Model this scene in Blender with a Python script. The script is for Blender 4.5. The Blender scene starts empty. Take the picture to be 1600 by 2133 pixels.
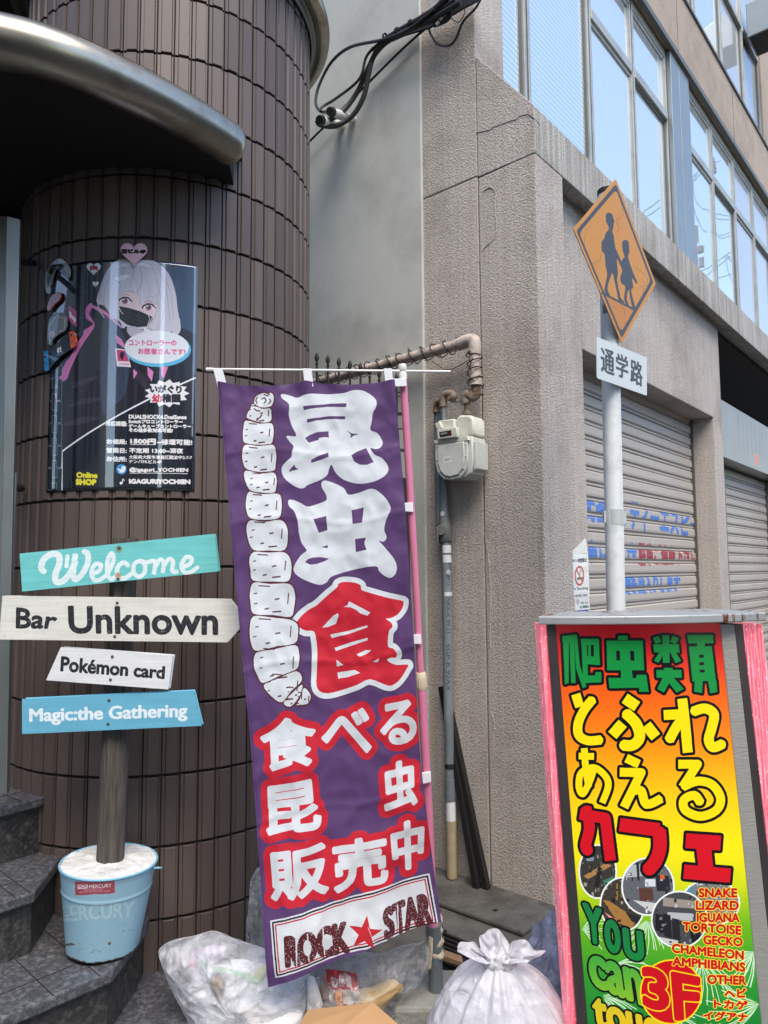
import bpy, bmesh, math, random
import numpy as np
from mathutils import Vector, Matrix, noise

random.seed(7)
SC = bpy.context.scene
COL = SC.collection

# ------------------------------------------------------------------ camera, light, exposure
F = 1500.0
EYE = 1.6
_p = math.radians(4.7); _r = math.radians(.38)
_f = Vector((0, math.cos(_p), math.sin(_p))); _u0 = Vector((0, -math.sin(_p), math.cos(_p))); _x0 = Vector((1, 0, 0))
_R = _x0 * math.cos(_r) - _u0 * math.sin(_r); _U = _u0 * math.cos(_r) + _x0 * math.sin(_r)
cam = bpy.data.cameras.new('camera'); camo = bpy.data.objects.new('camera', cam); COL.objects.link(camo)
camo.matrix_world = Matrix(((_R.x, _U.x, -_f.x, 0), (_R.y, _U.y, -_f.y, 0), (_R.z, _U.z, -_f.z, EYE), (0, 0, 0, 1)))
cam.sensor_fit = 'HORIZONTAL'; cam.sensor_width = 24; cam.lens = 24 * F / 1600
cam.clip_start = .05; cam.clip_end = 500
SC.camera = camo

SUN_EL, SUN_AZ = 56, 14          # the sun stands high to the right, its light softened by thin cloud
world = bpy.data.worlds.new('World'); SC.world = world; world.use_nodes = True
wn = world.node_tree; bgn = wn.nodes['Background']
sky = wn.nodes.new('ShaderNodeTexSky'); sky.sky_type = 'NISHITA'; sky.sun_disc = False
sky.sun_elevation = math.radians(SUN_EL); sky.sun_rotation = math.radians(180 - SUN_AZ)
sky.air_density = 1.0; sky.dust_density = 1.2; sky.ozone_density = 1.0
wn.links.new(sky.outputs[0], bgn.inputs[0]); bgn.inputs[1].default_value = .15
sun = bpy.data.lights.new('sun', 'SUN'); suno = bpy.data.objects.new('sun', sun); COL.objects.link(suno)
sun.energy = 1.5; sun.angle = math.radians(38); sun.color = (1, .90, .77)
_az = math.radians(SUN_AZ)
sd = Vector((math.sin(_az) * math.cos(math.radians(SUN_EL)), -math.cos(_az) * math.cos(math.radians(SUN_EL)), math.sin(math.radians(SUN_EL))))
suno.rotation_euler = (-sd).to_track_quat('-Z', 'Y').to_euler()
SC.view_settings.view_transform = 'Standard'; SC.view_settings.look = 'None'
SC.view_settings.exposure = 1.3; SC.view_settings.gamma = 1; SC.view_settings.use_curve_mapping = False

# ------------------------------------------------------------------ measuring helpers (photograph pixel -> direction)
def ray(x, y): return _f + _R * ((x - 800) / F) + _U * ((1066.5 - y) / F)
def proj(P):
    v = Vector(P) - Vector((0, 0, EYE)); k = v.dot(_f)
    return (800 + F * v.dot(_R) / k, 1066.5 - F * v.dot(_U) / k)
def AY(x, y, Y):
    d = ray(x, y); return Vector((0, 0, EYE)) + d * (Y / d.y)
def AZ(x, y, z):
    d = ray(x, y); return Vector((0, 0, EYE)) + d * ((z - EYE) / d.z)
def hit(x, y, p, n):
    d = ray(x, y); o = Vector((0, 0, EYE)); return o + d * ((Vector(p) - o).dot(n) / d.dot(n))
TH = math.radians(40.5)
UU = Vector((math.sin(TH), math.cos(TH), 0)); NN = Vector((math.cos(TH), -math.sin(TH), 0)); ZZ = Vector((0, 0, 1))
C0 = AZ(1146, 1909, 0) + NN * .02
def FP(a, o, z): return C0 + UU * a + NN * o + ZZ * z          # facade frame: a along the street front, o outward
def fac(x, y, o):
    P = hit(x, y, C0 + NN * o, NN); return (P - C0).dot(UU), P.z
def LP(x, y, off=0): return hit(x, y, C0 - UU * off, UU)       # a point `off` in front of the side wall
def lfb(x, y, off=0):
    P = LP(x, y, off); return -(P - C0).dot(NN), P.z

# ------------------------------------------------------------------ materials
def s2l(c):
    f = lambda v: v / 12.92 if v <= .04045 else ((v + .055) / 1.055) ** 2.4
    return (f(c[0] / 255), f(c[1] / 255), f(c[2] / 255), 1)
MATS = {}
def mat(name, col, rough=.6, metal=0, var=.12, vscale=6, bump=0, bscale=60, dirt=None, dscale=3, damt=.5, coat=0,
        emit=0, spec=.5, stretch=(1, 1, 1), bdist=.003, detail=6, wear=None):
    if name in MATS: return MATS[name]
    m = bpy.data.materials.new(name); m.use_nodes = True; MATS[name] = m
    t = m.node_tree; N = t.nodes; L = t.links; b = N['Principled BSDF']
    c = s2l(col)
    tc = N.new('ShaderNodeTexCoord'); mp = N.new('ShaderNodeMapping'); L.new(tc.outputs['Object'], mp.inputs[0]); mp.inputs['Scale'].default_value = stretch
    n1 = N.new('ShaderNodeTexNoise'); n1.inputs['Scale'].default_value = vscale; n1.inputs['Detail'].default_value = detail; n1.inputs['Roughness'].default_value = .65
    L.new(mp.outputs[0], n1.inputs['Vector'])
    mx = N.new('ShaderNodeMix'); mx.data_type = 'RGBA'
    mx.inputs[6].default_value = tuple(max(0, v * (1 - var * 1.6)) for v in c[:3]) + (1,)
    mx.inputs[7].default_value = tuple(min(1, v * (1 + var * 1.6)) for v in c[:3]) + (1,)
    L.new(n1.outputs[0], mx.inputs[0]); out = mx.outputs[2]
    if dirt:
        n2 = N.new('ShaderNodeTexNoise'); n2.inputs['Scale'].default_value = dscale; n2.inputs['Detail'].default_value = 8; n2.inputs['Roughness'].default_value = .7
        L.new(mp.outputs[0], n2.inputs['Vector'])
        r = N.new('ShaderNodeValToRGB'); r.color_ramp.elements[0].position = .48; r.color_ramp.elements[1].position = .68
        r.color_ramp.elements[1].color = (damt, damt, damt, 1); L.new(n2.outputs[0], r.inputs[0])
        m2 = N.new('ShaderNodeMix'); m2.data_type = 'RGBA'; L.new(r.outputs[0], m2.inputs[0]); L.new(out, m2.inputs[6]); m2.inputs[7].default_value = s2l(dirt); out = m2.outputs[2]
    L.new(out, b.inputs['Base Color'])
    b.inputs['Metallic'].default_value = metal; b.inputs['Specular IOR Level'].default_value = spec
    b.inputs['Coat Weight'].default_value = coat
    rr = N.new('ShaderNodeMapRange'); rr.inputs[3].default_value = max(0, rough - .08); rr.inputs[4].default_value = min(1, rough + .08); L.new(n1.outputs[0], rr.inputs[0]); L.new(rr.outputs[0], b.inputs['Roughness'])
    if bump:
        n3 = N.new('ShaderNodeTexNoise'); n3.inputs['Scale'].default_value = bscale; n3.inputs['Detail'].default_value = 3
        L.new(mp.outputs[0], n3.inputs['Vector'])
        bp = N.new('ShaderNodeBump'); bp.inputs['Strength'].default_value = bump; bp.inputs['Distance'].default_value = bdist
        L.new(n3.outputs[0], bp.inputs['Height']); L.new(bp.outputs[0], b.inputs['Normal'])
    if emit:
        L.new(out, b.inputs['Emission Color']); b.inputs['Emission Strength'].default_value = emit
    return m

# ------------------------------------------------------------------ mesh builder
class B:
    def __init__(s): s.v = []; s.f = []; s.uv = None
    def add(s, vs, fs):
        k = len(s.v); s.v += [Vector(v) for v in vs]; s.f += [tuple(i + k for i in f) for f in fs]
        return s
    def box(s, o, ex, ey, ez):
        o = Vector(o); ex, ey, ez = Vector(ex), Vector(ey), Vector(ez)
        vs = [o + ex * i + ey * j + ez * k for k in (0, 1) for j in (0, 1) for i in (0, 1)]
        fs = [(0, 2, 3, 1), (4, 5, 7, 6), (0, 1, 5, 4), (2, 6, 7, 3), (0, 4, 6, 2), (1, 3, 7, 5)]
        if ex.cross(ey).dot(ez) < 0: fs = [f[::-1] for f in fs]
        return s.add(vs, fs)
    def fbox(s, a0, a1, o0, o1, z0, z1):    # box in facade coordinates
        return s.box(FP(a0, o0, z0), UU * (a1 - a0), NN * (o1 - o0), ZZ * (z1 - z0))
    def prism(s, pts, d):
        n = len(pts); pts = [Vector(p) for p in pts]; d = Vector(d)
        s.add(pts + [p + d for p in pts], [tuple(range(n))[::-1], tuple(range(n, 2 * n))] + [(i, (i + 1) % n, n + (i + 1) % n, n + i) for i in range(n)])
        return s
    def tube(s, path, r, seg=10, cap=True):
        path = [Vector(p) for p in path]; n = len(path); rs = r if isinstance(r, (list, tuple)) else [r] * n
        t0 = (path[1] - path[0]).normalized(); a = Vector((0, 0, 1)) if abs(t0.z) < .9 else Vector((1, 0, 0)); nx = t0.cross(a).normalized()
        vs = []
        for i, p in enumerate(path):
            t = (path[min(i + 1, n - 1)] - path[max(i - 1, 0)]).normalized()
            nx = (nx - t * nx.dot(t)).normalized(); ny = t.cross(nx)
            for k in range(seg):
                g = 2 * math.pi * k / seg; vs.append(p + (nx * math.cos(g) + ny * math.sin(g)) * rs[i])
        fs = [(i * seg + k, i * seg + (k + 1) % seg, (i + 1) * seg + (k + 1) % seg, (i + 1) * seg + k) for i in range(n - 1) for k in range(seg)]
        if cap: fs += [tuple(range(seg))[::-1], tuple((n - 1) * seg + k for k in range(seg))]
        return s.add(vs, fs)
    def lathe(s, c, prof, seg=32, ax=None):
        # prof: (radius, height along axis)
        c = Vector(c); ax = (Vector(ax) if ax else Vector((0, 0, 1))).normalized()
        a = Vector((1, 0, 0)) if abs(ax.x) < .9 else Vector((0, 1, 0)); x = ax.cross(a).normalized(); y = ax.cross(x)
        vs = [c + ax * h + (x * math.cos(2 * math.pi * k / seg) + y * math.sin(2 * math.pi * k / seg)) * r for r, h in prof for k in range(seg)]
        fs = [(i * seg + k, i * seg + (k + 1) % seg, (i + 1) * seg + (k + 1) % seg, (i + 1) * seg + k) for i in range(len(prof) - 1) for k in range(seg)]
        return s.add(vs, fs)
    def grid(s, fn, nu, nv):
        k = len(s.v); s.uv = s.uv or []
        s.v += [Vector(fn(i / nu, j / nv)) for j in range(nv + 1) for i in range(nu + 1)]
        s.f += [(k + j * (nu + 1) + i, k + j * (nu + 1) + i + 1, k + (j + 1) * (nu + 1) + i + 1, k + (j + 1) * (nu + 1) + i) for j in range(nv) for i in range(nu)]
        s.uv = s.uv + [(i / nu, j / nv) for j in range(nv + 1) for i in range(nu + 1)]
        return s

def smooth_path(pts, n=6, closed=False):
    pts = [Vector(p) for p in pts]; out = []; N = len(pts)
    rng = range(N if closed else N - 1)
    for i in rng:
        p0 = pts[(i - 1) % N] if (closed or i > 0) else pts[0]; p1 = pts[i]; p2 = pts[(i + 1) % N]
        p3 = pts[(i + 2) % N] if (closed or i + 2 < N) else pts[-1]
        for k in range(n):
            t = k / n; out.append(.5 * ((2 * p1) + (p2 - p0) * t + (2 * p0 - 5 * p1 + 4 * p2 - p3) * t * t + (3 * p1 - p0 - 3 * p2 + p3) * t ** 3))
    if not closed: out.append(pts[-1])
    return out

def root_loc(o):
    while o.parent: o = o.parent
    return Vector(o.location)
def obj(name, b, m, parent=None, smooth=False, bevel=0, solid=0, auto=35, loc=None):
    me = bpy.data.meshes.new(name)
    base = root_loc(parent) if parent else (Vector(loc) if loc else (sum(b.v, Vector()) / len(b.v)))
    if not parent and not loc: base.z = min(v.z for v in b.v)
    me.from_pydata([v - base for v in b.v], [], b.f)
    if b.uv:
        ul = me.uv_layers.new(name='UVMap'); li = np.empty(len(me.loops), 'i'); me.loops.foreach_get('vertex_index', li)
        ul.data.foreach_set('uv', np.array(b.uv, 'f')[li].ravel())
    me.validate(); me.update()
    me.materials.append(m)
    if not b.uv:
        bm = bmesh.new(); bm.from_mesh(me); bmesh.ops.recalc_face_normals(bm, faces=bm.faces); bm.to_mesh(me); bm.free()
    if smooth:
        me.polygons.foreach_set('use_smooth', [True] * len(me.polygons))
        if auto < 180: me.set_sharp_from_angle(angle=math.radians(auto))
    o = bpy.data.objects.new(name, me); COL.objects.link(o)
    if parent: o.parent = parent
    else: o.location = base
    if bevel:
        md = o.modifiers.new('bevel', 'BEVEL'); md.width = bevel; md.segments = 2; md.limit_method = 'ANGLE'; md.angle_limit = math.radians(40)
    if solid:
        md = o.modifiers.new('solid', 'SOLIDIFY'); md.thickness = solid; md.offset = -1
    return o
def tag(o, label=None, cat=None, group=None, kind=None):
    if label: o['label'] = label
    if cat: o['category'] = cat
    if group: o['group'] = group
    if kind: o['kind'] = kind
    return o
def thing(name, label, cat, loc, group=None):
    o = bpy.data.objects.new(name, None); COL.objects.link(o); o.location = loc; o.empty_display_size = .1
    return tag(o, label, cat, group)

# ------------------------------------------------------------------ flat print: rasterised artwork, authored on the measured surface
_gl = {}
def glyphs(s):
    if s in _gl: return _gl[s]
    cu = bpy.data.curves.new('t', 'FONT'); cu.body = s; cu.resolution_u = 4; cu.fill_mode = 'BOTH'
    o = bpy.data.objects.new('t', cu); me = o.to_mesh()
    V = np.array([v.co[:2] for v in me.vertices]); P = [V[list(p.vertices)] for p in me.polygons]
    o.to_mesh_clear(); bpy.data.objects.remove(o); bpy.data.curves.remove(cu)
    lo = V.min(0); hi = V.max(0)
    P = [(p - lo) / (hi - lo) for p in P]
    _gl[s] = P; return P
def cr(pts, n=5):
    p = np.array(pts, float); N = len(p); out = []
    for i in range(N):
        a, b, c, d = p[i - 1], p[i], p[(i + 1) % N], p[(i + 2) % N]
        for k in range(n):
            t = k / n; out.append(.5 * (2 * b + (c - a) * t + (2 * a - 5 * b + 4 * c - d) * t * t + (3 * b - a - 3 * c + d) * t ** 3))
    return np.array(out)
class Canvas:
    def __init__(s, w, h, S, bg, grid=24):
        s.w, s.h, s.S = w, h, S
        s.a = np.zeros((h, w, 3), np.float32); s.a[:] = np.array(bg) / 255
        g = np.linspace(-.1, 1.1, grid); s.gu, s.gv = [q.ravel() for q in np.meshgrid(g, g)]
        s.gp = s.pj(s.gu, s.gv)
    def pj(s, u, v):
        P = s.S(u, v); P = np.stack([np.broadcast_to(q, np.shape(u)) for q in P], -1) - np.array([0, 0, EYE])
        k = P @ np.array(_f); return np.stack([800 + F * (P @ np.array(_R)) / k, 1066.5 - F * (P @ np.array(_U)) / k], -1)
    def inv(s, p):
        p = np.array(p, float); i = ((p[:, None] - s.gp[None]) ** 2).sum(-1).argmin(1); u = s.gu[i].copy(); v = s.gv[i].copy(); e = 1e-4
        for _ in range(6):
            q = s.pj(u, v); du = (s.pj(u + e, v) - q) / e; dv = (s.pj(u, v + e) - q) / e; r = p - q
            det = du[:, 0] * dv[:, 1] - du[:, 1] * dv[:, 0]; det[np.abs(det) < 1e-6] = 1e-6
            u += np.clip((r[:, 0] * dv[:, 1] - r[:, 1] * dv[:, 0]) / det, -.1, .1); v += np.clip((du[:, 0] * r[:, 1] - du[:, 1] * r[:, 0]) / det, -.1, .1)
        return np.stack([u * s.w, (1 - v) * s.h], -1)
    def raster(s, polys):      # canvas coordinates, even-odd
        out = np.zeros((s.h, s.w), bool)
        if not polys: return out
        A_ = np.concatenate(polys); Y0 = int(np.clip(A_[:, 1].min() - 1, 0, s.h)); Y1 = int(np.clip(A_[:, 1].max() + 2, 0, s.h)); X0 = int(np.clip(A_[:, 0].min() - 1, 0, s.w)); X1 = int(np.clip(A_[:, 0].max() + 2, 0, s.w))
        if Y1 <= Y0 or X1 <= X0: return out
        D = np.zeros((Y1 - Y0, X1 - X0 + 1), np.int32)
        for p in polys:
            q = np.roll(p, -1, 0)
            for (x0, y0), (x1, y1) in zip(p, q):
                if y0 == y1: continue
                if y0 > y1: x0, y0, x1, y1 = x1, y1, x0, y0
                a = max(Y0, math.ceil(y0 - .5)); b = min(Y1, math.ceil(y1 - .5))
                if a >= b: continue
                r = np.arange(a, b); x = x0 + (r + .5 - y0) * (x1 - x0) / (y1 - y0)
                D[r - Y0, np.clip(np.ceil(x - .5) - X0, 0, X1 - X0).astype(int)] += 1
        out[Y0:Y1, X0:X1] = (np.cumsum(D, 1)[:, :X1 - X0] & 1).astype(bool)
        return out
    def mask(s, polys, holes=()):
        m = s.raster([s.inv(p) for p in polys]) if len(polys) == 1 else np.logical_or.reduce([s.raster([s.inv(p)]) for p in polys])
        for h in holes: m &= ~s.raster([s.inv(h)])
        return m
    def grow(s, m, r):
        r = int(round(r))
        if r <= 0: return m
        ys = np.where(m.any(1))[0]; xs = np.where(m.any(0))[0]
        if not len(ys): return m
        y0, y1, x0, x1 = max(0, ys.min() - r), min(s.h, ys.max() + r + 1), max(0, xs.min() - r), min(s.w, xs.max() + r + 1)
        sub = m[y0:y1, x0:x1]; H, W = sub.shape; out = sub.copy()
        c = np.concatenate([np.zeros((H, 1), np.int32), np.cumsum(sub, 1)], 1); ix = np.arange(W)
        for dy in range(-r, r + 1):
            hw = int(math.sqrt(r * r - dy * dy)); w = (c[:, np.minimum(ix + hw + 1, W)] - c[:, np.maximum(ix - hw, 0)]) > 0
            if dy >= 0: out[dy:] |= w[:H - dy] if dy else w
            else: out[:dy] |= w[-dy:]
        n = m.copy(); n[y0:y1, x0:x1] = out; return n
    def put(s, m, col):
        if callable(col):
            ys, xs = np.where(m); s.a[ys, xs] = col(xs / s.w, ys / s.h) / 255
        else: s.a[m] = np.array(col) / 255
        return m
    def poly(s, p, col, holes=(), grow=0): return s.put(s.grow(s.mask([p], holes), grow), col)
    def tmask(s, t, quad, skew=0):
        tl, tr, br, bl = [np.array(q, float) for q in quad]; out = []
        for p in glyphs(t):
            x, y = p[:, :1], p[:, 1:]; out.append((bl * (1 - x) + br * x) * (1 - y) + (tl * (1 - x) + tr * x) * y)
        k = np.cumsum([0] + [len(p) for p in out]); al = s.inv(np.concatenate(out))
        return s.raster([np.round(al[k[i]:k[i + 1]], 3) for i in range(len(out))])
    def text(s, t, quad, col, bold=0, outline=0, ocol=None):
        m = s.grow(s.tmask(t, quad), bold)
        if outline: s.put(s.grow(m, outline), ocol)
        return s.put(m, col)
    def line(s, pts, w, col=None):      # w in photograph pixels
        m = np.zeros((s.h, s.w), bool); pts = [np.array(p, float) for p in pts]
        for a, b in zip(pts[:-1], pts[1:]):
            d = b - a; n = np.array([-d[1], d[0]]) / (np.hypot(*d) + 1e-9) * w / 2
            m |= s.raster([s.inv([a + n, b + n, b - n, a - n])])
        for a in pts[1:-1]: m |= s.raster([s.inv([a + np.array([math.cos(g), math.sin(g)]) * w / 2 for g in np.linspace(0, 6.283, 14)[:-1]])])
        if col is not None: s.put(m, col)
        return m
    def disc(s, c, r, col, grow=0): return s.poly([(c[0] + r[0] * math.cos(g), c[1] + r[1] * math.sin(g)) for g in np.linspace(0, 6.283, 33)[:-1]], col, grow=grow)
    def image(s, name):
        im = bpy.data.images.new(name, s.w, s.h); px = np.ones((s.h, s.w, 4), np.float32); px[..., :3] = s.a[::-1]
        im.pixels.foreach_set(px.ravel()); im.update(); im.pack(); return im
def printmat(name, canvas, grain=0, coatior=1.5, rough=.5, coat=0, coatr=.05, emit=0, var=.12, vs=25, bump=0, bs=40, transl=0, spec=.5, bdist=.002, wear=0, wearcol=(200, 195, 185)):
    m = bpy.data.materials.new(name); m.use_nodes = True; t = m.node_tree; N = t.nodes; L = t.links; b = N['Principled BSDF']
    im = N.new('ShaderNodeTexImage'); im.image = canvas.image(name); im.extension = 'EXTEND'
    uv = N.new('ShaderNodeTexCoord'); L.new(uv.outputs['UV'], im.inputs[0])
    n = N.new('ShaderNodeTexNoise'); n.inputs['Scale'].default_value = vs; n.inputs['Detail'].default_value = 8; n.inputs['Roughness'].default_value = .7; L.new(uv.outputs['Object'], n.inputs['Vector'])
    r = N.new('ShaderNodeMapRange'); r.inputs[3].default_value = 1 - var; r.inputs[4].default_value = 1 + var; L.new(n.outputs[0], r.inputs[0])
    mx = N.new('ShaderNodeMix'); mx.data_type = 'RGBA'; mx.blend_type = 'MULTIPLY'; mx.inputs[0].default_value = 1; L.new(im.outputs[0], mx.inputs[6]); L.new(r.outputs[0], mx.inputs[7])
    out = mx.outputs[2]
    b.inputs['Coat IOR'].default_value = coatior
    if grain:
        mp = N.new('ShaderNodeMapping'); mp.inputs['Scale'].default_value = (5, 5, 130); L.new(uv.outputs['Object'], mp.inputs[0]); ng = N.new('ShaderNodeTexNoise'); ng.inputs['Scale'].default_value = 1; ng.inputs['Detail'].default_value = 5; L.new(mp.outputs[0], ng.inputs['Vector'])
        rg = N.new('ShaderNodeMapRange'); rg.inputs[1].default_value = .3; rg.inputs[2].default_value = .7; rg.inputs[3].default_value = 1 - grain; rg.inputs[4].default_value = 1 + grain; L.new(ng.outputs[0], rg.inputs[0])
        mg = N.new('ShaderNodeMix'); mg.data_type = 'RGBA'; mg.blend_type = 'MULTIPLY'; mg.inputs[0].default_value = 1; L.new(out, mg.inputs[6]); L.new(rg.outputs[0], mg.inputs[7]); out = mg.outputs[2]
    if wear:
        n4 = N.new('ShaderNodeTexNoise'); n4.inputs['Scale'].default_value = 90; n4.inputs['Detail'].default_value = 8; n4.inputs['Roughness'].default_value = .8; L.new(uv.outputs['Object'], n4.inputs['Vector'])
        q = N.new('ShaderNodeValToRGB'); q.color_ramp.elements[0].position = .56; q.color_ramp.elements[1].position = .66; q.color_ramp.elements[1].color = (wear, wear, wear, 1); L.new(n4.outputs[0], q.inputs[0])
        m2 = N.new('ShaderNodeMix'); m2.data_type = 'RGBA'; L.new(q.outputs[0], m2.inputs[0]); L.new(out, m2.inputs[6]); m2.inputs[7].default_value = s2l(wearcol); out = m2.outputs[2]
    L.new(out, b.inputs['Base Color']); b.inputs['Roughness'].default_value = rough; b.inputs['Specular IOR Level'].default_value = spec
    b.inputs['Coat Weight'].default_value = coat; b.inputs['Coat Roughness'].default_value = coatr
    if emit: L.new(out, b.inputs['Emission Color']); b.inputs['Emission Strength'].default_value = emit
    if bump:
        n3 = N.new('ShaderNodeTexNoise'); n3.inputs['Scale'].default_value = bs; n3.inputs['Detail'].default_value = 4; L.new(uv.outputs['Object'], n3.inputs['Vector'])
        bp = N.new('ShaderNodeBump'); bp.inputs['Strength'].default_value = bump; bp.inputs['Distance'].default_value = bdist; L.new(n3.outputs[0], bp.inputs['Height']); L.new(bp.outputs[0], b.inputs['Normal'])
        if coat: L.new(bp.outputs[0], b.inputs['Coat Normal'])
    if transl:
        tr = N.new('ShaderNodeBsdfTranslucent'); L.new(out, tr.inputs[0]); ms = N.new('ShaderNodeMixShader'); ms.inputs[0].default_value = transl
        o = N['Material Output']; L.new(b.outputs[0], ms.inputs[1]); L.new(tr.outputs[0], ms.inputs[2]); L.new(ms.outputs[0], o.inputs[0])
    return m
def Z(ox, oy, k):      # enlarged-detail coordinates -> photograph pixels
    return lambda *pts: [(ox + x * k, oy + y * k) for x, y in pts]
# ================================================================== MATERIALS
def stucco(name, col, bs=95, st=.9, dist=.006, streak=0, warm=0):
    m = mat(name, col, rough=.92, var=.07, vscale=2.2, dirt=(140, 130, 120), dscale=1.3, damt=.6, spec=.2)
    t = m.node_tree; N = t.nodes; L = t.links; b = N['Principled BSDF']; tc = [n for n in N if n.type == 'TEX_COORD'][0]
    v = N.new('ShaderNodeTexNoise'); v.inputs['Scale'].default_value = bs; v.inputs['Detail'].default_value = 3.5; v.inputs['Roughness'].default_value = .6; v.inputs['Distortion'].default_value = .15
    L.new(tc.outputs['Object'], v.inputs['Vector'])
    r = N.new('ShaderNodeValToRGB'); r.color_ramp.elements[0].position = .38; r.color_ramp.elements[1].position = .62; L.new(v.outputs[0], r.inputs[0])
    v2 = N.new('ShaderNodeTexNoise'); v2.inputs['Scale'].default_value = 5; L.new(tc.outputs['Object'], v2.inputs['Vector'])
    ad = N.new('ShaderNodeMath'); ad.operation = 'MULTIPLY_ADD'; L.new(v2.outputs[0], ad.inputs[0]); ad.inputs[1].default_value = .8; L.new(r.outputs[0], ad.inputs[2])
    bp = N.new('ShaderNodeBump'); bp.inputs['Strength'].default_value = st; bp.inputs['Distance'].default_value = dist
    L.new(ad.outputs[0], bp.inputs['Height']); L.new(bp.outputs[0], b.inputs['Normal'])
    # the pits of the render coat take a darker tone
    old = b.inputs['Base Color'].links[0].from_socket
    mx = N.new('ShaderNodeMix'); mx.data_type = 'RGBA'; mx.blend_type = 'MULTIPLY'; mx.inputs[0].default_value = 1
    r2 = N.new('ShaderNodeMapRange'); r2.inputs[1].default_value = .3; r2.inputs[2].default_value = .6; r2.inputs[3].default_value = .72; r2.inputs[4].default_value = 1.05; L.new(v.outputs[0], r2.inputs[0])
    L.new(old, mx.inputs[6]); L.new(r2.outputs[0], mx.inputs[7]); o = mx.outputs[2]
    if streak:
        mp = N.new('ShaderNodeMapping'); mp.inputs['Scale'].default_value = (38, 38, .7); L.new(tc.outputs['Object'], mp.inputs[0])
        n = N.new('ShaderNodeTexNoise'); n.inputs['Scale'].default_value = 1; n.inputs['Detail'].default_value = 6; L.new(mp.outputs[0], n.inputs['Vector'])
        r3 = N.new('ShaderNodeMapRange'); r3.inputs[1].default_value = .35; r3.inputs[2].default_value = .65; r3.inputs[3].default_value = 1 - streak; r3.inputs[4].default_value = 1 + streak * .5; L.new(n.outputs[0], r3.inputs[0])
        m3 = N.new('ShaderNodeMix'); m3.data_type = 'RGBA'; m3.blend_type = 'MULTIPLY'; m3.inputs[0].default_value = 1; L.new(o, m3.inputs[6]); L.new(r3.outputs[0], m3.inputs[7]); o = m3.outputs[2]
    L.new(o, b.inputs['Base Color']); return m
M_st = stucco('stucco', (197, 188, 179), bs=112, st=.7, dist=.006, streak=.07)
M_stp = stucco('stucco_ledge', (188, 184, 176), bs=110, st=.6, streak=.3)
M_stw = stucco('stucco_upper', (184, 168, 154), bs=120, st=.9, dist=.005)
M_white = mat('painted_concrete', (188, 190, 184), rough=.75, var=.05, vscale=1.2, dirt=(150, 150, 143), dscale=1.8, damt=.6, bump=.25, bscale=14, bdist=.004)
M_tile = mat('glazed_brown_tile', (94, 82, 76), rough=.5, var=.16, vscale=5, bump=.25, bscale=160, bdist=.0012, dirt=(68, 60, 54), dscale=2.5, damt=.6, stretch=(1, 1, .6))
def per_object(m, amt=.16):
    t = m.node_tree; N = t.nodes; L = t.links; b = N['Principled BSDF']; old = b.inputs['Base Color'].links[0].from_socket
    oi = N.new('ShaderNodeObjectInfo'); r = N.new('ShaderNodeMapRange'); r.inputs[3].default_value = 1 - amt; r.inputs[4].default_value = 1 + amt; L.new(oi.outputs['Random'], r.inputs[0])
    mx = N.new('ShaderNodeMix'); mx.data_type = 'RGBA'; mx.blend_type = 'MULTIPLY'; mx.inputs[0].default_value = 1; L.new(old, mx.inputs[6]); L.new(r.outputs[0], mx.inputs[7]); L.new(mx.outputs[2], b.inputs['Base Color'])
per_object(M_tile, .2)
M_grout = mat('dark_grout', (44, 38, 35), rough=.95, var=.2)
M_steel = mat('brushed_steel', (166, 160, 146), rough=.31, metal=1, var=.12, vscale=3, dirt=(92, 82, 66), dscale=5, damt=.55, bump=.08, bscale=8, stretch=(1, 1, 1))
M_steel2 = mat('sheet_steel', (158, 162, 160), rough=.42, metal=.85, var=.08, vscale=2, bump=.04, bscale=5, dirt=(120, 118, 108), dscale=4, damt=.3)
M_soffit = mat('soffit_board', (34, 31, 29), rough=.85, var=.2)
M_black = mat('black_iron', (26, 25, 25), rough=.6, var=.25, vscale=20)
M_alum = mat('window_aluminium', (176, 176, 168), rough=.42, metal=.55, var=.08, vscale=4, dirt=(120, 116, 104), dscale=6, damt=.4)
M_alumd = mat('window_aluminium_dark', (98, 98, 92), rough=.5, metal=.4, var=.1)
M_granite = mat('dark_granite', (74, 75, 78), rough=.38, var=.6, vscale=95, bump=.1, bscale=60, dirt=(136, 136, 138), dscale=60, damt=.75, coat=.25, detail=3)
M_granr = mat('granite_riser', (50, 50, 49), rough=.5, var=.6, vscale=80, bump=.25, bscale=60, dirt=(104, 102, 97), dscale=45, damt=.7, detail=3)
M_pave = mat('concrete_paving', (88, 86, 81), rough=.9, var=.4, vscale=11, bump=.6, bscale=120, bdist=.003, dirt=(48, 46, 44), dscale=5, damt=.9)
M_asph = mat('asphalt', (66, 66, 66), rough=.95, var=.2, vscale=30, bump=.6, bscale=200)
M_shut = mat('shutter_enamel', (172, 165, 156), rough=.5, var=.05, vscale=3, dirt=(140, 130, 120), dscale=5, damt=.3, spec=.4)

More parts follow.
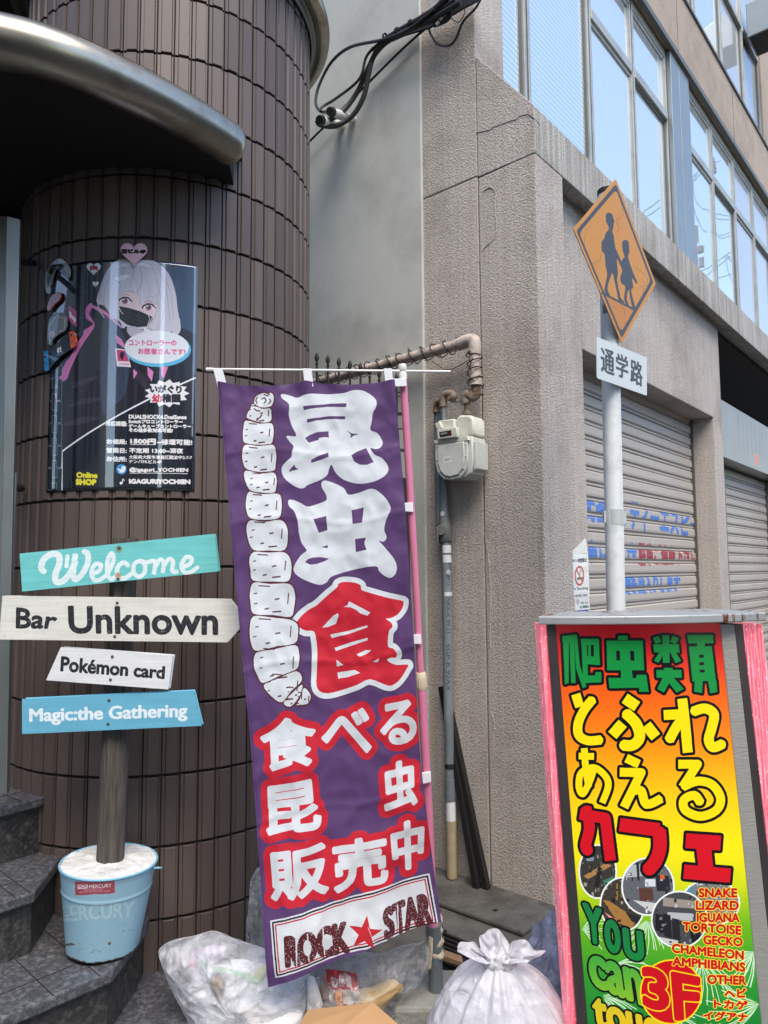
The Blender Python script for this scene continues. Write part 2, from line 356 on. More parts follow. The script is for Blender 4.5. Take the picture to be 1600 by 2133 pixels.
def glassmat(name, tint, rough=.03, lines=0, metal=.9, wav=.02):
    m = bpy.data.materials.new(name); m.use_nodes = True; t = m.node_tree; N = t.nodes; L = t.links; b = N['Principled BSDF']
    b.inputs['Base Color'].default_value = s2l(tint); b.inputs['Metallic'].default_value = metal; b.inputs['Roughness'].default_value = rough
    tc = N.new('ShaderNodeTexCoord'); n = N.new('ShaderNodeTexNoise'); n.inputs['Scale'].default_value = 1.6; L.new(tc.outputs['Object'], n.inputs['Vector'])
    h = n.outputs[0]; bp = N.new('ShaderNodeBump'); bp.inputs['Strength'].default_value = wav; bp.inputs['Distance'].default_value = .05
    L.new(h, bp.inputs['Height'])
    if lines:
        mp = N.new('ShaderNodeMapping'); mp.inputs['Rotation'].default_value = (0, 0, 0); 
        gm = N.new('ShaderNodeSeparateXYZ'); L.new(tc.outputs['Object'], mp.inputs[0])
        w = N.new('ShaderNodeTexWave'); w.wave_type = 'BANDS'; w.bands_direction = 'Z'; w.inputs['Scale'].default_value = 8.5; w.inputs['Distortion'].default_value = 0; L.new(mp.outputs[0], w.inputs['Vector'])
        mx = N.new('ShaderNodeMix'); mx.data_type = 'RGBA'; mx.inputs[6].default_value = s2l(tint); mx.inputs[7].default_value = s2l(tuple(min(255, c + 34) for c in tint)); L.new(w.outputs[0], mx.inputs[0]); L.new(mx.outputs[2], b.inputs['Base Color'])
    L.new(bp.outputs[0], b.inputs['Normal']); return m
M_glass = glassmat('window_glass', (228, 236, 240), metal=.68, rough=.02)
M_glassl = glassmat('wired_glass', (196, 210, 218), lines=1, rough=.14, metal=.62)
M_glassg = glassmat('curtained_glass', (190, 194, 198), metal=.35, rough=.1)

# ================================================================== THE SETTING
g = B(); g.box((-25, -25, -.12), (60, 0, 0), (0, 60, 0), (0, 0, .12)); tag(obj('ground', g, M_asph), kind='structure')
# raised concrete paving along the buildings
sl = B(); edge = [LP(1172, 1918, 0), C0 + NN * .0 - UU * .0]
sl.prism([Vector((-1.6, 1.2, 0)), Vector((1.15, 1.2, 0)), C0 + NN * .9 - UU * .75, C0 + NN * .35 + UU * .3, C0 - NN * 2.6 + UU * .9, Vector((-2.6, 4.9, 0)), Vector((-2.6, 1.2, 0))], (0, 0, .036))
tag(obj('pavement', sl, M_pave, bevel=.006), kind='structure')
slab = B(); slab.prism([C0 + NN * .02 + ZZ * .037, C0 - UU * .32 + NN * .02 + ZZ * .037, C0 - UU * .32 - NN * 1.15 + ZZ * .037, C0 - NN * 1.15 + ZZ * .037], (0, 0, .022))
tag(obj('kerb_slab', slab, M_pave, bevel=.008), kind='structure')

# steps of dark granite
def step_mesh(px, z, th=.03):
    return [AZ(x, y, z) for x, y in px]
CX, CY, R0 = -.925, 3.08, .6
ST = []
def stepset():
    def P(x, y, z): return AZ(x, y, z)
    A = .84; Bz = .65; Cz = .465; D = .28
    # landing where the rubbish bags stand
    lv = [
        (D, [P(560, 2120, D), Vector((-.05, 2.0, D)), Vector((-.05, 3.4, D)), Vector((-2.6, 3.6, D)), Vector((-2.6, 1.0, D)), Vector((-.42, 1.0, D))]),
        (Cz, [P(235, 2022, Cz), P(300, 1936, Cz), Vector((-.9, 3.3, Cz)), Vector((-2.6, 3.5, Cz)), P(-560, 2290, Cz), P(0, 2122, Cz)]),
        (Bz, [P(72, 1857, Bz), P(140, 1768, Bz), Vector((-1.0, 3.3, Bz)), Vector((-2.6, 3.5, Bz)), P(-500, 2020, Bz), P(0, 1880, Bz)]),
        (A, [P(102, 1656, A), P(118, 1640, A), Vector((-1.15, 3.3, A)), Vector((-2.7, 3.5, A)), P(-500, 1790, A), P(0, 1682, A)]),
    ]
    rt = thing('granite_steps', 'dark speckled granite steps climbing left behind the blue bucket', 'steps', (-1.3, 2.3, .036))
    low = [.037, D, Cz, Bz]
    for (z, poly), z0 in zip(lv, low):
        c = sum(poly, Vector()) / len(poly)
        rb = B(); q = [Vector((p.x, p.y, z0)) + (c - p).normalized() * .015 * Vector((1, 1, 0)).length for p in poly]
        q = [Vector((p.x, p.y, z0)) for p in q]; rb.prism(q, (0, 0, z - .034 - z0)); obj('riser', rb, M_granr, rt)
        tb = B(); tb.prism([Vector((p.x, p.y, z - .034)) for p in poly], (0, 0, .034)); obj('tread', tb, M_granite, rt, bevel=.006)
        # slab joints in the tread
        jb = B(); p0 = poly[0]; p1 = poly[-1]; far = poly[3]
        d = (p1 - p0); inn = (Vector((c.x, c.y, z)) - p0); nrm = Vector((-d.y, d.x, 0)).normalized(); nrm = nrm if nrm.dot(inn) > 0 else -nrm
        a_ = p0 + nrm * .11; e_ = p1 + nrm * .11
        jb.box(Vector((a_.x, a_.y, z + .0005)), (e_ - a_), nrm * .003, ZZ * .0006)
        for t in (.12, .55): jb.box(p0 + d * t + ZZ * .0005, nrm * .6, d.normalized() * .003, ZZ * .0006)
        obj('joint', jb, M_grout, rt)
stepset()

# ------------------------------------------------------------------ tiled round column
colm = thing('tiled_column', 'round column clad in dark brown ribbed upright tiles', 'column', (CX, CY, .28))
core = B(); core.lathe((CX, CY, .1), [(R0 - .012, 0), (R0 - .012, 5.4)], 96); obj('column_core', core, M_grout, colm, smooth=True)
NT = 61; W = 2 * math.pi * R0 / NT; H0 = .235
tb = B(); w = W / 2 - .003; h = H0 - .010
prof = [(-w, -.010), (-w, -.006), (-w + .0105, -.006), (-w + .013, 0), (w - .0075, 0), (w - .005, -.0075), (w, -.0075), (w, -.010)]
tb.prism([Vector((x, -y, 0)) for x, y in prof], (0, 0, h))
tm = bpy.data.meshes.new('tile'); tm.from_pydata(tb.v, [], tb.f); bm = bmesh.new(); bm.from_mesh(tm); bmesh.ops.recalc_face_normals(bm, faces=bm.faces)
ed = [e for e in bm.edges if abs(e.verts[0].co.z - e.verts[1].co.z) < 1e-5 and all(v.co.y < .0005 for v in e.verts)]
bmesh.ops.bevel(bm, geom=ed, offset=.0018, segments=1, affect='EDGES'); bm.to_mesh(tm); bm.free(); tm.materials.append(M_tile)
cand = []
for k in range(NT):
    th = 2 * math.pi * k / NT + .02
    if th > math.pi: th -= 2 * math.pi
    if abs(th + math.radians(0)) > math.radians(112): continue
    for r_ in range(-7, 15):
        z0 = 1.62 + r_ * H0
        if z0 + H0 < .28: continue
        p = Vector((CX + R0 * math.sin(th), CY - R0 * math.cos(th), z0 + H0 / 2)); nv = Vector((math.sin(th), -math.cos(th), 0)); vw = (Vector((0, 0, EYE)) - p)
        fc = nv.dot(vw.normalized()); x, y = proj(p)
        vis = fc > -.05 and -60 < x < 700 and -60 < y < 2110
        if vis and 500 < x < 860 and y > 830: vis = x < 560 and y > 1600 or x < 520 + (y - 830) * .05
        if vis and x < 490 and y < 320 - (490 - x) * .25 and x < 250: vis = False
        cand.append((-(fc / vw.length ** 2 if vis else -1), th, z0))
cand.sort(key=lambda c: c[0])
rng = random.Random(3)
for i, (q, th, z0) in enumerate(cand[:300]):
    o = bpy.data.objects.new('tile', tm); COL.objects.link(o); o.parent = colm
    dr = rng.uniform(-.0008, .0008); th2 = th + rng.uniform(-.0008, .0008)
    o.location = (( R0 + dr) * math.sin(th2), -(R0 + dr) * math.cos(th2), z0 + .005 - .28); o.rotation_euler = (rng.uniform(-.003, .003), 0, th)
rest = B(); tv = [v.co.copy() for v in tm.vertices]; tf = [tuple(p.vertices) for p in tm.polygons]
for q, th, z0 in cand[300:]:
    M = Matrix.Translation((CX + R0 * math.sin(th), CY - R0 * math.cos(th), z0 + .005)) @ Matrix.Rotation(th, 4, 'Z')
    rest.add([M @ v for v in tv], tf)
tag(obj('tile_field', rest, M_tile, colm), kind='stuff')

# canopy: black board soffit edged by a fat stainless tube
can = thing('canopy', 'round-edged canopy with dark underside and fat dull steel tube rim', 'canopy', (-1.4, 2.6, 3.06))
ends = [AY(492, 306, 2.60), AY(430, 262, 2.49), AY(340, 212, 2.35), AY(249, 172, 2.235), AY(130, 112, 2.12), AY(0, 76, 2.03), AY(-180, 40, 2.0), AY(-420, 60, 2.15)]
zc = 3.10
ends = [Vector((p.x, p.y, zc)) for p in [AZ(493, 311, zc), AZ(430, 270, zc), AZ(340, 219, zc), AZ(249, 174, zc), AZ(130, 123, zc), AZ(0, 87, zc), AZ(-180, 62, zc), AZ(-420, 80, zc)]]
path = smooth_path(ends, 8)
rr = [.072] * len(path); rr[0] = .03; rr[1] = .058; rr[2] = .068
tbb = B(); tbb.tube(path, rr, 28); obj('rim_tube', tbb, M_steel, can, smooth=True, auto=60)
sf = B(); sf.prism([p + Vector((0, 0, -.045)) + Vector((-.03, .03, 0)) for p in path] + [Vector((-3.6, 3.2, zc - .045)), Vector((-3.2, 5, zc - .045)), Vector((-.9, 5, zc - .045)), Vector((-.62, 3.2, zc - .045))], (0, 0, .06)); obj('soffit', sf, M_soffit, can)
rf = B(); rf.prism([p + Vector((0, 0, .066)) + Vector((.01, -.004, 0)) for p in path] + [Vector((-3.6, 3.2, zc + .066)), Vector((-3.2, 5, zc + .066)), Vector((-.9, 5, zc + .066)), Vector((-.62, 3.2, zc + .066))], (0, 0, .02)); obj('roof_edge', rf, M_black, can)
# round cornice on the column
cor = thing('column_cornice', 'curved steel cornice ring wrapped round the top of the tiled column', 'cornice', (CX, CY, 3.98))
zb = 4.06
cb = B(); cb.lathe((CX, CY, zb), [(R0 + .055 + .036 * math.cos(a), .036 * math.sin(a)) for a in [2 * math.pi * k / 20 for k in range(21)]], 96); obj('ring_tube', cb, M_steel, cor, smooth=True, auto=60)
cb = B(); cb.lathe((CX, CY, zb), [(R0 - .01, .02), (R0 + .008, -.06), (R0 + .014, -.06), (R0 + .017, -.03), (R0 + .028, -.03), (R0 + .031, -.01), (R0 + .06, -.01), (R0 + .06, .3), (R0 - .01, .3)], 96); obj('flange', cb, M_steel2, cor, smooth=True, auto=25)

# passage and wall behind, inner darkness left of the column
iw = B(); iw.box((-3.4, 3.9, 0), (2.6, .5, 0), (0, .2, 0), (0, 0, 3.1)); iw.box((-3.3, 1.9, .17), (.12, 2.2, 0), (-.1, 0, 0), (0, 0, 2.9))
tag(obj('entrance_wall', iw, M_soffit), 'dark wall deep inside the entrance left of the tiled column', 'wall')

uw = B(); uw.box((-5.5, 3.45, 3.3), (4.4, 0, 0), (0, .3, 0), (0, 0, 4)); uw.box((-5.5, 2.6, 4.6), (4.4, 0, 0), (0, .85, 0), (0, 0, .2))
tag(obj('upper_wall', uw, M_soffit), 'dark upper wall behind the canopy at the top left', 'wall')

# pale concrete wall between the column and the rendered building
bw = B()
b0 = lfb(887, 900)[0]
def LB(b, off, z): return C0 - NN * b - UU * off + ZZ * z
bw.prism([LB(b0, .015, 0), LB(3.4, .015, 0), LB(3.4, .015, 9), LB(b0, .015, 9)], UU * .3)
pw = obj('pale_wall', bw, M_white, bevel=.006); tag(pw, 'smooth pale grey painted wall between brown column and pebbly building', 'wall')
def crack(pts, par, r=.0012, off=.016, name='crack'):
    b = B(); b.tube([LP(x, y, off) for x, y in pts], r, 4); return obj(name, b, M_black, par)

# ------------------------------------------------------------------ rendered building
bld = thing('rendered_building', 'beige pebble-rendered building with ribbon windows and roller shutters', 'building', tuple(C0))
zl0, zl1, zl2 = 3.70, 3.95, 4.40; OU = -.36
ap = fac(1176, 500, 0)[0]
op0, op1 = fac(1214, 735, -.1)[0], 3.20
zo = 2.87; pr = 3.44
e = B(); bm_ = b0
e.prism([LB(.345, .0, 0), LB(b0 + .05, 0, 0), LB(b0 + .05, 0, 3.70), LB(.345, 0, 3.70)], UU * .3); obj('wall', e, M_st, bld, bevel=.005)
e = B(); e.prism([LB(0, 0, 0), LB(.34, 0, 0), LB(.34, 0, 3.69), LB(0, 0, zl0 - .002)], UU * ap); obj('pilaster', e, M_st, bld, bevel=.008)
e = B(); e.prism([LB(0, 0, zl0 + .002), LB(.34, 0, zl0 + .002), LB(.34, 0, zl2 - .02), LB(0, 0, zl1)], UU * .02); obj('ledge_end', e, M_st, bld, bevel=.004)
e = B(); e.prism([LB(.34, .001, 3.697), LB(0, .001, 3.697), LB(-.004, .001, 3.712), LB(.34, .001, 3.712)], UU * .03); obj('ledge_lip', e, M_stp, bld, bevel=.003)
e = B(); e.prism([LB(.345, 0, 3.706), LB(b0 + .05, 0, 3.706), LB(b0 + .05, 0, 10), LB(.345, 0, 10)], UU * .3); obj('wall', e, M_st, bld, bevel=.005)
e = B(); e.fbox(.01, fac(1026, 100, OU - .02)[0], -.66, OU, zl2 - .1, 10); obj('wall', e, M_stw, bld)
e = B()
pf = [(0, zl0), (0, zl1), (OU, zl2), (-.7, zl2), (-.7, zl0 + .02), (-.12, zl0 + .02)]
e.prism([FP(.021, o, z) for o, z in pf], UU * 13); obj('ledge', e, M_stp, bld, bevel=.006)
e = B(); e.fbox(ap + .002, op0, -.34, -.1, 0, zl0 + .03); e.fbox(op0, op1, -.34, -.1, zo, zl0 + .03); obj('wall', e, M_st, bld, bevel=.006)
e = B(); e.fbox(op1, pr, -.34, -.1, 0, zl0 + .03); obj('pillar', e, M_st, bld, bevel=.008)
zh, zs3 = fac(1450, 200, OU)[1], 7.1
zh = 6.30
e = B(); e.fbox(.36, 13, -.66, OU + .012, zh, zs3); obj('spandrel', e, M_stw, bld, bevel=.004)
for a in (fac(1408, 60, OU)[0], fac(1528, 300, OU)[0]):
    j = B(); j.fbox(a, a + .006, OU + .0125, OU + .0135, zh + .01, zs3 - .01); obj('wall_joint', j, M_grout, bld)
e = B(); e.fbox(.36, 13, OU + .012, OU + .05, zh - .02, zh + .035); obj('drip_edge', e, M_alumd, bld)
e = B(); e.fbox(.36, 13, OU + .012, OU + .03, zs3 - .03, zs3 + .0); obj('drip_edge', e, M_alumd, bld)
e = B(); e.fbox(pr, 13, -2.2, -.14, zl0 - .04, zl0 + .018); obj('soffit', e, M_soffit, bld)
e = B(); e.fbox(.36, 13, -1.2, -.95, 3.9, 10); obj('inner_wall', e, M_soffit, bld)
# windows
def bay(a0, a1, z0, z1, ot, glass, tz=None, mid=None, fw=.024):
    f = B(); d = .05; mid = mid * .6
    f.fbox(a0, a0 + fw, ot - d, ot, z0, z1); f.fbox(a1 - fw, a1, ot - d, ot, z0, z1)
    f.fbox(a0 + fw, a1 - fw, ot - d, ot, z1 - .07, z1); f.fbox(a0 + fw, a1 - fw, ot - d, ot, z0, z0 + .05)
    if tz: f.fbox(a0 + fw, a1 - fw, ot - d, ot + .008, tz - .035, tz + .035)
    w = obj('window', f, M_alum, bld, bevel=.002)
    def pane(z0, z1, dep):
        s = B(); s.fbox(a0 + fw, a0 + fw + .022, ot - dep - .02, ot - dep + .012, z0, z1); s.fbox(a1 - fw - .022, a1 - fw, ot - dep - .02, ot - dep + .012, z0, z1)
        s.fbox(a0 + fw + .022, a1 - fw - .022, ot - dep - .02, ot - dep + .012, z1 - .03, z1); s.fbox(a0 + fw + .022, a1 - fw - .022, ot - dep - .02, ot - dep + .012, z0, z0 + .035)
        obj('sash', s, M_alumd if dep > .027 else M_alum, w)
        p = B(); p.fbox(a0 + fw + .021, a1 - fw - .021, ot - dep - .006, ot - dep, z0 + .03, z1 - .028); obj('pane', p, glass, w)
    if tz: pane(z0 + .05, tz - .035, mid); pane(tz + .035, z1 - .07, .02)
    else: pane(z0 + .05, z1 - .07, mid)
ax = lambda x, y, o=OU - .03: fac(x, y, o)[0]
m1 = [ax(1027, 100), ax(1096, 100), ax(1229, 200), ax(1322, 300), ax(1396, 400)]
zt = fac(1397, 245, OU)[1]
print('mull', m1, 'zt', zt, zh)
gl = [M_glassl, M_glassl, M_glass, M_glass]
for i in range(4): bay(m1[i] + .012, m1[i + 1] - .012, zl2 - .12, zh - .02, OU - .02, gl[i], None if i < 2 else zt, .05 if i != 2 else .035)
c0, c1 = m1[4], ax(1433, 400)
cm = B(); cm.fbox(c0, c0 + (c1 - c0) * .42, -.5, OU + .02, zl2 - .1, zh - .02); cm.fbox(c0 + (c1 - c0) * .45, c1, -.5, OU + .02, zl2 - .1, zh - .02); obj('mullion_cover', cm, M_steel2, bld, bevel=.003)
sp = (c0 - m1[2]) / 2
m2 = [c1, c1 + sp, c1 + 2 * sp, c1 + 3 * sp, c1 + 4 * sp, c1 + 5 * sp, c1 + 6 * sp, c1 + 7 * sp]
for i in range(7): bay(m2[i] + .012, m2[i + 1] - .012, zl2 - .12, zh - .02, OU - .02, M_glass if i < 2 else M_glassg, zt, .035 if i % 2 == 0 else .05)
# third floor
m3 = [ax(x, y) for x, y in ((1300, 20), (1378, 20), (1446, 60), (1503, 120), (1547, 140), (1583, 230))]
zt3 = 8.25
for i in range(5): bay(m3[i] + .012, m3[i + 1] - .012, zs3 - .02, 9.9, OU - .02, M_glass if i < 3 else M_glassg, zt3 if i > 1 else None, .05)
e = B(); e.fbox(m3[5], 13, -.66, OU + .0, zs3, 10); obj('wall', e, M_stw, bld)
e = B(); e.fbox(.1, 13, -.9, OU, 9.95, 12.5); obj('parapet', e, M_stw, bld)
# vent hood by the third floor windows
a_, z_ = fac(1560, 60, OU); vh = B()
vp = [(0, 0), (.42, 0), (.5, .06), (.52, .16), (.50, .27), (.40, .36), (.2, .42), (0, .44)]
a_ -= .3
vh.prism([FP(a_ + .05, OU + .03 + o * .9, z_ - .28 + z) for o, z in vp], UU * .45); hood = obj('vent_hood', vh, M_steel2, bld, bevel=.008)
vb = B(); vb.fbox(a_ + .07, a_ + .48, OU + .05, OU + .48, z_ - .284, z_ - .281); obj('vent_mouth', vb, M_black, hood)

# roller shutters
def shutter_profile(k, z0, hh, a0, a1, o):
    pr_ = [(0, 0), (.006, .004), (.006, .012), (.000, .018), (.004, .024), (.012, .030), (.014, .045), (.012, hh - .012), (.004, hh - .006), (0, hh - .002)]
    vs = [(o + d, z0 + z) for d, z in pr_]
    return vs
SH_O = -.30
sa0, sa1 = op0 - .02, op1 + .02
# artwork across the slats, painted on
def SS(a0, a1, z0, z1, o): 
    def S(u, v):
        u = np.asarray(u, float); v = np.asarray(v, float); a = a0 + (a1 - a0) * u; z = z0 + (z1 - z0) * v
        P = C0 + NN * o; return P.x + UU.x * a, P.y + UU.y * a, z + 0 * a
    return S
cs = Canvas(1400, 1500, SS(op0 - .25, op1 + .02, 0, 2.95, SH_O + .012), (174, 167, 158))
z4 = Z(1160, 860, .275)
blue, wine = (72, 118, 190), (150, 48, 62)
cs.text('ティーエスピー', z4((560, 660), (1080, 775), (1068, 950), (555, 880)), blue, 5)
cs.text('株式会社', z4((60, 600), (520, 690), (520, 850), (60, 800)), blue, 5)
cs.text('この車庫につき', z4((-80, 950), (605, 985), (605, 1135), (-80, 1140)), blue, 4)
cs.text('駐車ご遠慮下さい', z4((622, 985), (1065, 1035), (1062, 1140), (622, 1155)), wine, 5)
cs.text('間も出入りします', z4((512, 1222), (935, 1235), (930, 1350), (512, 1372)), blue, 5)
for k_ in range(32):     # the brush missed the grooves between the slats
    zg = zo + .05 - (k_ + 1) * .098; r0_, r1_ = int((1 - (zg + .030) / 2.95) * 1500), int((1 - (zg - .004) / 2.95) * 1500)
    if r0_ >= 0: cs.a[max(0, r0_):r1_] = np.array((174, 167, 158)) / 255
M_slatp = printmat('shutter_print', cs, rough=.5, var=.06, vs=4, spec=.4, wear=.8, wearcol=(172, 161, 151))
def shutter(nm, a0, a1, z0, z1, o, pitch, mt, uvs=None, lab=None):
    g_ = B(); g_.fbox(a0 - .03, a0 + .02, o - .02, o + .03, 0, z1); g_.fbox(a1 - .02, a1 + .03, o - .02, o + .03, 0, z1); g_.fbox(a0, a1, o - .05, o - .02, z0, z1 + .1)
    s = obj('roller_shutter', g_, M_alumd, bld); n = int((z1 - z0) / pitch)
    for k in range(n):
        zz = z1 - (k + 1) * pitch; vs = shutter_profile(k, zz, pitch, a0, a1, o); b = B(); j = .0015 * math.sin(k * 2.1)
        P = [FP(a, oo + j, z) for a in (a0, a1) for oo, z in vs]; m = len(vs)
        b.add(P, [(i, m + i, m + i + 1, i + 1) for i in range(m - 1)])
        if uvs:
            ua0, ua1, uz1 = uvs; b.uv = [((a - ua0) / (ua1 - ua0), z / uz1) for a in (a0, a1) for oo, z in vs]
        obj('slat', b, mt, s)
shutter('shutter', op0 - .15, op1 + .0, .02, zo + .05, SH_O, .098, M_slatp, (op0 - .25, op1 + .02, 2.95))
# second shop front further along, set back under the ledge
O2 = -.42
a2, ztop = fac(1508, 985, O2); a3 = fac(1593, 1030, O2)[0]
shutter('shutter', a2 - .1, a3, .02, 2.62, O2, .098, M_shut)
fa = B(); fa.fbox(pr - .05, 8.5, O2 - .05, -.24, 2.64, 3.18); 
cf = Canvas(700, 200, SS(pr - .05, 8.5, 2.64, 3.18, -.24), (140, 140, 134))
z5 = Z(1160, 860, .275)
cf.a[:, 330:360] *= .93
for x in range(150, 420, 22): cf.a[20:150, x:x + 8] *= .93
cf.poly(z5((1497, 310), (1527, 315), (1527, 400), (1497, 388)), (196, 120, 92))
fo = obj('fascia_box', fa, M_alum, bld, bevel=.005)
ff = B(); S_ = SS(pr - .05, 8.5, 2.64, 3.18, -.238); ff.grid(lambda u, v: tuple(float(q) for q in S_(u, v)), 1, 1)
obj('fascia_face', ff, printmat('fascia_print', cf, rough=.4, var=.25, vs=4), fo)
fb = B(); fb.fbox(a3 + .03, a3 + .25, O2 - .1, -.2, 0, 2.64); fb.fbox(a3 + .25, 12, O2, -.3, 0, 2.64); obj('wall', fb, M_alumd, bld)

# surface repairs on the side wall
for pts in ([(1006, 398), (1022, 390), (1032, 402), (1031, 432), (1034, 470), (1028, 498), (1006, 520), (998, 545)], [(1010, 1112), (1018, 1160), (1022, 1230), (1021, 1330), (1023, 1350)], [(1020, 1480), (1030, 1505), (1027, 1550)]):
    b = B(); pp = smooth_path([LP(x, y, .001) for x, y in pts], 5); pp = [p + Vector((random.uniform(-1, 1), 0, random.uniform(-1, 1))) * .002 for p in pp]; b.tube(pp, .0028, 5); obj('repair_edge', b, M_st, bld, smooth=True)
for pts in ([(992, 276), (1020, 270), (1050, 256), (1070, 250), (1100, 238), (1125, 262)],):
    b = B(); pp = smooth_path([LP(x, y, .001) for x, y in pts], 5); pp = [p + Vector((0, 0, random.uniform(-1, 1))) * .004 for p in pp]; b.tube(pp, .0016, 4); obj('crack', b, M_grout, bld)

# ------------------------------------------------------------------ the far side of the street (behind the photographer), mirrored in the glass
M_far = mat('far_render', (150, 146, 138), rough=.9, var=.08); M_farw = mat('far_glass', (46, 52, 58), rough=.35)
def far_building(lab, a0, a1, o0, o1, h, frame=None):
    t = thing('street_building', lab, 'building', tuple(FP(a0, o0, 0)), 'buildings across the street')
    b = B(); b.fbox(a0, a1, o0, o1, 0, h); obj('wall', b, M_far, t)
    z = 1.2
    while z < h - 1.2:
        a = a0 + .8
        while a < a1 - 1.5:
            wb = B(); wb.fbox(a, a + 1.2, o0 - .03, o0 + .02, z, z + 1.3); obj('window', wb, M_farw, t); a += 2.4
        z += 2.9
far_building('low grey building across the street, mirrored in the windows', -3, 9, 10, 16, 5.2)
far_building('low pale building further along the far side of the street', 9.5, 22, 10.5, 17, 6.0)
for lab, x0, x1, y0, h in (('unseen tall grey block added behind the photographer for shade and reflections, left one', -24, -6.25, -5.4, 9.5), ('unseen narrow beige block added behind the photographer for shade and reflections, middle one', -4.35, .42, -5.6, 9), ('unseen grey block added behind the photographer for shade and reflections, right one beside the gap', 1.15, 4.4, -5.5, 8.5)):  # unseen blocks added for shade; gaps set for sky bands in the poster
    t = thing('street_building', lab, 'building', (x0, y0, 0), 'buildings across the street'); b = B(); b.box((x0, y0, 0), (x1 - x0, 0, 0), (0, -1.6, 0), (0, 0, h)); obj('wall', b, M_far, t)
    for i in range(int((x1 - x0) / 1.1)):
        for k in range(3):
            b = B(); b.box((x0 + .3 + i * 1.1, y0 - .02, 1 + k * 2.5), (.7, 0, 0), (0, .05, 0), (0, 0, 1.4)); obj('window', b, M_farw, t)
# utility pole and wires seen mirrored in the ribbon windows
def mir(x, y, dist):
    a, z = fac(x, y, -.4 - dist); return FP(a, -.4 + dist, z)
up = thing('utility_pole', 'grey utility pole mirrored in the ribbon windows', 'utility pole', tuple(Vector((mir(1458, 560, 6).x, mir(1458, 560, 6).y, 0))))
pb = mir(1446, 500, 6); b = B(); b.tube([Vector((pb.x, pb.y, 0)), Vector((pb.x, pb.y, pb.z + .5))], .13, 14); obj('pole', b, mat('pole_concrete', (120, 120, 116)), up, smooth=True)
b = B(); b.lathe(mir(1461, 520, 5.7), [(0, -.1), (.12, -.1), (.14, .1), (.0, .14)], 12); b.lathe(mir(1464, 545, 5.7), [(0, -.2), (.1, -.2), (.1, .15), (.0, .18)], 12); obj('transformer', b, M_alumd, up, smooth=True)
b = B(); b.lathe(mir(1486, 345, 5.7), [(0, -.4)] + [(r, -.35 + i * .07) for i, r in enumerate([.05, .15, .06, .16, .06, .15, .05, .13, .05, .1])] + [(0, .4)], 12); obj('insulator', b, M_alumd, up, smooth=True)
wires = [[(1330, 450), (1365, 425), (1400, 397)], [(1335, 462), (1365, 440), (1400, 414)], [(1428, 385), (1450, 362), (1470, 348), (1500, 335)], [(1430, 400), (1455, 368), (1475, 352)],
         [(1452, 362), (1441, 390), (1443, 430), (1458, 470), (1472, 485)], [(1446, 372), (1445, 400), (1455, 425), (1480, 440), (1530, 452)], [(1480, 440), (1500, 455), (1530, 458)], [(1482, 480), (1505, 490), (1530, 480)],
         [(1484, 486), (1508, 496), (1530, 486)], [(1450, 570), (1480, 555), (1530, 520)], [(1450, 590), (1490, 560), (1530, 528)], [(1512, 530), (1520, 570), (1532, 600)], [(1490, 582), (1530, 568)], [(1516, 530), (1530, 560), (1535, 590)],
         [(1370, 500), (1385, 492), (1400, 488)], [(1375, 505), (1400, 520)]]
WL = ['upper of two wires mirrored left of the pale mullion cover', 'lower of two wires mirrored left of the pale mullion cover', 'wire mirrored running up to the insulator', 'second wire mirrored just under the insulator wire', 'long drooping loop of wire mirrored beside the mirrored pole', 'drooping wire mirrored crossing two panes to the right', 'upper short wire mirrored in the right-hand clear pane', 'upper slack wire of the lower pair in the right pane', 'lower slack wire of the lower pair in the right pane', 'rising wire mirrored above the ledge by the mirrored pole', 'lower rising wire mirrored by the mirrored pole', 'hanging loop of wire mirrored in the last clear pane', 'straight wire mirrored low in the last clear pane', 'short steep wire mirrored in the last clear pane', 'short wire mirrored low behind the orange diamond sign', 'lowest wire mirrored behind the orange diamond sign']
for i, w_ in enumerate(wires):
    b = B(); b.tube(smooth_path([mir(x, y, 5.6 + (i % 3) * .2) for x, y in w_], 6), .017, 6)
    tag(obj('overhead_wire', b, M_black, smooth=True), WL[i], 'wire', 'overhead wires mirrored in the windows')
# ================================================================== OBJECTS
def planeS(P0, ex, ez, w, h):
    P0, ex, ez = Vector(P0), Vector(ex).normalized(), Vector(ez).normalized()
    def S(u, v):
        u = np.asarray(u, float) * w; v = np.asarray(v, float) * h
        return P0.x + ex.x * u + ez.x * v, P0.y + ex.y * u + ez.y * v, P0.z + ex.z * u + ez.z * v
    return S
def sheet(S, nu=1, nv=1):
    b = B(); b.grid(lambda u, v: tuple(float(q) for q in S(u, v)), nu, nv); return b

# ------------------------------------------------------------------ stainless panel at the left edge
fr = thing('steel_sign_box', 'tall stainless steel sign box standing at the left edge before the steps', 'sign box', (-1.12, 1.95, .78))
def A2(x, y, Y=2.36): return AY(x, y, 2.36 + (Y - 1.98))
b = B(); pl = [A2(-60, 445), A2(15, 449), A2(15, 1650), A2(-60, 1650)]; b.prism([Vector(p) for p in pl], (-.02, .05, 0)); obj('side_panel', b, M_steel2, fr, bevel=.004)
b = B(); b.prism([A2(14, 449, 1.97), A2(42, 456, 1.97), A2(28, 1000, 1.97), A2(14, 1655, 1.97), A2(-12, 1655, 1.97), A2(5, 1000, 1.97)], (-.01, .03, 0)); obj('edge_frame', b, M_steel2, fr, bevel=.003)
b = B()
b.tube([AY(36, 545, 2.4), AY(70, 548, 2.6)], .012, 10)
b.tube([AY(22, 1016, 2.4), AY(44, 1017, 2.6)], .014, 10); obj('bracket', b, M_black, fr, smooth=True)
b = B(); b.tube([AY(29, 985, 2.4), AY(24, 1120, 2.4), AY(12, 1650, 2.4)], .011, 10); obj('rail', b, M_steel2, fr, smooth=True)

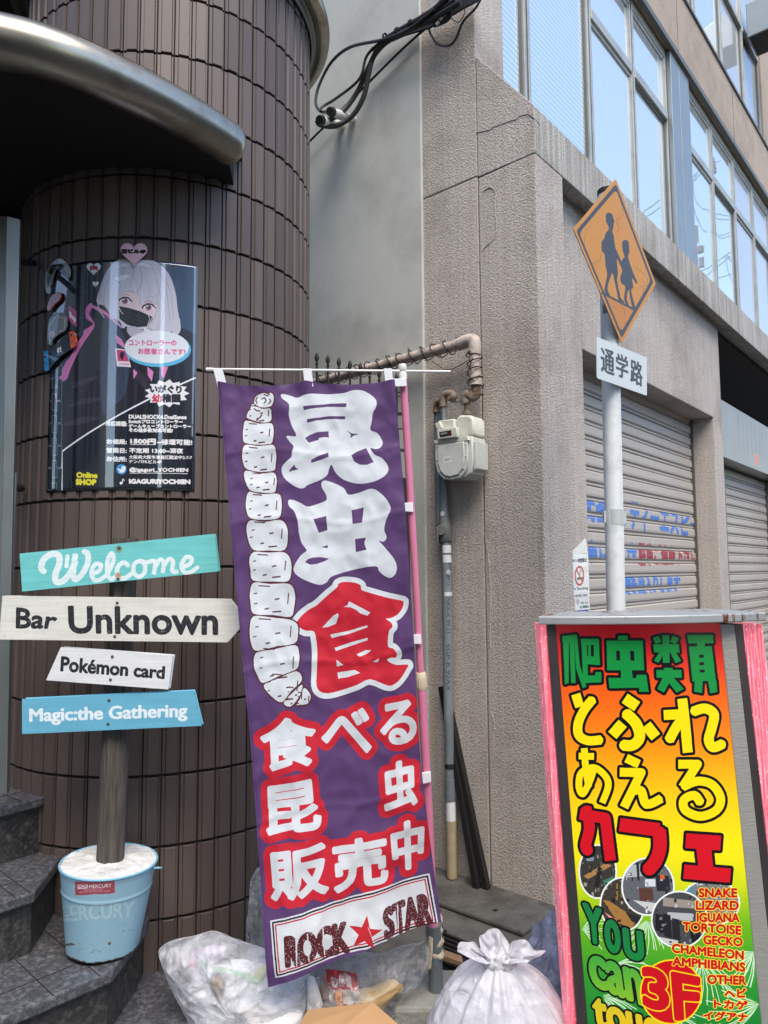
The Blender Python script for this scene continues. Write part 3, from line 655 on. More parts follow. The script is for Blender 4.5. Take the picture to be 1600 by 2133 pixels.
# ------------------------------------------------------------------ laminated poster on the column
RP = R0 + .004
t0_, t1_ = math.radians(-27.0), math.radians(25.0); zp0, zp1 = 1.888, 2.71
def SP(u, v, r=RP):
    u = np.asarray(u, float); v = np.asarray(v, float); th = t0_ + (t1_ - t0_) * u
    return CX + r * np.sin(th), CY - r * np.cos(th), zp0 + (zp1 - zp0) * v
z = Z(60, 480, .2626)
c = Canvas(900, 1230, SP, (17, 20, 30))
rs = np.random.RandomState(5)
# street backdrop, night sky; blue at the right is partly painted-in reflection
c.poly(z((560, 200), (1330, 230), (1330, 1180), (900, 1400), (560, 1500)), (26, 32, 48)); c.poly(z((1000, 230), (1320, 240), (1320, 820), (1180, 760)), (52, 78, 108))
for i in range(26):
    x, y = rs.uniform(260, 430), rs.uniform(430, 900); c.poly(z((x, y), (x + rs.uniform(6, 50), y + 5), (x + 30, y + rs.uniform(8, 22)), (x, y + 16)), [(40, 70, 90), (70, 40, 80), (30, 50, 80)][i % 3])
c.poly(z((315, 590), (380, 640), (380, 770), (310, 710)), (196, 70, 140)); c.text('Shop', z((322, 640), (372, 680), (370, 740), (320, 700)), (250, 240, 245), 2)
# jacket
c.poly(cr(z((470, 590), (560, 640), (640, 700), (740, 780), (900, 880), (960, 1000), (960, 1200), (900, 1330), (600, 1500), (270, 1740), (262, 1200), (330, 1000), (420, 820))), (34, 29, 40))
c.poly(cr(z((600, 640), (730, 790), (800, 1000), (760, 1300), (650, 1400), (590, 1450), (560, 1100))), (52, 62, 84))  # bluish sky-reflection band painted over the jacket
for q in (((330, 1250), (420, 1180), (560, 1160), (420, 1230)), ((300, 1400), (450, 1330), (620, 1330), (430, 1380)), ((270, 1540), (420, 1480), (560, 1490), (400, 1540)), ((620, 900), (700, 980), (720, 1150), (660, 1020)), ((820, 1100), (900, 1130), (930, 1250), (860, 1190))): c.poly(cr(z(*q)), (58, 50, 66))
c.poly(cr(z((480, 575), (560, 590), (660, 660), (730, 760), (700, 740), (620, 680), (500, 640))), (20, 18, 26))
c.poly(cr(z((490, 575), (452, 620), (458, 700), (512, 740), (440, 790), (430, 830), (380, 900), (330, 1000), (290, 1050), (255, 1130), (240, 1200), (300, 1180), (330, 1100), (400, 950), (450, 870), (520, 760), (500, 700), (480, 660), (505, 600))), (218, 122, 184))
c.poly(z((210, 1220), (250, 1250), (240, 1440), (205, 1300)), (210, 118, 180)); c.poly(cr(z((500, 590), (620, 650), (740, 780), (620, 680), (500, 610))), (226, 140, 196))
for q in (((690, 830), (735, 860), (780, 950), (700, 890)), ((830, 1100), (862, 1130), (830, 1180)), ((940, 1080), (990, 1120), (975, 1200), (945, 1150)), ((1050, 1080), (1105, 1080), (1070, 1180), (1050, 1140))): c.poly(z(*q), (226, 140, 196))
# hair
hair, hs = (206, 206, 220), (168, 166, 188)
c.poly(cr(z((720, 225), (640, 290), (590, 380), (545, 520), (545, 580), (600, 600), (660, 690), (720, 720), (745, 775), (775, 760), (800, 775), (960, 790), (1010, 800), (1040, 830), (1075, 800), (1110, 830), (1130, 800), (1165, 835), (1205, 780), (1180, 620), (1165, 500), (1120, 360), (1040, 270), (940, 220), (830, 205))), hair)
c.poly(cr(z((730, 520), (780, 490), (840, 500), (930, 560), (1000, 560), (1010, 640), (940, 750), (790, 740), (715, 660))), (232, 208, 214))
for q in (((800, 330), (770, 430), (730, 500), (790, 480), (840, 500), (860, 430)), ((900, 330), (890, 420), (860, 510), (900, 590), (960, 480)), ((990, 380), (960, 470), (950, 560), (1010, 580), (1030, 460)), ((640, 400), (610, 520), (640, 640), (700, 680), (690, 500))): c.poly(cr(z(*q)), hair); c.line(cr(z(*q)), .8, hs)
for q in (((700, 300), (640, 420), (610, 560)), ((760, 280), (720, 400), (700, 520)), ((850, 260), (830, 340), (800, 450)), ((960, 260), (1010, 360), (1040, 500)), ((1020, 290), (1080, 420), (1110, 600), (1120, 740)), ((1060, 330), (1130, 500), (1150, 700)), ((620, 330), (570, 470), (560, 560)), ((880, 280), (900, 380), (880, 480)), ((1030, 560), (1050, 680), (1020, 770)), ((600, 600), (560, 480), (600, 380))): c.line(z(*q), 1.1, hs)
for q in (((700, 290), (760, 260), (880, 250), (980, 290), (900, 280), (780, 285)), ((680, 380), (760, 350), (800, 360), (730, 400))): c.poly(cr(z(*q)), (236, 236, 244))
# eyes, mask
for ex, ey, er, sl in ((762, 560, 26, 4), (950, 612, 25, -2)):
    c.poly(cr(z((ex - 42, ey - 8), (ex - 10, ey - 26), (ex + 26, ey - 20), (ex + 44, ey + 2), (ex + 20, ey + 22), (ex - 16, ey + 22))), (240, 232, 238))
    c.disc(z((ex, ey))[0], (er * .2626, er * .25), (176, 120, 146)); c.disc(z((ex, ey - 4))[0], (er * .16, er * .17), (72, 60, 84)); c.disc(z((ex - 8, ey - 12))[0], (1.8, 1.6), (245, 240, 248))
    c.line(z((ex - 52, ey + 6), (ex - 40, ey - 14), (ex - 10, ey - 30), (ex + 26, ey - 26), (ex + 50, ey - 2), (ex + 58, ey + 4)), 3.2, (44, 38, 52)); c.line(z((ex - 34, ey - 44), (ex, ey - 52), (ex + 34, ey - 46)), .9, (130, 110, 130))
c.line(z((790, 478), (830, 484), (856, 498)), 1.2, (170, 160, 184)); c.line(z((950, 520), (980, 524), (1000, 540)), 1.2, (170, 160, 184))
c.poly(z((716, 600), (800, 616), (880, 640), (985, 688), (972, 735), (940, 760), (850, 768), (780, 748), (718, 700)), (30, 30, 36))
for q in (((724, 628), (830, 668), (968, 712)), ((722, 655), (820, 700), (950, 735)), ((730, 690), (810, 725), (900, 748)), ((800, 622), (790, 660), (810, 700)), ((880, 645), (870, 690), (890, 740))): c.line(z(*q), 1.1, (62, 62, 70))
for q in (((640, 380), (600, 480), (600, 580), (640, 650), (712, 720), (690, 660), (700, 600), (716, 560), (700, 520), (730, 430)), ((1010, 500), (1030, 600), (1000, 680), (960, 740), (930, 800), (1010, 790), (1060, 700), (1080, 560)), ((700, 640), (706, 720), (740, 770), (712, 745), (690, 690))): c.poly(cr(z(*q)), hair); c.line(cr(z(*q)), .9, hs)
for q in (((1000, 600), (985, 680), (950, 750)), ((1030, 620), (1010, 720), (980, 790)), ((940, 650), (960, 700), (940, 760)), ((715, 610), (735, 650), (750, 662)), ((705, 560), (700, 660), (730, 730)), ((900, 470), (905, 540), (898, 592), (930, 540)), ((840, 440), (850, 500), (880, 560))): c.line(z(*q), 1.2, (232, 232, 242))
for q in (((545, 560), (560, 640), (600, 690)), ((1195, 700), (1200, 770), (1170, 800)), ((1150, 740), (1170, 800), (1130, 830))): c.line(z(*q), 2.2, hair)
c.poly(cr(z((780, 770), (840, 760), (900, 790), (960, 770), (1000, 810), (930, 836), (850, 860), (790, 820))), (190, 186, 204))
# badge on the jacket
c.poly(z((686, 935), (775, 945), (812, 1085), (700, 1078)), (240, 232, 240)); c.poly(z((696, 945), (768, 952), (798, 1040), (706, 1036)), (196, 70, 122)); c.poly(z((730, 960), (760, 970), (745, 1030), (720, 1000)), (30, 20, 30)); c.text('24時間', z((715, 1046), (795, 1052), (797, 1072), (718, 1068)), (196, 70, 122), 0)
# white rule
c.line(z((1322, 1168), (930, 1350), (600, 1530), (262, 1755), (262, 2070)), 3.2, (240, 242, 244))
# hearts
def heart(cx, cy, s, lean=0): return z(*[(cx + s * (16 * math.sin(t) ** 3) / 16 + lean * (s * .4 if math.sin(t) ** 2 < .1 and math.cos(t) < 0 else 0), cy - s * (13 * math.cos(t) - 5 * math.cos(2 * t) - 2 * math.cos(3 * t) - math.cos(4 * t)) / 16) for t in np.linspace(0, 6.283, 41)[:-1]])
c.poly(heart(515, 300, 56, .5), (240, 240, 244)); c.poly(z((485, 285), (510, 275), (545, 285), (550, 325), (530, 310), (500, 312), (485, 325)), (176, 44, 60)); c.poly(heart(530, 424, 26, .5), (240, 240, 244))
# speech bubble
c.disc(z((1025, 945))[0], (262 * .2626, 138 * .2626), (96, 190, 230)); c.disc(z((1015, 925))[0], (255 * .2626, 130 * .2626), (232, 238, 246)); c.poly(z((920, 820), (910, 765), (980, 805)), (232, 238, 246))
c.text('コントローラーの', z((795, 868), (1170, 872), (1170, 912), (795, 912)), (226, 112, 160), 2); c.text('お医者さんです!', z((868, 935), (1240, 940), (1240, 985), (868, 980)), (226, 112, 160), 2)
# burst
bp = []
for i in range(26):
    a = 2 * math.pi * i / 26; r = (1.0 if i % 2 == 0 else .78); bp.append((1095 + 180 * r * math.cos(a), 1292 + 112 * r * math.sin(a)))
c.poly(z(*bp), (240, 240, 242)); c.text('いがぐり', z((965, 1228), (1210, 1232), (1210, 1290), (965, 1285)), (34, 34, 40), 3); c.text('幼', z((980, 1300), (1052, 1300), (1052, 1362), (980, 1362)), (206, 60, 84), 3); c.text('稚園', z((1058, 1300), (1200, 1300), (1200, 1362), (1058, 1362)), (34, 34, 40), 3)
wh = (238, 238, 238)
def tt(t, x0, y0, x1, y1, b=2, col=wh): c.text(t, z((x0, y0), (x1, y0 + 4), (x1, y1 + 4), (x0, y1)), col, b)
tt('DUALSHOCK4.DualSense', 795, 1462, 1250, 1492); tt('Switchプロコントローラー', 793, 1500, 1220, 1528); tt('ゲームキューブコントローラー', 793, 1536, 1285, 1564); tt('その他多数対応可能!', 795, 1568, 1140, 1598)
tt('対応機種:', 608, 1512, 778, 1548); tt('お値段:', 618, 1654, 775, 1692); tt('1500円', 808, 1652, 1005, 1690, 3); c.line(z((806, 1698), (1006, 1700)), 1.2, wh); tt('~修理可能!', 1018, 1656, 1295, 1698)
tt('営業日:', 618, 1724, 775, 1762); tt('不定期 13:00~深夜', 798, 1726, 1222, 1764); tt('お住所:', 618, 1792, 775, 1830); tt('大阪府大阪市浪速区難波中2-7-7', 795, 1782, 1295, 1812, 1); tt('ナンバFKビル4F', 795, 1818, 1052, 1845, 1)
c.disc(z((735, 1895))[0], (41 * .2626, 41 * .2626), (52, 150, 214))
c.poly(cr(z((705, 1885), (720, 1893), (735, 1890), (738, 1872), (752, 1868), (764, 1872), (772, 1872), (768, 1884), (762, 1908), (740, 1922), (712, 1918), (722, 1910), (710, 1902))), (240, 246, 250))
tt('@igaguri_YOCHIEN', 800, 1882, 1262, 1918, 2); c.line(z((800, 1926), (1262, 1930)), 1.2, wh)
c.disc(z((738, 1990))[0], (38 * .2626, 38 * .2626), (10, 12, 18)); c.line(z((744, 1970), (744, 2002)), 2, wh); c.disc(z((732, 2004))[0], (3.2, 3), wh); c.line(z((744, 1972), (760, 1984)), 2, wh); tt('IGAGURIYOCHIEN', 798, 1974, 1278, 2006, 3)
ye = (236, 226, 40); tt('Online', 380, 1920, 542, 1958, 3, ye); tt('SHOP', 376, 1974, 532, 2014, 4, ye)
# outlined block lettering running up the left side
ol = (150, 196, 214)
def olp(p):
    m = c.mask([z(*p)]); c.put(c.grow(m, 2), ol); c.put(m, (18, 22, 34))
for k in range(5):
    y = 1180 + k * 178
    olp([(150, y), (185, y), (185, y + 70), (225, y + 70), (225, y), (262, y), (258, y + 165), (222, y + 165), (222, y + 110), (185, y + 110), (185, y + 165), (148, y + 165)])
olp([(160, 1170), (240, 1030), (262, 1060), (262, 1150), (200, 1170)])
for q in (((190, 360), (300, 330), (190, 470), (290, 400)), ((200, 620), (280, 640), (190, 800), (290, 780))): c.line(z(*q), .8, (130, 140, 150))
pst = sheet(SP, 60, 90)
M_post = printmat('poster_print', c, coatior=2.1, rough=.3, coat=1, coatr=.03, var=.03, vs=8, bump=.05, bs=7, bdist=.004)
po = obj('poster', pst, M_post, smooth=True, auto=180, solid=.001); tag(po, 'glossy dark poster of a silver-haired figure in a black mask on the tiled column', 'poster')
M_lam = mat('laminate_edge', (150, 150, 150), rough=.2, coat=1, var=.02)
# stickers standing off the left edge: controllers and a handheld console, each cut to its outline
def cut(name, label, pts, S, col, extra=None, th=.006, cat='sticker', w=400, h=400):
    cc = Canvas(w, h, S, col)
    if extra: extra(cc)
    b = B(); P = []
    uvs = []
    q = cc.inv(pts)
    for x, y in q:
        u, v = x / w, 1 - y / h; P.append(Vector([float(k) for k in S(u, v)])); uvs.append((u, v))
    n = len(P); cen = sum(P, Vector()) / n; nv = Vector((cen.x - CX, cen.y - CY, 0)).normalized() if S is SPf else None
    back = [p - nv * th for p in P]
    b.add(P + back, [tuple(range(n))] + [(i, (i + 1) % n, n + (i + 1) % n, n + i) for i in range(n)] + [tuple(range(n, 2 * n))[::-1]]); b.uv = uvs + uvs
    return tag(obj(name, b, printmat(name + '_print', cc, rough=.25, coat=.8, var=.03)), label, cat)
def SPf(u, v):
    u = np.asarray(u, float); v = np.asarray(v, float); th = math.radians(-42) + math.radians(70) * u
    r = RP + .012; return CX + r * np.sin(th), CY - r * np.cos(th), 2.0 + v * .9
def x1(cc):
    cc.poly(cr(z((165, 300), (235, 235), (300, 330), (285, 360), (225, 300), (185, 350), (170, 430), (200, 470), (150, 420))), (56, 58, 60))
    for p in ((150, 352), (245, 250), (225, 292)): cc.disc(z(p)[0], (3.4, 3.4), (190, 192, 192)); cc.disc(z(p)[0], (2, 2), (90, 92, 92))
cut('controller_sticker', 'grey cut-out sticker of a horned game controller above the poster edge', cr(z((128, 440), (130, 360), (160, 290), (205, 240), (250, 222), (300, 260), (322, 310), (318, 365), (290, 380), (225, 300), (190, 350), (172, 430), (165, 500), (140, 490)), 3), SPf, (150, 150, 148), x1)
cut('controller_sticker', 'small orange cut-out sticker of a controller beside the poster', cr(z((152, 580), (180, 520), (230, 485), (250, 500), (245, 545), (200, 590), (165, 635), (145, 625)), 3), SPf, (196, 74, 42), lambda cc: [cc.disc(z(p)[0], (2.5, 2.5), (90, 30, 22)) for p in ((180, 560), (215, 535), (195, 580), (230, 510))])
def x2(cc):
    cc.disc(z((185, 820))[0], (5, 6), (220, 210, 208)); cc.disc(z((186, 822))[0], (3, 3), (196, 90, 90)); cc.line(z((165, 900), (160, 760), (215, 680), (290, 700), (280, 790), (240, 800)), 1.6, (200, 200, 196))
cut('charm_sticker', 'dangling grey key-charm sticker under the orange one on the poster edge', cr(z((150, 790), (165, 700), (215, 655), (285, 660), (298, 720), (285, 790), (225, 830), (185, 870), (180, 910), (150, 890)), 3), SPf, (112, 112, 110), x2)
def x3(cc):
    cc.poly(z((118, 960), (150, 950), (160, 1110), (122, 1115)), (38, 148, 208)); cc.poly(z((318, 800), (360, 800), (376, 860), (372, 920), (332, 935)), (224, 96, 56))
    for p in ((130, 1000), (336, 830)): cc.disc(z(p)[0], (2.4, 2.6), (26, 30, 40))
    for p in ((128, 1050), (138, 1060), (350, 880), (340, 890)): cc.disc(z(p)[0], (1.2, 1.2), (26, 30, 40))
    cc.poly(z((175, 960), (210, 945), (215, 1040), (180, 1060)), (34, 80, 120))
    cc.text('SWITCH', z((212, 985), (268, 960), (270, 975), (214, 1000)), (230, 230, 230), 0); cc.poly(z((222, 935), (238, 928), (240, 968), (224, 974)), (235, 235, 235)); cc.poly(z((242, 926), (256, 920), (258, 962), (244, 966)), (235, 235, 235))
cut('console_sticker', 'cut-out sticker of a handheld console with blue and orange grips', cr(z((114, 1000), (120, 960), (150, 945), (240, 880), (318, 808), (345, 795), (368, 830), (374, 915), (345, 935), (240, 1010), (165, 1095), (125, 1118)), 3), SPf, (30, 32, 38), x3)
def x4(cc):
    cc.text('当ビル4F', z((738, 148), (925, 152), (925, 182), (738, 180)), (30, 26, 32), 3)
def heart2(cx, cy, s): return z(*[(cx + s * math.sin(t) ** 3, cy - s * .92 * (13 * math.cos(t) - 5 * math.cos(2 * t) - 2 * math.cos(3 * t) - math.cos(4 * t)) / 15.5) for t in np.linspace(0, 6.283, 41)[:-1]])
cut('heart_sticker', 'pink heart sticker clipped over the top edge of the poster', heart2(833, 175, 106), SPf, (236, 190, 204), x4, w=900, h=1300)

# ------------------------------------------------------------------ bucket with concrete, post and four boards
BY = 2.285; BX = AY(215, 1968, BY).x
bk = thing('bucket', 'pale blue metal bucket filled with white concrete on the lowest granite step', 'bucket', (BX, BY, .466))
axb = Vector((.05, 0, 1)).normalized(); bc0 = Vector((BX, BY, .466))
M_blue = mat('blue_enamel', (132, 186, 208), rough=.42, var=.06, vscale=4, dirt=(104, 150, 172), dscale=7, damt=.5, bump=.15, bscale=6, bdist=.01, coat=.2)
M_conc = mat('rough_concrete', (214, 213, 208), rough=.95, var=.12, vscale=14, bump=1, bscale=38, bdist=.012, dirt=(140, 134, 120), dscale=12, damt=.5)
BH = .245
def bf(u, v, off=0):     # bucket side: u -> angle, v -> height
    th = (np.asarray(u, float) - .5) * 2 * math.pi; v = np.asarray(v, float)
    r = .104 + (.139 - .104) * v + off
    x = r * np.sin(th); y = -r * np.cos(th); h = v * BH
    # slight lean of the axis
    return BX + x + .05 * h, BY + y, .476 + h - .05 * x
cb_ = Canvas(1300, 700, lambda u, v: bf(.27 + .46 * np.asarray(u, float), v), (150, 190, 206))
z6 = Z(0, 1540, .35)
cb_.text('MERCURY', z6((330, 1000), (800, 965), (790, 1055), (345, 1085)), (176, 208, 216), 3)
cb_.text('INDUSTRIAL TOOLS', z6((480, 1105), (740, 1090), (735, 1130), (485, 1145)), (138, 191, 211), 0)
cb_.poly(cr(z6((446, 845), (560, 842), (682, 838), (684, 915), (560, 922), (448, 928)), 1), (168, 74, 88)); cb_.text('MERCURY', z6((530, 866), (664, 858), (664, 880), (530, 888)), (240, 225, 228), 1)
cb_.poly(z6((462, 866), (522, 862), (522, 888), (462, 892)), (236, 220, 224)); cb_.text('MCR', z6((468, 868), (516, 866), (516, 884), (468, 888)), (168, 74, 88), 1)
cb_.text('Power & Hand Tools', z6((500, 893), (610, 888), (610, 899), (500, 904)), (225, 190, 196), 0); cb_.text('Ideal for industrial strength', z6((470, 906), (655, 898), (655, 909), (470, 917)), (225, 190, 196), 0)
rs = np.random.RandomState(11)
for i in range(70):     # scuffs and chipped enamel
    x, y = rs.uniform(400, 850), rs.uniform(880, 1280); a = rs.uniform(0, 6.28); l = rs.uniform(3, 26)
    if y < 1080 and rs.rand() < .6: continue
    cb_.line(z6((x, y), (x + l * math.cos(a), y + l * math.sin(a))), rs.uniform(.4, 1.3), [(92, 96, 96), (104, 128, 138), (160, 206, 222)][i % 3])
rr3 = np.random.RandomState(8)
for i in range(60):
    x_ = rr3.randint(0, 1300); w_ = rr3.randint(8, 60); h_ = rr3.randint(3, 16); cb_.a[700 - h_:, x_:x_ + w_] = np.array([(112, 94, 78), (84, 70, 60), (150, 146, 136)][i % 3]) / 255
cb_.poly(cr(z6((640, 1215), (660, 1205), (655, 1228))), (120, 96, 80))
M_bk = printmat('bucket_print', cb_, rough=.42, var=.08, vs=9, coat=.15, bump=.2, bs=7, bdist=.008)
b = B()
def bfn(u, v):
    p = [float(k) for k in bf(u, v, .0028 * math.exp(-((v - .72) / .012) ** 2) + .002 * math.exp(-((v - .97) / .02) ** 2) + .0015 * math.sin(u * 40) * (1 - v) ** 2)]
    return p
b.grid(bfn, 72, 60); b.uv = [((u - .27) / .46, v) for u, v in b.uv]; obj('side', b, M_bk, bk, smooth=True, auto=180, solid=.002)
b = B(); b.tube([Vector([float(k) for k in bf(i / 48, 1.0, .001)]) for i in range(49)], .0035, 8, cap=False); obj('rim', b, M_blue, bk, smooth=True)
# concrete fill, slightly domed and uneven
def cf_(u, v):
    th = u * 2 * math.pi; r = .1385 * v; x, y = r * math.sin(th), -r * math.cos(th)
    return BX + x + .05 * BH, BY + y, .476 + BH + .001 - .05 * x + .007 * (1 - v ** 4) + .005 * noise.noise(Vector((x * 40, y * 40, 1)))
b = B(); b.grid(cf_, 40, 12); b.uv = None; obj('concrete_fill', b, M_conc, bk, smooth=True, auto=180)
eb = B(); ep = Vector([float(k) for k in bf(.5 + .235, .965, .0)]); eb.lathe(ep + Vector((.016, 0, 0)), [(.006, -.002), (.014, -.002), (.014, .002), (.006, .002), (.006, -.002)], 16, ax=(0, .35, 1)); obj('ear', eb, M_blue, bk, smooth=True)
# post
M_wood = mat('weathered_wood', (92, 85, 78), rough=.9, var=.6, vscale=16, stretch=(9, 9, .5), bump=1, bscale=12, bdist=.015, dirt=(40, 35, 31), dscale=5, damt=.8)
po_ = thing('signpost', 'weathered round wooden post set in the blue bucket', 'post', (BX + .015, BY, .70))
p_bot = Vector((AY(229, 1790, BY).x, BY, .70)); p_top = AY(262, 1122, BY)
b = B(); n = 40; k0 = len(b.v)
segs = 28; vs = []
for i in range(n + 1):
    c0_ = p_bot.lerp(p_top, i / n)
    for k in range(segs):
        a = 2 * math.pi * k / segs; r = .0415 - .004 * i / n + .003 * noise.noise(Vector((math.cos(a) * 3, math.sin(a) * 3, i * .12))) + .0015 * noise.noise(Vector((math.cos(a) * 9, math.sin(a) * 9, i * .4))) - (.006 if abs(((a - 4.9 + .25 * noise.noise(Vector((0, 0, i * .1)))) + math.pi) % (2 * math.pi) - math.pi) < .09 else 0)
        vs.append(c0_ + Vector((math.cos(a), math.sin(a), 0)) * r)
b.add(vs, [(i * segs + k, i * segs + (k + 1) % segs, (i + 1) * segs + (k + 1) % segs, (i + 1) * segs + k) for i in range(n) for k in range(segs)] + [tuple(n * segs + k for k in range(segs))])
obj('post', b, M_wood, po_, smooth=True, auto=50)
def board(name, label, outline, bg, paint, w=1200, h=400, wear=.6, wc=(120, 110, 100), nails=(), rust=()):
    Yb = 2.215; pts = [AY(x, y, Yb) for x, y in outline]; lo = Vector((min(p.x for p in pts), Yb, min(p.z for p in pts))); hi = Vector((max(p.x for p in pts), Yb, max(p.z for p in pts)))
    S = planeS(lo, (1, 0, 0), (0, 0, 1), hi.x - lo.x, hi.z - lo.z)
    cc = Canvas(w, h, S, bg); paint(cc)
    for x, y in rust:
        for k in range(9): cc.put(cc.mask([[(x + (9 - k) * .9 * math.cos(g), y + (9 - k) * (.8 + .35 * (math.sin(g) > 0)) * math.sin(g)) for g in np.linspace(0, 6.28, 20)[:-1]]]), lambda u, v, k=k: np.array(cc.a[np.clip((v * h).astype(int), 0, h - 1), np.clip((u * w).astype(int), 0, w - 1)] * 255 * .86 + np.array((150, 100, 50)) * .14))
    b = B(); n = len(pts); bk_ = [p + Vector((0, .022, 0)) for p in pts]
    uv = [((p.x - lo.x) / (hi.x - lo.x), (p.z - lo.z) / (hi.z - lo.z)) for p in pts]
    b.add(pts + bk_, [tuple(range(n)), tuple(range(n, 2 * n))[::-1]] + [(i, (i + 1) % n, n + (i + 1) % n, n + i) for i in range(n)]); b.uv = uv + uv
    t = thing(name, label, 'sign board', tuple((lo + hi) / 2 + Vector((0, .01, 0))), 'painted boards on the wooden post')
    obj('plank', b, printmat('board_print', cc, grain=.09, rough=.6, var=.1, vs=14, wear=wear, wearcol=wc, bump=.35, bs=30, bdist=.002), t, bevel=.003)
    for x, y in nails:
        nb = B(); nb.lathe(AY(x, y, Yb - .0005), [(0, .002), (.004, .0015), (.005, 0)], 10, ax=(0, -1, 0)); obj('screw', nb, M_alumd, t, smooth=True)
    return t
z7 = Z(0, 1000, .35)
def wl(cc):
    W_ = (226, 240, 240)
    def s(pts, w): cc.put(cc.grow(cc.line(cr_open(z7(*pts)), w * .35), 2), W_)
    # hand-painted script
    s([(262, 545), (245, 520), (262, 470), (310, 440), (350, 450), (352, 500), (330, 560), (335, 605), (375, 600), (420, 550), (450, 480)], 34)
    s([(395, 520), (400, 470), (402, 450)], 20)
    s([(450, 440), (438, 520), (442, 590), (480, 570), (520, 500), (522, 440), (500, 425)], 30)
    s([(545, 560), (590, 540), (600, 505), (568, 500), (545, 545), (560, 595), (600, 590), (640, 560)], 22)
    s([(640, 560), (675, 480), (665, 435), (640, 480), (640, 560), (665, 590), (700, 560)], 22)
    s([(765, 510), (735, 490), (700, 520), (702, 570), (740, 585), (785, 555)], 24)
    s([(830, 480), (800, 500), (795, 545), (825, 575), (860, 550), (862, 505), (835, 480), (870, 490), (905, 480)], 22)
    s([(905, 480), (925, 490), (915, 560)], 22); s([(918, 530), (950, 475), (975, 490), (968, 550)], 22); s([(970, 520), (1005, 470), (1030, 485), (1025, 540), (1055, 545)], 22)
    s([(1080, 520), (1130, 500), (1140, 465), (1105, 460), (1080, 510), (1100, 550), (1140, 545), (1180, 515)], 22)
def cr_open(p, n=5):
    p = np.array(p, float); p = np.vstack([p[:1], p, p[-1:]]); out = []
    for i in range(1, len(p) - 2):
        a, b_, c_, d = p[i - 1:i + 3]
        for k in range(n): t = k / n; out.append(.5 * (2 * b_ + (c_ - a) * t + (2 * a - 5 * b_ + 4 * c_ - d) * t * t + (3 * b_ - a - 3 * c_ + d) * t ** 3))
    return out + [p[-2]]
board('painted_board', 'turquoise tilted board with white script Welcome, topmost on the post', [(43, 1155), (445, 1114), (454, 1188), (48, 1230)], (112, 202, 200), wl, nails=[(248, 1141), (246, 1206)], rust=[(248, 1143), (246, 1198)], wc=(150, 190, 186))
board('painted_board', 'long white arrow-ended board with large black lettering', [(7, 1243), (478, 1250), (497, 1274), (498, 1308), (473, 1336), (0, 1330)], (222, 222, 212),
      lambda cc: [cc.text('Bar', z7((100, 762), (346, 790), (322, 882), (98, 880)), (34, 36, 42), 5), cc.text('Unknown', z7((410, 755), (1292, 762), (1292, 918), (415, 908)), (34, 36, 42), 7)], h=260, w=1500, wc=(190, 188, 178), nails=[(244, 1256), (239, 1326)])
board('painted_board', 'short white slant-cut board lettered with a card game in black', [(128, 1350), (358, 1367), (349, 1434), (99, 1415)], (226, 228, 228),
      lambda cc: [cc.text('Pokémon card', z7((368, 1052), (980, 1112), (975, 1182), (362, 1136)), (26, 28, 34), 7)], wc=(196, 196, 192), nails=[(234, 1368), (230, 1416)])
board('painted_board', 'sky blue board with white lettering, lowest on the post', [(48, 1458), (401, 1441), (418, 1510), (48, 1527)], (104, 178, 204),
      lambda cc: [cc.text('Magic:the Gathering', z7((178, 1362), (1112, 1332), (1112, 1432), (178, 1460)), (230, 240, 244), 5)], wc=(110, 180, 210), nails=[(227, 1459), (225, 1508)])

# ------------------------------------------------------------------ banner
YT = 2.15
Lk = [((455, 797), 2.15), ((478, 1050), 2.15), ((500, 1300), 2.15), ((524, 1560), 2.15), ((543, 1830), 2.14), ((560, 2052), 2.13)]
Rk = [((822, 793), 2.15), ((843, 1050), 2.17), ((862, 1330), 2.20), ((878, 1600), 2.225), ((901, 1790), 2.245), ((919, 1918), 2.25)]
Lp = [AY(*p, Y) for p, Y in Lk]; Rp = [AY(*p, Y) for p, Y in Rk]
def curve(P, v):
    P = np.array([tuple(p) for p in P]); d = np.concatenate([[0], np.cumsum(np.linalg.norm(P[1:] - P[:-1], axis=1))]); d /= d[-1]
    t = 1 - np.asarray(v, float); m = np.gradient(P, d, axis=0)
    i = np.clip(np.searchsorted(d, np.clip(t, 0, 1), side='right') - 1, 0, len(P) - 2); h = d[i + 1] - d[i]; s = ((t - d[i]) / h)
    s_ = s[..., None]; h_ = h[..., None]
    return (2 * s_ ** 3 - 3 * s_ ** 2 + 1) * P[i] + (s_ ** 3 - 2 * s_ ** 2 + s_) * h_ * m[i] + (-2 * s_ ** 3 + 3 * s_ ** 2) * P[i + 1] + (s_ ** 3 - s_ ** 2) * h_ * m[i + 1]
def SB(u, v):
    u = np.asarray(u, float); v = np.asarray(v, float); u, v = np.broadcast_arrays(u, v)
    l = curve(Lp, v); r = curve(Rp, v); P = l * (1 - u[..., None]) + r * u[..., None]
    return P[..., 0], P[..., 1], P[..., 2]
zb = Z(420, 700, .375); zl = Z(480, 1400, .3436)
cB = Canvas(1000, 3200, SB, (94, 66, 114))
WH = (224, 230, 234); RED = (206, 38, 56); BR = (88, 40, 46)
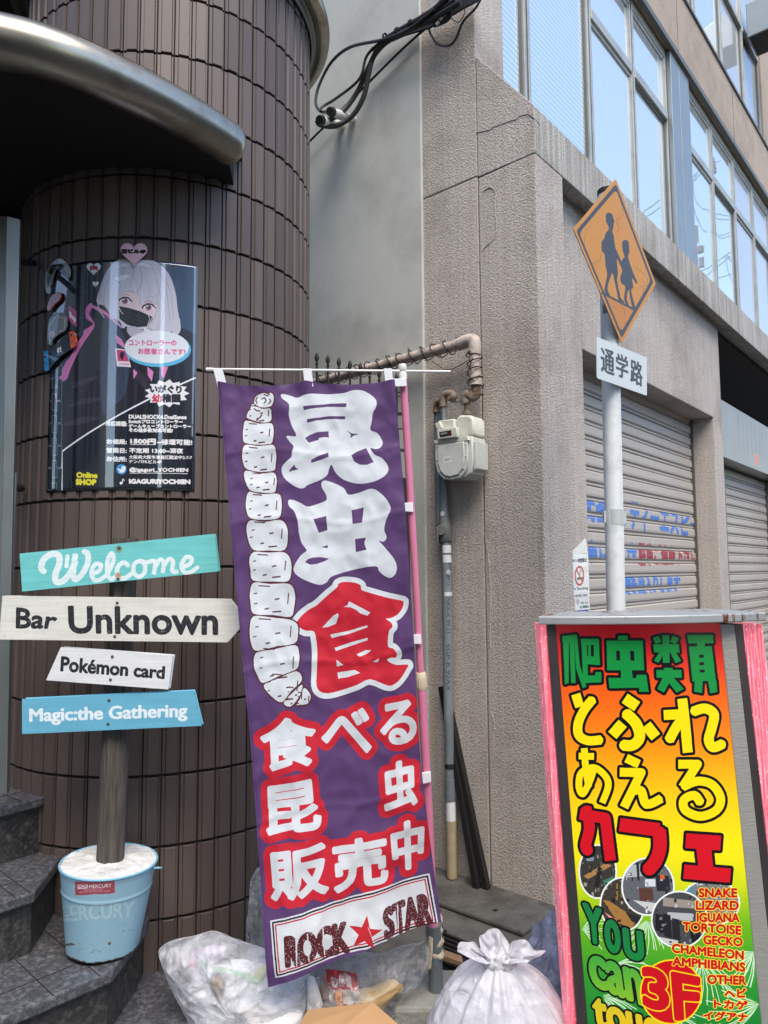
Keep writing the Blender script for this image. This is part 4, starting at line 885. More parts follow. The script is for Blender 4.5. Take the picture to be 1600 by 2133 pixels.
kon = cr(zb((440, 325), (455, 317), (500, 330), (530, 341), (570, 330), (640, 320), (720, 317), (790, 311), (830, 296), (865, 293), (900, 300), (940, 325), (966, 352), (973, 375), (968, 400), (952, 430), (945, 480), (938, 524), (975, 540), (1000, 575), (1006, 600), (992, 623), (965, 630), (938, 624), (960, 660), (1000, 680), (1030, 715), (1038, 745), (1022, 775), (985, 800), (940, 815), (880, 822), (830, 813), (780, 793), (742, 755), (722, 715), (708, 740), (698, 772), (660, 800), (610, 820), (585, 832), (570, 845), (545, 846), (510, 830), (465, 795), (446, 765), (443, 735), (455, 710), (480, 688), (498, 672), (502, 645), (510, 612), (490, 588), (472, 562), (480, 554), (526, 554), (502, 500), (485, 440), (487, 380), (450, 346)), 3)
cB.poly(kon, WH, [zb(*q) for q in (((565, 393), (570, 414), (640, 400), (700, 393), (803, 395), (806, 373), (720, 374), (640, 384)), ((585, 464), (588, 484), (640, 470), (700, 462), (797, 462), (798, 445), (700, 446), (640, 455)), ((575, 567), (600, 550), (640, 535), (705, 529), (708, 565), (690, 562), (655, 566), (650, 578), (596, 594)), ((610, 690), (650, 668), (705, 648), (706, 672), (660, 690), (610, 706)), ((485, 755), (490, 740), (515, 715), (522, 730), (540, 740), (500, 748)), ((805, 523), (835, 540), (873, 545), (845, 553), (827, 567), (828, 545)), ((832, 664), (860, 645), (915, 624), (935, 665), (957, 702), (920, 717), (880, 716), (848, 698)))])
chu = cr(zb((480, 922), (488, 908), (520, 914), (555, 930), (590, 948), (640, 934), (692, 912), (690, 880), (670, 845), (665, 820), (675, 805), (695, 804), (740, 818), (790, 845), (815, 880), (870, 872), (905, 860), (935, 851), (968, 856), (1010, 890), (1040, 930), (1050, 965), (1035, 1000), (1020, 1040), (1015, 1080), (1027, 1110), (1025, 1128), (1010, 1143), (984, 1138), (1005, 1160), (1035, 1195), (1070, 1240), (1085, 1285), (1076, 1322), (1050, 1343), (1018, 1333), (985, 1305), (970, 1279), (880, 1290), (800, 1310), (722, 1336), (695, 1368), (660, 1382), (610, 1370), (555, 1345), (520, 1318), (512, 1290), (530, 1250), (555, 1215), (584, 1190), (556, 1150), (541, 1090), (535, 1030), (516, 975), (488, 948)), 3)
cB.poly(chu, WH, [zb(*q) for q in (((622, 1018), (692, 1000), (699, 1078), (652, 1093)), ((833, 968), (901, 953), (892, 1037), (840, 1044)), ((852, 1128), (913, 1120), (904, 1150), (908, 1165), (917, 1187), (857, 1200)), ((665, 1173), (700, 1160), (700, 1178)), ((575, 1257), (590, 1240), (620, 1230), (660, 1228), (709, 1236), (680, 1252), (640, 1266), (605, 1270)))])
sho = cr(zb((530, 1590), (560, 1550), (600, 1518), (640, 1495), (700, 1440), (752, 1396), (758, 1378), (790, 1366), (850, 1370), (884, 1386), (890, 1411), (950, 1430), (1040, 1455), (1113, 1470), (1122, 1480), (1115, 1512), (1090, 1545), (1052, 1566), (1023, 1569), (1052, 1590), (1060, 1615), (1040, 1640), (1036, 1722), (1065, 1735), (1085, 1765), (1076, 1786), (1053, 1785), (1030, 1800), (1080, 1826), (1146, 1825), (1135, 1855), (1105, 1902), (1070, 1933), (1032, 1940), (935, 1905), (860, 1940), (760, 1975), (700, 1986), (660, 1975), (638, 1938), (640, 1850), (642, 1760), (635, 1680), (622, 1640), (580, 1636), (545, 1616)), 3)
sh_h = [zb(*q) for q in (((788, 1505), (810, 1495), (818, 1473), (870, 1500), (938, 1535), (922, 1553), (880, 1540), (860, 1522), (830, 1508)), ((668, 1621), (730, 1555), (755, 1540), (761, 1553), (745, 1600), (700, 1618)), ((713, 1660), (722, 1680), (820, 1655), (922, 1618), (920, 1606), (820, 1638)), ((737, 1735), (745, 1752), (850, 1715), (923, 1690), (922, 1676), (830, 1702)), ((860, 1770), (910, 1745), (943, 1745), (920, 1765), (880, 1782)), ((748, 1800), (787, 1829), (750, 1838)), ((948, 1812), (987, 1788), (980, 1810)), ((753, 1872), (850, 1856), (881, 1872), (810, 1897), (758, 1906)))]
ms = cB.mask([sho]); cB.put(cB.grow(ms, 34), (52, 38, 58)); cB.put(cB.grow(ms, 31), WH); cB.put(ms, RED)
for q in sh_h: cB.poly(q, WH)
seg = [((290, 350), (305, 320), (345, 303), (368, 312), (385, 303), (405, 330), (400, 370), (382, 393), (330, 396), (295, 380)), ((248, 440), (270, 395), (285, 370), (330, 398), (382, 398), (390, 430), (386, 470), (340, 482), (262, 462)), ((230, 510), (245, 466), (320, 483), (388, 480), (403, 520), (400, 570), (385, 601), (320, 606), (240, 596), (228, 560)),
       ((225, 655), (243, 603), (320, 608), (398, 602), (417, 650), (412, 715), (400, 748), (320, 756), (248, 740), (229, 700)), ((235, 778), (250, 745), (330, 760), (400, 754), (418, 795), (414, 850), (400, 871), (330, 872), (265, 856)), ((246, 910), (265, 862), (330, 876), (425, 872), (446, 912), (446, 975), (430, 1014), (350, 1025), (273, 1015), (249, 970)),
       ((250, 1060), (276, 1022), (350, 1030), (437, 1018), (475, 1055), (482, 1120), (462, 1190), (370, 1194), (288, 1190), (258, 1130)), ((264, 1242), (290, 1197), (370, 1200), (458, 1198), (497, 1240), (502, 1310), (482, 1364), (400, 1366), (285, 1360), (270, 1300)), ((267, 1420), (290, 1366), (380, 1374), (490, 1374), (522, 1430), (517, 1510), (497, 1562), (400, 1552), (290, 1545), (270, 1480)),
       ((268, 1620), (290, 1552), (390, 1560), (492, 1572), (536, 1600), (540, 1655), (520, 1708), (400, 1730), (303, 1750), (274, 1700)), ((290, 1830), (303, 1756), (400, 1737), (522, 1712), (546, 1760), (546, 1810), (528, 1852), (430, 1890), (343, 1928), (310, 1885)), ((345, 1935), (430, 1896), (530, 1856), (562, 1910), (500, 1972), (450, 2034), (390, 2000)), ((455, 2035), (505, 1977), (560, 1930), (562, 1965), (540, 2012), (495, 2058)), ((520, 2045), (545, 2015), (570, 1948), (610, 1995), (592, 2043), (552, 2050))]
allm = [cB.mask([cr(zb(*q), 3)]) for q in seg]
tot = np.logical_or.reduce(allm); cB.put(cB.grow(tot, 5), BR); cB.put(tot, WH)
for m in allm: cB.put(cB.grow(m, 2) & cB.grow(~m, 3) & cB.grow(tot, 1), BR)
rs = np.random.RandomState(3)
for q in seg[1:]:
    q = np.array(q, float); cx, cy = q.mean(0); wx, wy = np.ptp(q[:, 0]), np.ptp(q[:, 1])
    cB.line(zb((cx - .3 * wx, cy - .38 * wy), (cx - .05 * wx, cy - .36 * wy)), 2.4, BR)
    for dx, dy, l in ((-.36, .12, .035), (.1, .0, .05), (-.12, .3, .045), (-.34, -.14, .035), (.12, .38, .1)):
        x, y = cx + dx * wx + rs.uniform(-6, 6), cy + dy * wy + rs.uniform(-6, 6); cB.line(zb((x - l * wx, y + 2), (x + l * wx, y - 3)), 3 if l > .04 else 2.2, BR)
    cB.line(zb((cx + .36 * wx, cy - .18 * wy), (cx + .34 * wx, cy + .14 * wy)), 2.2, BR)
for q in (((330, 345), (350, 335), (358, 355), (345, 372)), ((310, 330), (300, 350), (308, 372)), ((378, 345), (385, 360), (372, 375)), ((345, 315), (365, 325), (380, 315)), ((290, 400), (305, 412), (325, 415)), ((335, 435), (320, 455), (305, 458))): cB.line(zb(*q), 2.6, BR)
# the smaller lettering: white brush-like characters, swollen red ground
small = [('食', (186, 300), (500, 268), (520, 545), (205, 590)), ('べ', (560, 262), (835, 222), (848, 480), (562, 470)), ('る', (912, 205), (1112, 168), (1124, 418), (922, 442)), ('昆', (225, 700), (520, 650), (548, 935), (232, 972)), ('虫', (925, 570), (1122, 530), (1126, 790), (945, 850)),
         ('販', (240, 1085), (572, 1038), (590, 1322), (262, 1372)), ('売', (617, 1042), (938, 985), (950, 1272), (640, 1325)), ('中', (975, 935), (1168, 885), (1160, 1185), (1000, 1210))]
mm = []
for t, tl, tr, br_, bl in small: mm.append(cB.grow(cB.tmask(t, zl(tl, tr, br_, bl)), 11))
tot = np.logical_or.reduce(mm); cB.put(cB.grow(tot, 39), RED); cB.put(tot, WH)
# plate at the foot
def ins(k):     # inset rectangle between the measured corners
    tl, tr, br_, bl = [np.array(p, float) for p in zl((246, 1492), (1208, 1225), (1262, 1530), (278, 1832))]; cx = (tl + tr + br_ + bl) / 4
    out = []
    for p, sx, sy in ((tl, 1, 1), (tr, -1, 1), (br_, -1, -1), (bl, 1, -1)):
        ex = (tr - tl) / np.linalg.norm(tr - tl); ey = (bl - tl) / np.linalg.norm(bl - tl); out.append(p + ex * sx * k + ey * sy * k)
    return out
for k, col in ((0, WH), (3.4, (46, 28, 36)), (7, WH), (9.6, (190, 40, 60)), (12.4, WH)): cB.poly(ins(k), col)
mk = cB.grow(cB.tmask('ROCK', zl((342, 1585), (702, 1518), (716, 1690), (350, 1755))), 11) | cB.grow(cB.tmask('STAR', zl((932, 1440), (1200, 1352), (1222, 1528), (944, 1618))), 11)
# stencil gaps and worn ink
nz = rs.rand(cB.h // 3 + 1, cB.w // 3 + 1); nz = np.kron(nz, np.ones((3, 3)))[:cB.h, :cB.w]
for (x0, y0, x1, y1) in ((470, 1560, 478, 1740), (560, 1540, 570, 1720), (1010, 1420, 1016, 1600), (400, 1575, 406, 1760)): mk &= ~cB.mask([zl((x0, y0), (x0 + 7, y0), (x1 + 7, y1), (x1, y1))])
mk &= nz > .05; cB.put(mk, (90, 34, 42))
st = [(818 + (108 if i % 2 == 0 else 42) * math.sin(i * math.pi / 5 + .1), 1578 - (108 if i % 2 == 0 else 42) * math.cos(i * math.pi / 5 + .1)) for i in range(10)]
cB.poly(zl(*st), (196, 40, 50)); cB.line(zl((835, 1540), (880, 1645)), 1, WH)
cB.line([np.array(p) + d for p, d in zip([(x, y) for (x, y), _ in Lk], [np.array((4, 0))] * 6)], 1.2, (78, 44, 100))
ban = thing('banner', 'tall purple cloth banner with big white and red lettering and a grub', 'banner', (.0, 2.2, .35))
def bwave(u, v):
    x, y, z_ = [float(k) for k in SB(u, v)]
    w = .012 * math.sin(5.2 * u + 2.6 * v + .4) * (.25 + .75 * (1 - v)) + .007 * math.sin(13 * u - 5 * v) * (.35 + (1 - v)) * .7
    w += .006 * math.sin(26 * v - 9 * u + 2 * math.sin(5 * u)) * math.exp(-(v / .16) ** 2) + .004 * (1 - abs(noise.noise(Vector((u * 4 + v * 3, v * 9, 7)))) * 2)
    # creases from folding, and drag folds hanging from the two upper corners
    w += .006 * noise.noise(Vector((u * 5, v * 14, 3))) + .0034 * (1 - 2 * abs(noise.noise(Vector((u * 9, v * 22, 5))))) + .0012 * noise.noise(Vector((u * 26, v * 60, 8)))
    for cy_ in (.25, .5, .75, .87): w += .0034 * math.exp(-abs(v - cy_ - .01 * math.sin(7 * u)) / .004)
    for cu in (.02, .5, .98):
        du = (u - cu); w += .010 * math.exp(-(1 - v) / .05) * math.cos(du * 34) * math.exp(-abs(du) / .16)
    a = math.exp(-((v - .10 - .10 * u) / .05) ** 2) * .010 * u; w += a
    # horizontal belly below the middle eyelets
    z2 = z_ - .012 * math.exp(-(1 - v) / .02) * math.sin(math.pi * ((u * 2) % 1)) * 1.0
    return (x, y - w, z2)
b = B(); b.grid(bwave, 90, 220)
M_ban = printmat('banner_print', cB, rough=.6, var=.04, vs=5, transl=.12, bump=.25, bs=14, bdist=.01, spec=.35)
obj('cloth', b, M_ban, ban, smooth=True, auto=180)
M_tab = mat('white_webbing', (226, 228, 232), rough=.75, var=.05, bump=.3, bscale=200)
M_rod = mat('white_plastic', (226, 226, 218), rough=.35, var=.03)
M_pink = mat('pink_plastic_pole', (222, 132, 164), rough=.4, var=.05, vscale=4, dirt=(200, 112, 140), dscale=8, damt=.4)
M_cream = mat('cream_plastic', (214, 200, 172), rough=.45, var=.05)
M_galv = mat('galvanised_pipe', (122, 130, 134), rough=.5, metal=.3, var=.14, vscale=7, dirt=(88, 94, 96), dscale=12, damt=.5, bump=.1)
rodY = 2.145
b = B(); b.tube([AY(433, 769, rodY), AY(640, 771, rodY), AY(938, 774, rodY + .02)], .0038, 10); obj('cross_rod', b, M_rod, ban, smooth=True)
b = B(); b.tube([AY(430, 770, rodY), AY(444, 770, rodY)], .0062, 10); obj('rod_cap', b, M_rod, ban, smooth=True)
def tab(p, Y, n='loop', th=.004):
    P = [AY(x, y, Y) for x, y in p]; b = B(); b.prism([q + Vector((0, -.004, 0)) for q in P], (0, .010, 0)); obj(n, b, M_tab, ban, bevel=.0015)
tab([(444, 768), (463, 767), (473, 806), (454, 807)], rodY); tab([(631, 768), (649, 768), (653, 806), (635, 807)], rodY); tab([(799, 768), (816, 768), (820, 806), (804, 807)], rodY)
tab([(818, 789), (846, 789), (847, 805), (819, 806)], rodY + .003)
tab([(828, 1048), (860, 1047), (861, 1067), (830, 1065)], 2.185); tab([(853, 1322), (877, 1322), (878, 1342), (856, 1341)], 2.215); tab([(868, 1612), (897, 1607), (898, 1628), (870, 1636)], 2.255)
pole = thing('banner_pole', 'pink plastic pole beside the purple banner stuck in a grey pipe', 'pole', (.16, 2.36, .33))
pp = [AY(840, 788, 2.165), AY(862, 1150, 2.21), AY(877, 1418, 2.245)]; b = B(); b.tube(smooth_path(pp, 6), .0112, 14); obj('upper_tube', b, M_pink, pole, smooth=True)
pp = [AY(877, 1418, 2.245), AY(893, 1700, 2.29), AY(904, 1990, 2.34)]; b = B(); b.tube(smooth_path(pp, 6), .0135, 14); obj('lower_tube', b, M_pink, pole, smooth=True)
b = B(); q0, q1 = AY(876, 1400, 2.243), AY(878, 1436, 2.249); b.tube([q0, q0.lerp(q1, .1), q0.lerp(q1, .9), q1], [.0135, .0165, .0165, .015], 16)
for i in range(16):
    a = 2 * math.pi * i / 16; d = Vector((math.cos(a), math.sin(a), 0)) * .0165; b.tube([q0.lerp(q1, .3) + d, q0.lerp(q1, .88) + d], .0012, 4)
obj('coupling', b, M_cream, pole, smooth=True)
b = B(); q0, q1 = AY(838, 758, 2.16), AY(840, 790, 2.166); b.tube([q0, q0.lerp(q1, .12), q0.lerp(q1, .45), q0.lerp(q1, .5), q0.lerp(q1, .55), q1], [.010, .0125, .0125, .011, .0125, .0125], 16); obj('top_cap', b, M_rod, pole, smooth=True)
sb = thing('pole_base', 'square weathered concrete block holding a grey pipe socket', 'concrete block', tuple(AZ(905, 2100, .04)))
top = AY(909, 2062, 2.36).z
tl_, tr_, br2, bl2 = AZ(838, 2050, top), AZ(930, 2010, top), AZ(990, 2060, top), AZ(893, 2118, top)
b = B(); qs = [AZ(850, 2018, top), AZ(975, 2018, top), AZ(1000, 2100, top), AZ(820, 2100, top)]; b.prism([q + (q - (qs[0] + qs[2]) / 2).normalized() * .02 - ZZ * (top - .045) for q in qs], (0, 0, 0)) if False else None
lowq = [Vector((q.x, q.y, .04)) + ((q - (qs[0] + qs[2]) / 2).normalized() * .03) for q in qs]
b.add([*lowq, *qs], [(3, 2, 1, 0), (4, 5, 6, 7)] + [(i, (i + 1) % 4, 4 + (i + 1) % 4, 4 + i) for i in range(4)])
M_blk = mat('weathered_block', (142, 142, 134), rough=.95, var=.16, vscale=7, bump=.8, bscale=55, bdist=.006, dirt=(92, 92, 86), dscale=6, damt=.75)
obj('block', b, M_blk, sb, bevel=.012)
b = B(); b.tube([AY(903, 1925, 2.335), AY(909, 2066, 2.36)], .0225, 20); obj('socket_pipe', b, M_galv, sb, smooth=True)
# rag wrapped round the joint
M_rag = mat('beige_rag', (196, 184, 160), rough=.9, var=.1, vscale=12, bump=.4, bscale=120)
def rag(u, v):
    c_ = AY(906 - 3 * v, 1988 - 88 * v, 2.35); a = u * 2 * math.pi; r = .0265 + .004 * noise.noise(Vector((math.cos(a) * 2, math.sin(a) * 2, v * 9))) + .003 * math.sin(v * 22 + a * 1.3)
    return (c_.x + r * math.cos(a), c_.y + r * math.sin(a), c_.z + .004 * math.sin(a * 2 + v * 6))
b = B(); b.grid(rag, 40, 26); b.uv = None; rg = obj('rag', b, M_rag, smooth=True, auto=180); tag(rg, 'beige rag wound round the pipe at the banner foot', 'rag')
b = B(); b.add([AY(893, 1950, 2.31), AY(902, 1955, 2.305), AY(900, 1985, 2.30), AY(897, 2018, 2.30), AY(893, 2022, 2.31), AY(885, 2018, 2.32), AY(889, 1985, 2.32)], [(0, 1, 2, 6), (6, 2, 3, 5), (5, 3, 4)]); o = obj('rag_tail', b, M_rag, rg, solid=.002)
# ------------------------------------------------------------------ electric sign box
YS = 1.95
sg = thing('light_box_sign', 'tall floor-standing light box with red to green panel and pink glowing sides', 'light box', tuple(Vector((1.0, YS + .12, 0))))
def quadS(tl, tr, br_, bl, Y=YS):
    P = [np.array(tuple(AY(*p, Y))) for p in (tl, tr, br_, bl)]
    def S(u, v):
        u = np.asarray(u, float)[..., None]; v = np.asarray(v, float)[..., None]; q = (P[3] * (1 - u) + P[2] * u) * (1 - v) + (P[0] * (1 - u) + P[1] * u) * v
        q1 = 1 - (2 * u - 1) ** 2
        return q[..., 0], q[..., 1] - .012 * q1[..., 0], q[..., 2]
    return S
# panel sides continue below the frame to the ground
SG = quadS((1158, 1300), (1500, 1298), (1607, 2330), (1240, 2330))
k = 1030.
zs = Z(1100, 1260, .3125)                               # both enlargements in one frame
zt_ = lambda *p: zs(*[(x, y + 1408) for x, y in p])
cg = Canvas(900, 2500, SG, (20, 120, 50))
cols = [(0, (188, 14, 34)), (.055, (206, 30, 34)), (.13, (232, 88, 24)), (.24, (244, 134, 20)), (.36, (250, 200, 20)), (.46, (250, 226, 20)), (.54, (206, 216, 24)), (.62, (110, 178, 26)), (.72, (50, 150, 44)), (.82, (24, 126, 50)), (1, (16, 110, 50))]
vv = (np.arange(cg.h) + .5) / cg.h; g_ = np.stack([np.interp(vv, [q[0] for q in cols], [q[1][i] for q in cols]) for i in range(3)], -1) / 255; cg.a[:] = g_[:, None]
rs = np.random.RandomState(2)
# palm fronds, white over green
for (cx, cy, n, L_, lw, a0, a1) in ((360, 760, 16, 190, 5, -1.2, .9), (790, 700, 26, 260, 5, .4, 2.6), (600, 980, 26, 260, 5, -.6, 1.9), (1500, 900, 22, 260, 7, 1.3, 3.2), (500, 1200, 22, 300, 6, -.4, 1.2), (1150, 960, 20, 330, 6, .2, 2.2), (1540, 1250, 22, 360, 6, 2.0, 3.6), (900, 1300, 16, 300, 6, -.2, 1.3)):
    for i in range(n):
        a = a0 + (a1 - a0) * i / n + rs.uniform(-.03, .03); l = L_ * rs.uniform(.6, 1)
        pts = [(cx + l * t * math.cos(a + .25 * t), cy + l * t * math.sin(a + .25 * t)) for t in (0, .33, .66, 1)]
        cg.line(zt_(*pts), rs.uniform(.6, 1) * lw * .3125 * 1.3, (206, 232, 196) if i % 3 else (60, 160, 60))
# photographs in white rings
for (cx, cy, rx, ry, base, bits) in ((465, 370, 118, 172, (58, 56, 52), [((190 + 180, 400), (520, 310), (560, 330), (400, 420), (166, 124, 76)), ((500, 430), (570, 400), (575, 440), (510, 470), (60, 120, 92)), ((385, 250), (440, 240), (440, 300), (390, 300), (120, 140, 160)), ((470, 320), (500, 360), (470, 480), (440, 470), (40, 38, 36))]),
                                 (630, 590, 142, 175, (62, 58, 50), [((500, 560), (540, 565), (730, 690), (690, 750), (600, 710), (160, 116, 60)), ((590, 450), (600, 450), (600, 560), (585, 560), (140, 110, 60)), ((620, 460), (632, 460), (630, 580), (618, 580), (130, 100, 56)), ((650, 640), (770, 680), (760, 740), (690, 700), (40, 40, 42)), ((510, 640), (600, 700), (560, 700), (236, 150, 130))]),
                                 (800, 470, 168, 185, (96, 98, 104), [((640, 330), (760, 320), (780, 400), (650, 410), (170, 174, 178)), ((720, 310), (740, 310), (745, 430), (730, 430), (40, 48, 44)), ((850, 390), (940, 400), (950, 500), (860, 500), (40, 42, 50)), ((740, 480), (830, 480), (840, 560), (745, 570), (90, 60, 50)), ((700, 560), (850, 580), (900, 560), (820, 640), (200, 200, 198)), ((780, 420), (850, 420), (850, 470), (780, 470), (206, 212, 216)), ((880, 390), (910, 392), (912, 420), (882, 420), (200, 96, 50))]),
                                 (1215, 580, 190, 150, (120, 124, 120), [((1040, 470), (1100, 470), (1110, 640), (1050, 620), (90, 130, 150)), ((1120, 500), (1160, 500), (1170, 640), (1130, 640), (70, 74, 80)), ((1180, 620), (1340, 640), (1330, 690), (1190, 680), (150, 120, 90))]),
                                 (1010, 690, 180, 182, (70, 70, 74), [((850, 650), (900, 660), (910, 780), (850, 760), (30, 30, 34)), ((900, 540), (1150, 570), (1150, 620), (900, 600), (150, 140, 130)), ((930, 640), (1100, 650), (1100, 700), (930, 690), (176, 180, 184)), ((900, 650), (950, 660), (960, 820), (910, 800), (34, 34, 38)), ((960, 680), (1010, 690), (1015, 830), (965, 820), (38, 38, 42)), ((1080, 700), (1150, 710), (1150, 850), (1085, 850), (30, 30, 34)), ((850, 800), (1000, 830), (1000, 860), (880, 850), (190, 190, 190))])):
    cc_ = zt_((cx, cy))[0]; cg.disc(cc_, (rx * .3125 + 3.4, ry * .3125 + 3.4), (232, 236, 232)); cg.disc(cc_, (rx * .3125, ry * .3125), base)
    inside = cg.mask([[(cc_[0] + rx * .3125 * math.cos(t), cc_[1] + ry * .3125 * math.sin(t)) for t in np.linspace(0, 6.283, 33)[:-1]]])
    for q in bits: cg.put(cg.mask([zt_(*q[:-1])]) & inside, q[-1])
    for i in range(46):
        x, y = cx + rs.uniform(-rx, rx), cy + rs.uniform(-ry, ry); w_, h_ = rs.uniform(4, 22), rs.uniform(3, 26); sh = rs.uniform(-6, 6); f = rs.choice([.4, .65, 1.7, 2.6]); 
        cg.put(cg.mask([zt_((x, y), (x + w_, y + sh), (x + w_, y + sh + h_), (x, y + h_))]) & inside, tuple(np.clip(np.array(base) * f, 0, 235)))
BK = (18, 18, 20); GR = (20, 138, 62); YE = (250, 218, 16); RE = (206, 20, 34)
def block(m, col, o=15): cg.put(cg.grow(m, o), BK); cg.put(m, col); return m
def strokes(ss, w):
    m = np.zeros((cg.h, cg.w), bool)
    for s in ss: m |= cg.line(zs(*s), w * .3125 * 1.18)
    return m
R_ = lambda *p: cg.mask([zs(*p)])
# reptile characters cut as in the sign: heavy square strokes
pa = [((228, 208), (325, 198), (330, 240), (232, 250)), ((234, 240), (272, 240), (272, 520), (246, 530)), ((276, 235), (308, 235), (318, 520), (288, 522)), ((308, 235), (330, 235), (345, 400), (390, 545), (365, 556), (320, 420)),
      ((352, 226), (472, 226), (474, 268), (356, 268)), ((356, 226), (390, 226), (402, 520), (368, 520)), ((400, 262), (418, 262), (420, 340), (402, 340)), ((438, 262), (474, 262), (478, 400), (442, 400)), ((370, 340), (478, 345), (480, 400), (372, 395)), ((380, 470), (490, 470), (488, 516), (384, 520)), ((448, 448), (488, 448), (489, 490), (452, 490))]
m = np.zeros((cg.h, cg.w), bool)
for q in pa: m |= R_(*q)
block(m, GR)
m = R_((600, 206), (664, 206), (664, 236), (600, 236)) | R_((524, 238), (765, 238), (775, 436), (528, 436)) | R_((618, 430), (692, 430), (700, 500), (622, 500)) | R_((536, 486), (720, 488), (725, 466), (788, 466), (805, 580), (742, 580), (740, 552), (544, 556))
m &= ~(R_((588, 306), (612, 306), (614, 370), (590, 370)) | R_((680, 306), (706, 306), (710, 372), (684, 372)))
block(m, GR)
m = R_((895, 204), (942, 204), (944, 386), (900, 386)) | R_((835, 262), (1005, 262), (1010, 318), (840, 316)) | R_((832, 222), (870, 206), (890, 246), (852, 262)) | R_((965, 206), (1006, 222), (984, 262), (948, 246)) | R_((886, 300), (910, 318), (870, 386), (840, 372)) | R_((944, 310), (975, 300), (1020, 372), (985, 388))
m |= R_((905, 420), (965, 420), (968, 450), (908, 450)) | R_((855, 434), (1022, 434), (1026, 486), (858, 486)) | R_((905, 470), (965, 480), (905, 585), (862, 560)) | R_((925, 500), (965, 480), (1038, 560), (992, 586))
block(m, GR)
m = R_((1062, 202), (1232, 200), (1236, 256), (1070, 256)) | R_((1130, 240), (1180, 240), (1175, 300), (1125, 300)) | R_((1074, 276), (1225, 276), (1252, 505), (1096, 510)) | R_((1112, 500), (1165, 500), (1160, 588), (1108, 578)) | R_((1200, 500), (1255, 500), (1262, 580), (1215, 590))
m &= ~(R_((1140, 332), (1172, 332), (1172, 352), (1140, 352)) | R_((1142, 382), (1175, 382), (1175, 402), (1142, 402)) | R_((1145, 432), (1178, 432), (1178, 450), (1145, 450)))
block(m, GR)
so = lambda *p: [tuple(q) for q in cr_open(p, 4)]
block(strokes([[(318, 595), (345, 680)], so((432, 628), (375, 700), (335, 790), (340, 870), (400, 905), (488, 900))], 52), YE)
block(strokes([[(645, 622), (728, 678)], so((650, 720), (720, 790), (745, 880), (700, 935), (632, 935)), [(632, 790), (562, 870)], [(788, 800), (852, 882)]], 62), YE)
block(strokes([[(1028, 625), (1050, 810), (1065, 985)], [(905, 735), (1030, 728)], so((1030, 760), (985, 820), (940, 905)), so((1100, 712), (1180, 690), (1240, 730), (1225, 820), (1205, 900), (1235, 950), (1300, 925))], 56), YE)
block(strokes([[(338, 1008), (440, 1010)], so((375, 955), (385, 1090), (405, 1215)), so((440, 1090), (410, 1180), (365, 1260), (340, 1210), (355, 1120), (440, 1085), (515, 1140), (535, 1210), (495, 1320))], 38), YE)
block(strokes([[(655, 1022), (740, 1062)], [(612, 1115), (755, 1118), (700, 1230), (640, 1350)], so((700, 1240), (755, 1240), (790, 1330), (890, 1290))], 50), YE)
block(strokes([[(1002, 1062), (1130, 1062), (1030, 1215)], so((1030, 1215), (1130, 1175), (1230, 1200), (1285, 1290), (1255, 1370), (1150, 1410), (1050, 1370), (1040, 1300), (1110, 1270), (1150, 1320))], 50), YE)
block(strokes([[(345, 1395), (515, 1422), (550, 1705)], so((385, 1350), (410, 1480), (385, 1600), (400, 1640))], 62), RE)
block(strokes([[(612, 1465), (875, 1500)], so((875, 1500), (880, 1620), (850, 1710), (800, 1770))], 76), RE)
block(strokes([[(1052, 1572), (1285, 1588)], [(1170, 1600), (1190, 1790)]], 84) | strokes([[(1040, 1778), (1350, 1805)]], 80), RE)
# english, slanting down to the right, green turning to gold
def en(t, q, c0_, c1_, b_=7):
    m = cg.grow(cg.tmask(t, zt_(*q)), b_); cg.put(cg.grow(m, 10), BK); ys = np.where(m)[0]; a, b = ys.min() / cg.h, ys.max() / cg.h
    cg.put(m, lambda u, v: np.array(c0_) + (np.array(c1_) - np.array(c0_)) * ((v - a) / (b - a + 1e-6))[:, None])
en('Y', ((372, 585), (482, 628), (470, 850), (425, 835)), (28, 120, 66), (20, 130, 60), 9); en('O', ((515, 690), (598, 715), (612, 915), (530, 890)), (28, 120, 66), (20, 130, 60), 10); en('U', ((640, 755), (752, 780), (770, 965), (655, 935)), (28, 120, 66), (20, 130, 60), 10)
en('can', ((408, 925), (740, 1045), (772, 1262), (428, 1120)), (60, 160, 60), (140, 190, 40), 10); en('touch', ((428, 1165), (960, 1330), (985, 1540), (455, 1400)), (200, 190, 40), (250, 190, 20), 9)
cc_ = zt_((955, 1172))[0]; cg.disc(cc_, (200 * .3125 + 3, 208 * .3125 + 3), (250, 218, 16)); cg.disc(cc_, (200 * .3125, 208 * .3125), (196, 14, 28))
for t, q in (('3', ((765, 1010), (915, 1040), (935, 1300), (780, 1262))), ('F', ((965, 1050), (1135, 1085), (1130, 1340), (990, 1350)))):
    m = cg.grow(cg.tmask(t, zt_(*q)), 12); cg.put(cg.grow(m, 6), (250, 218, 16)); cg.put(m, (196, 14, 28))
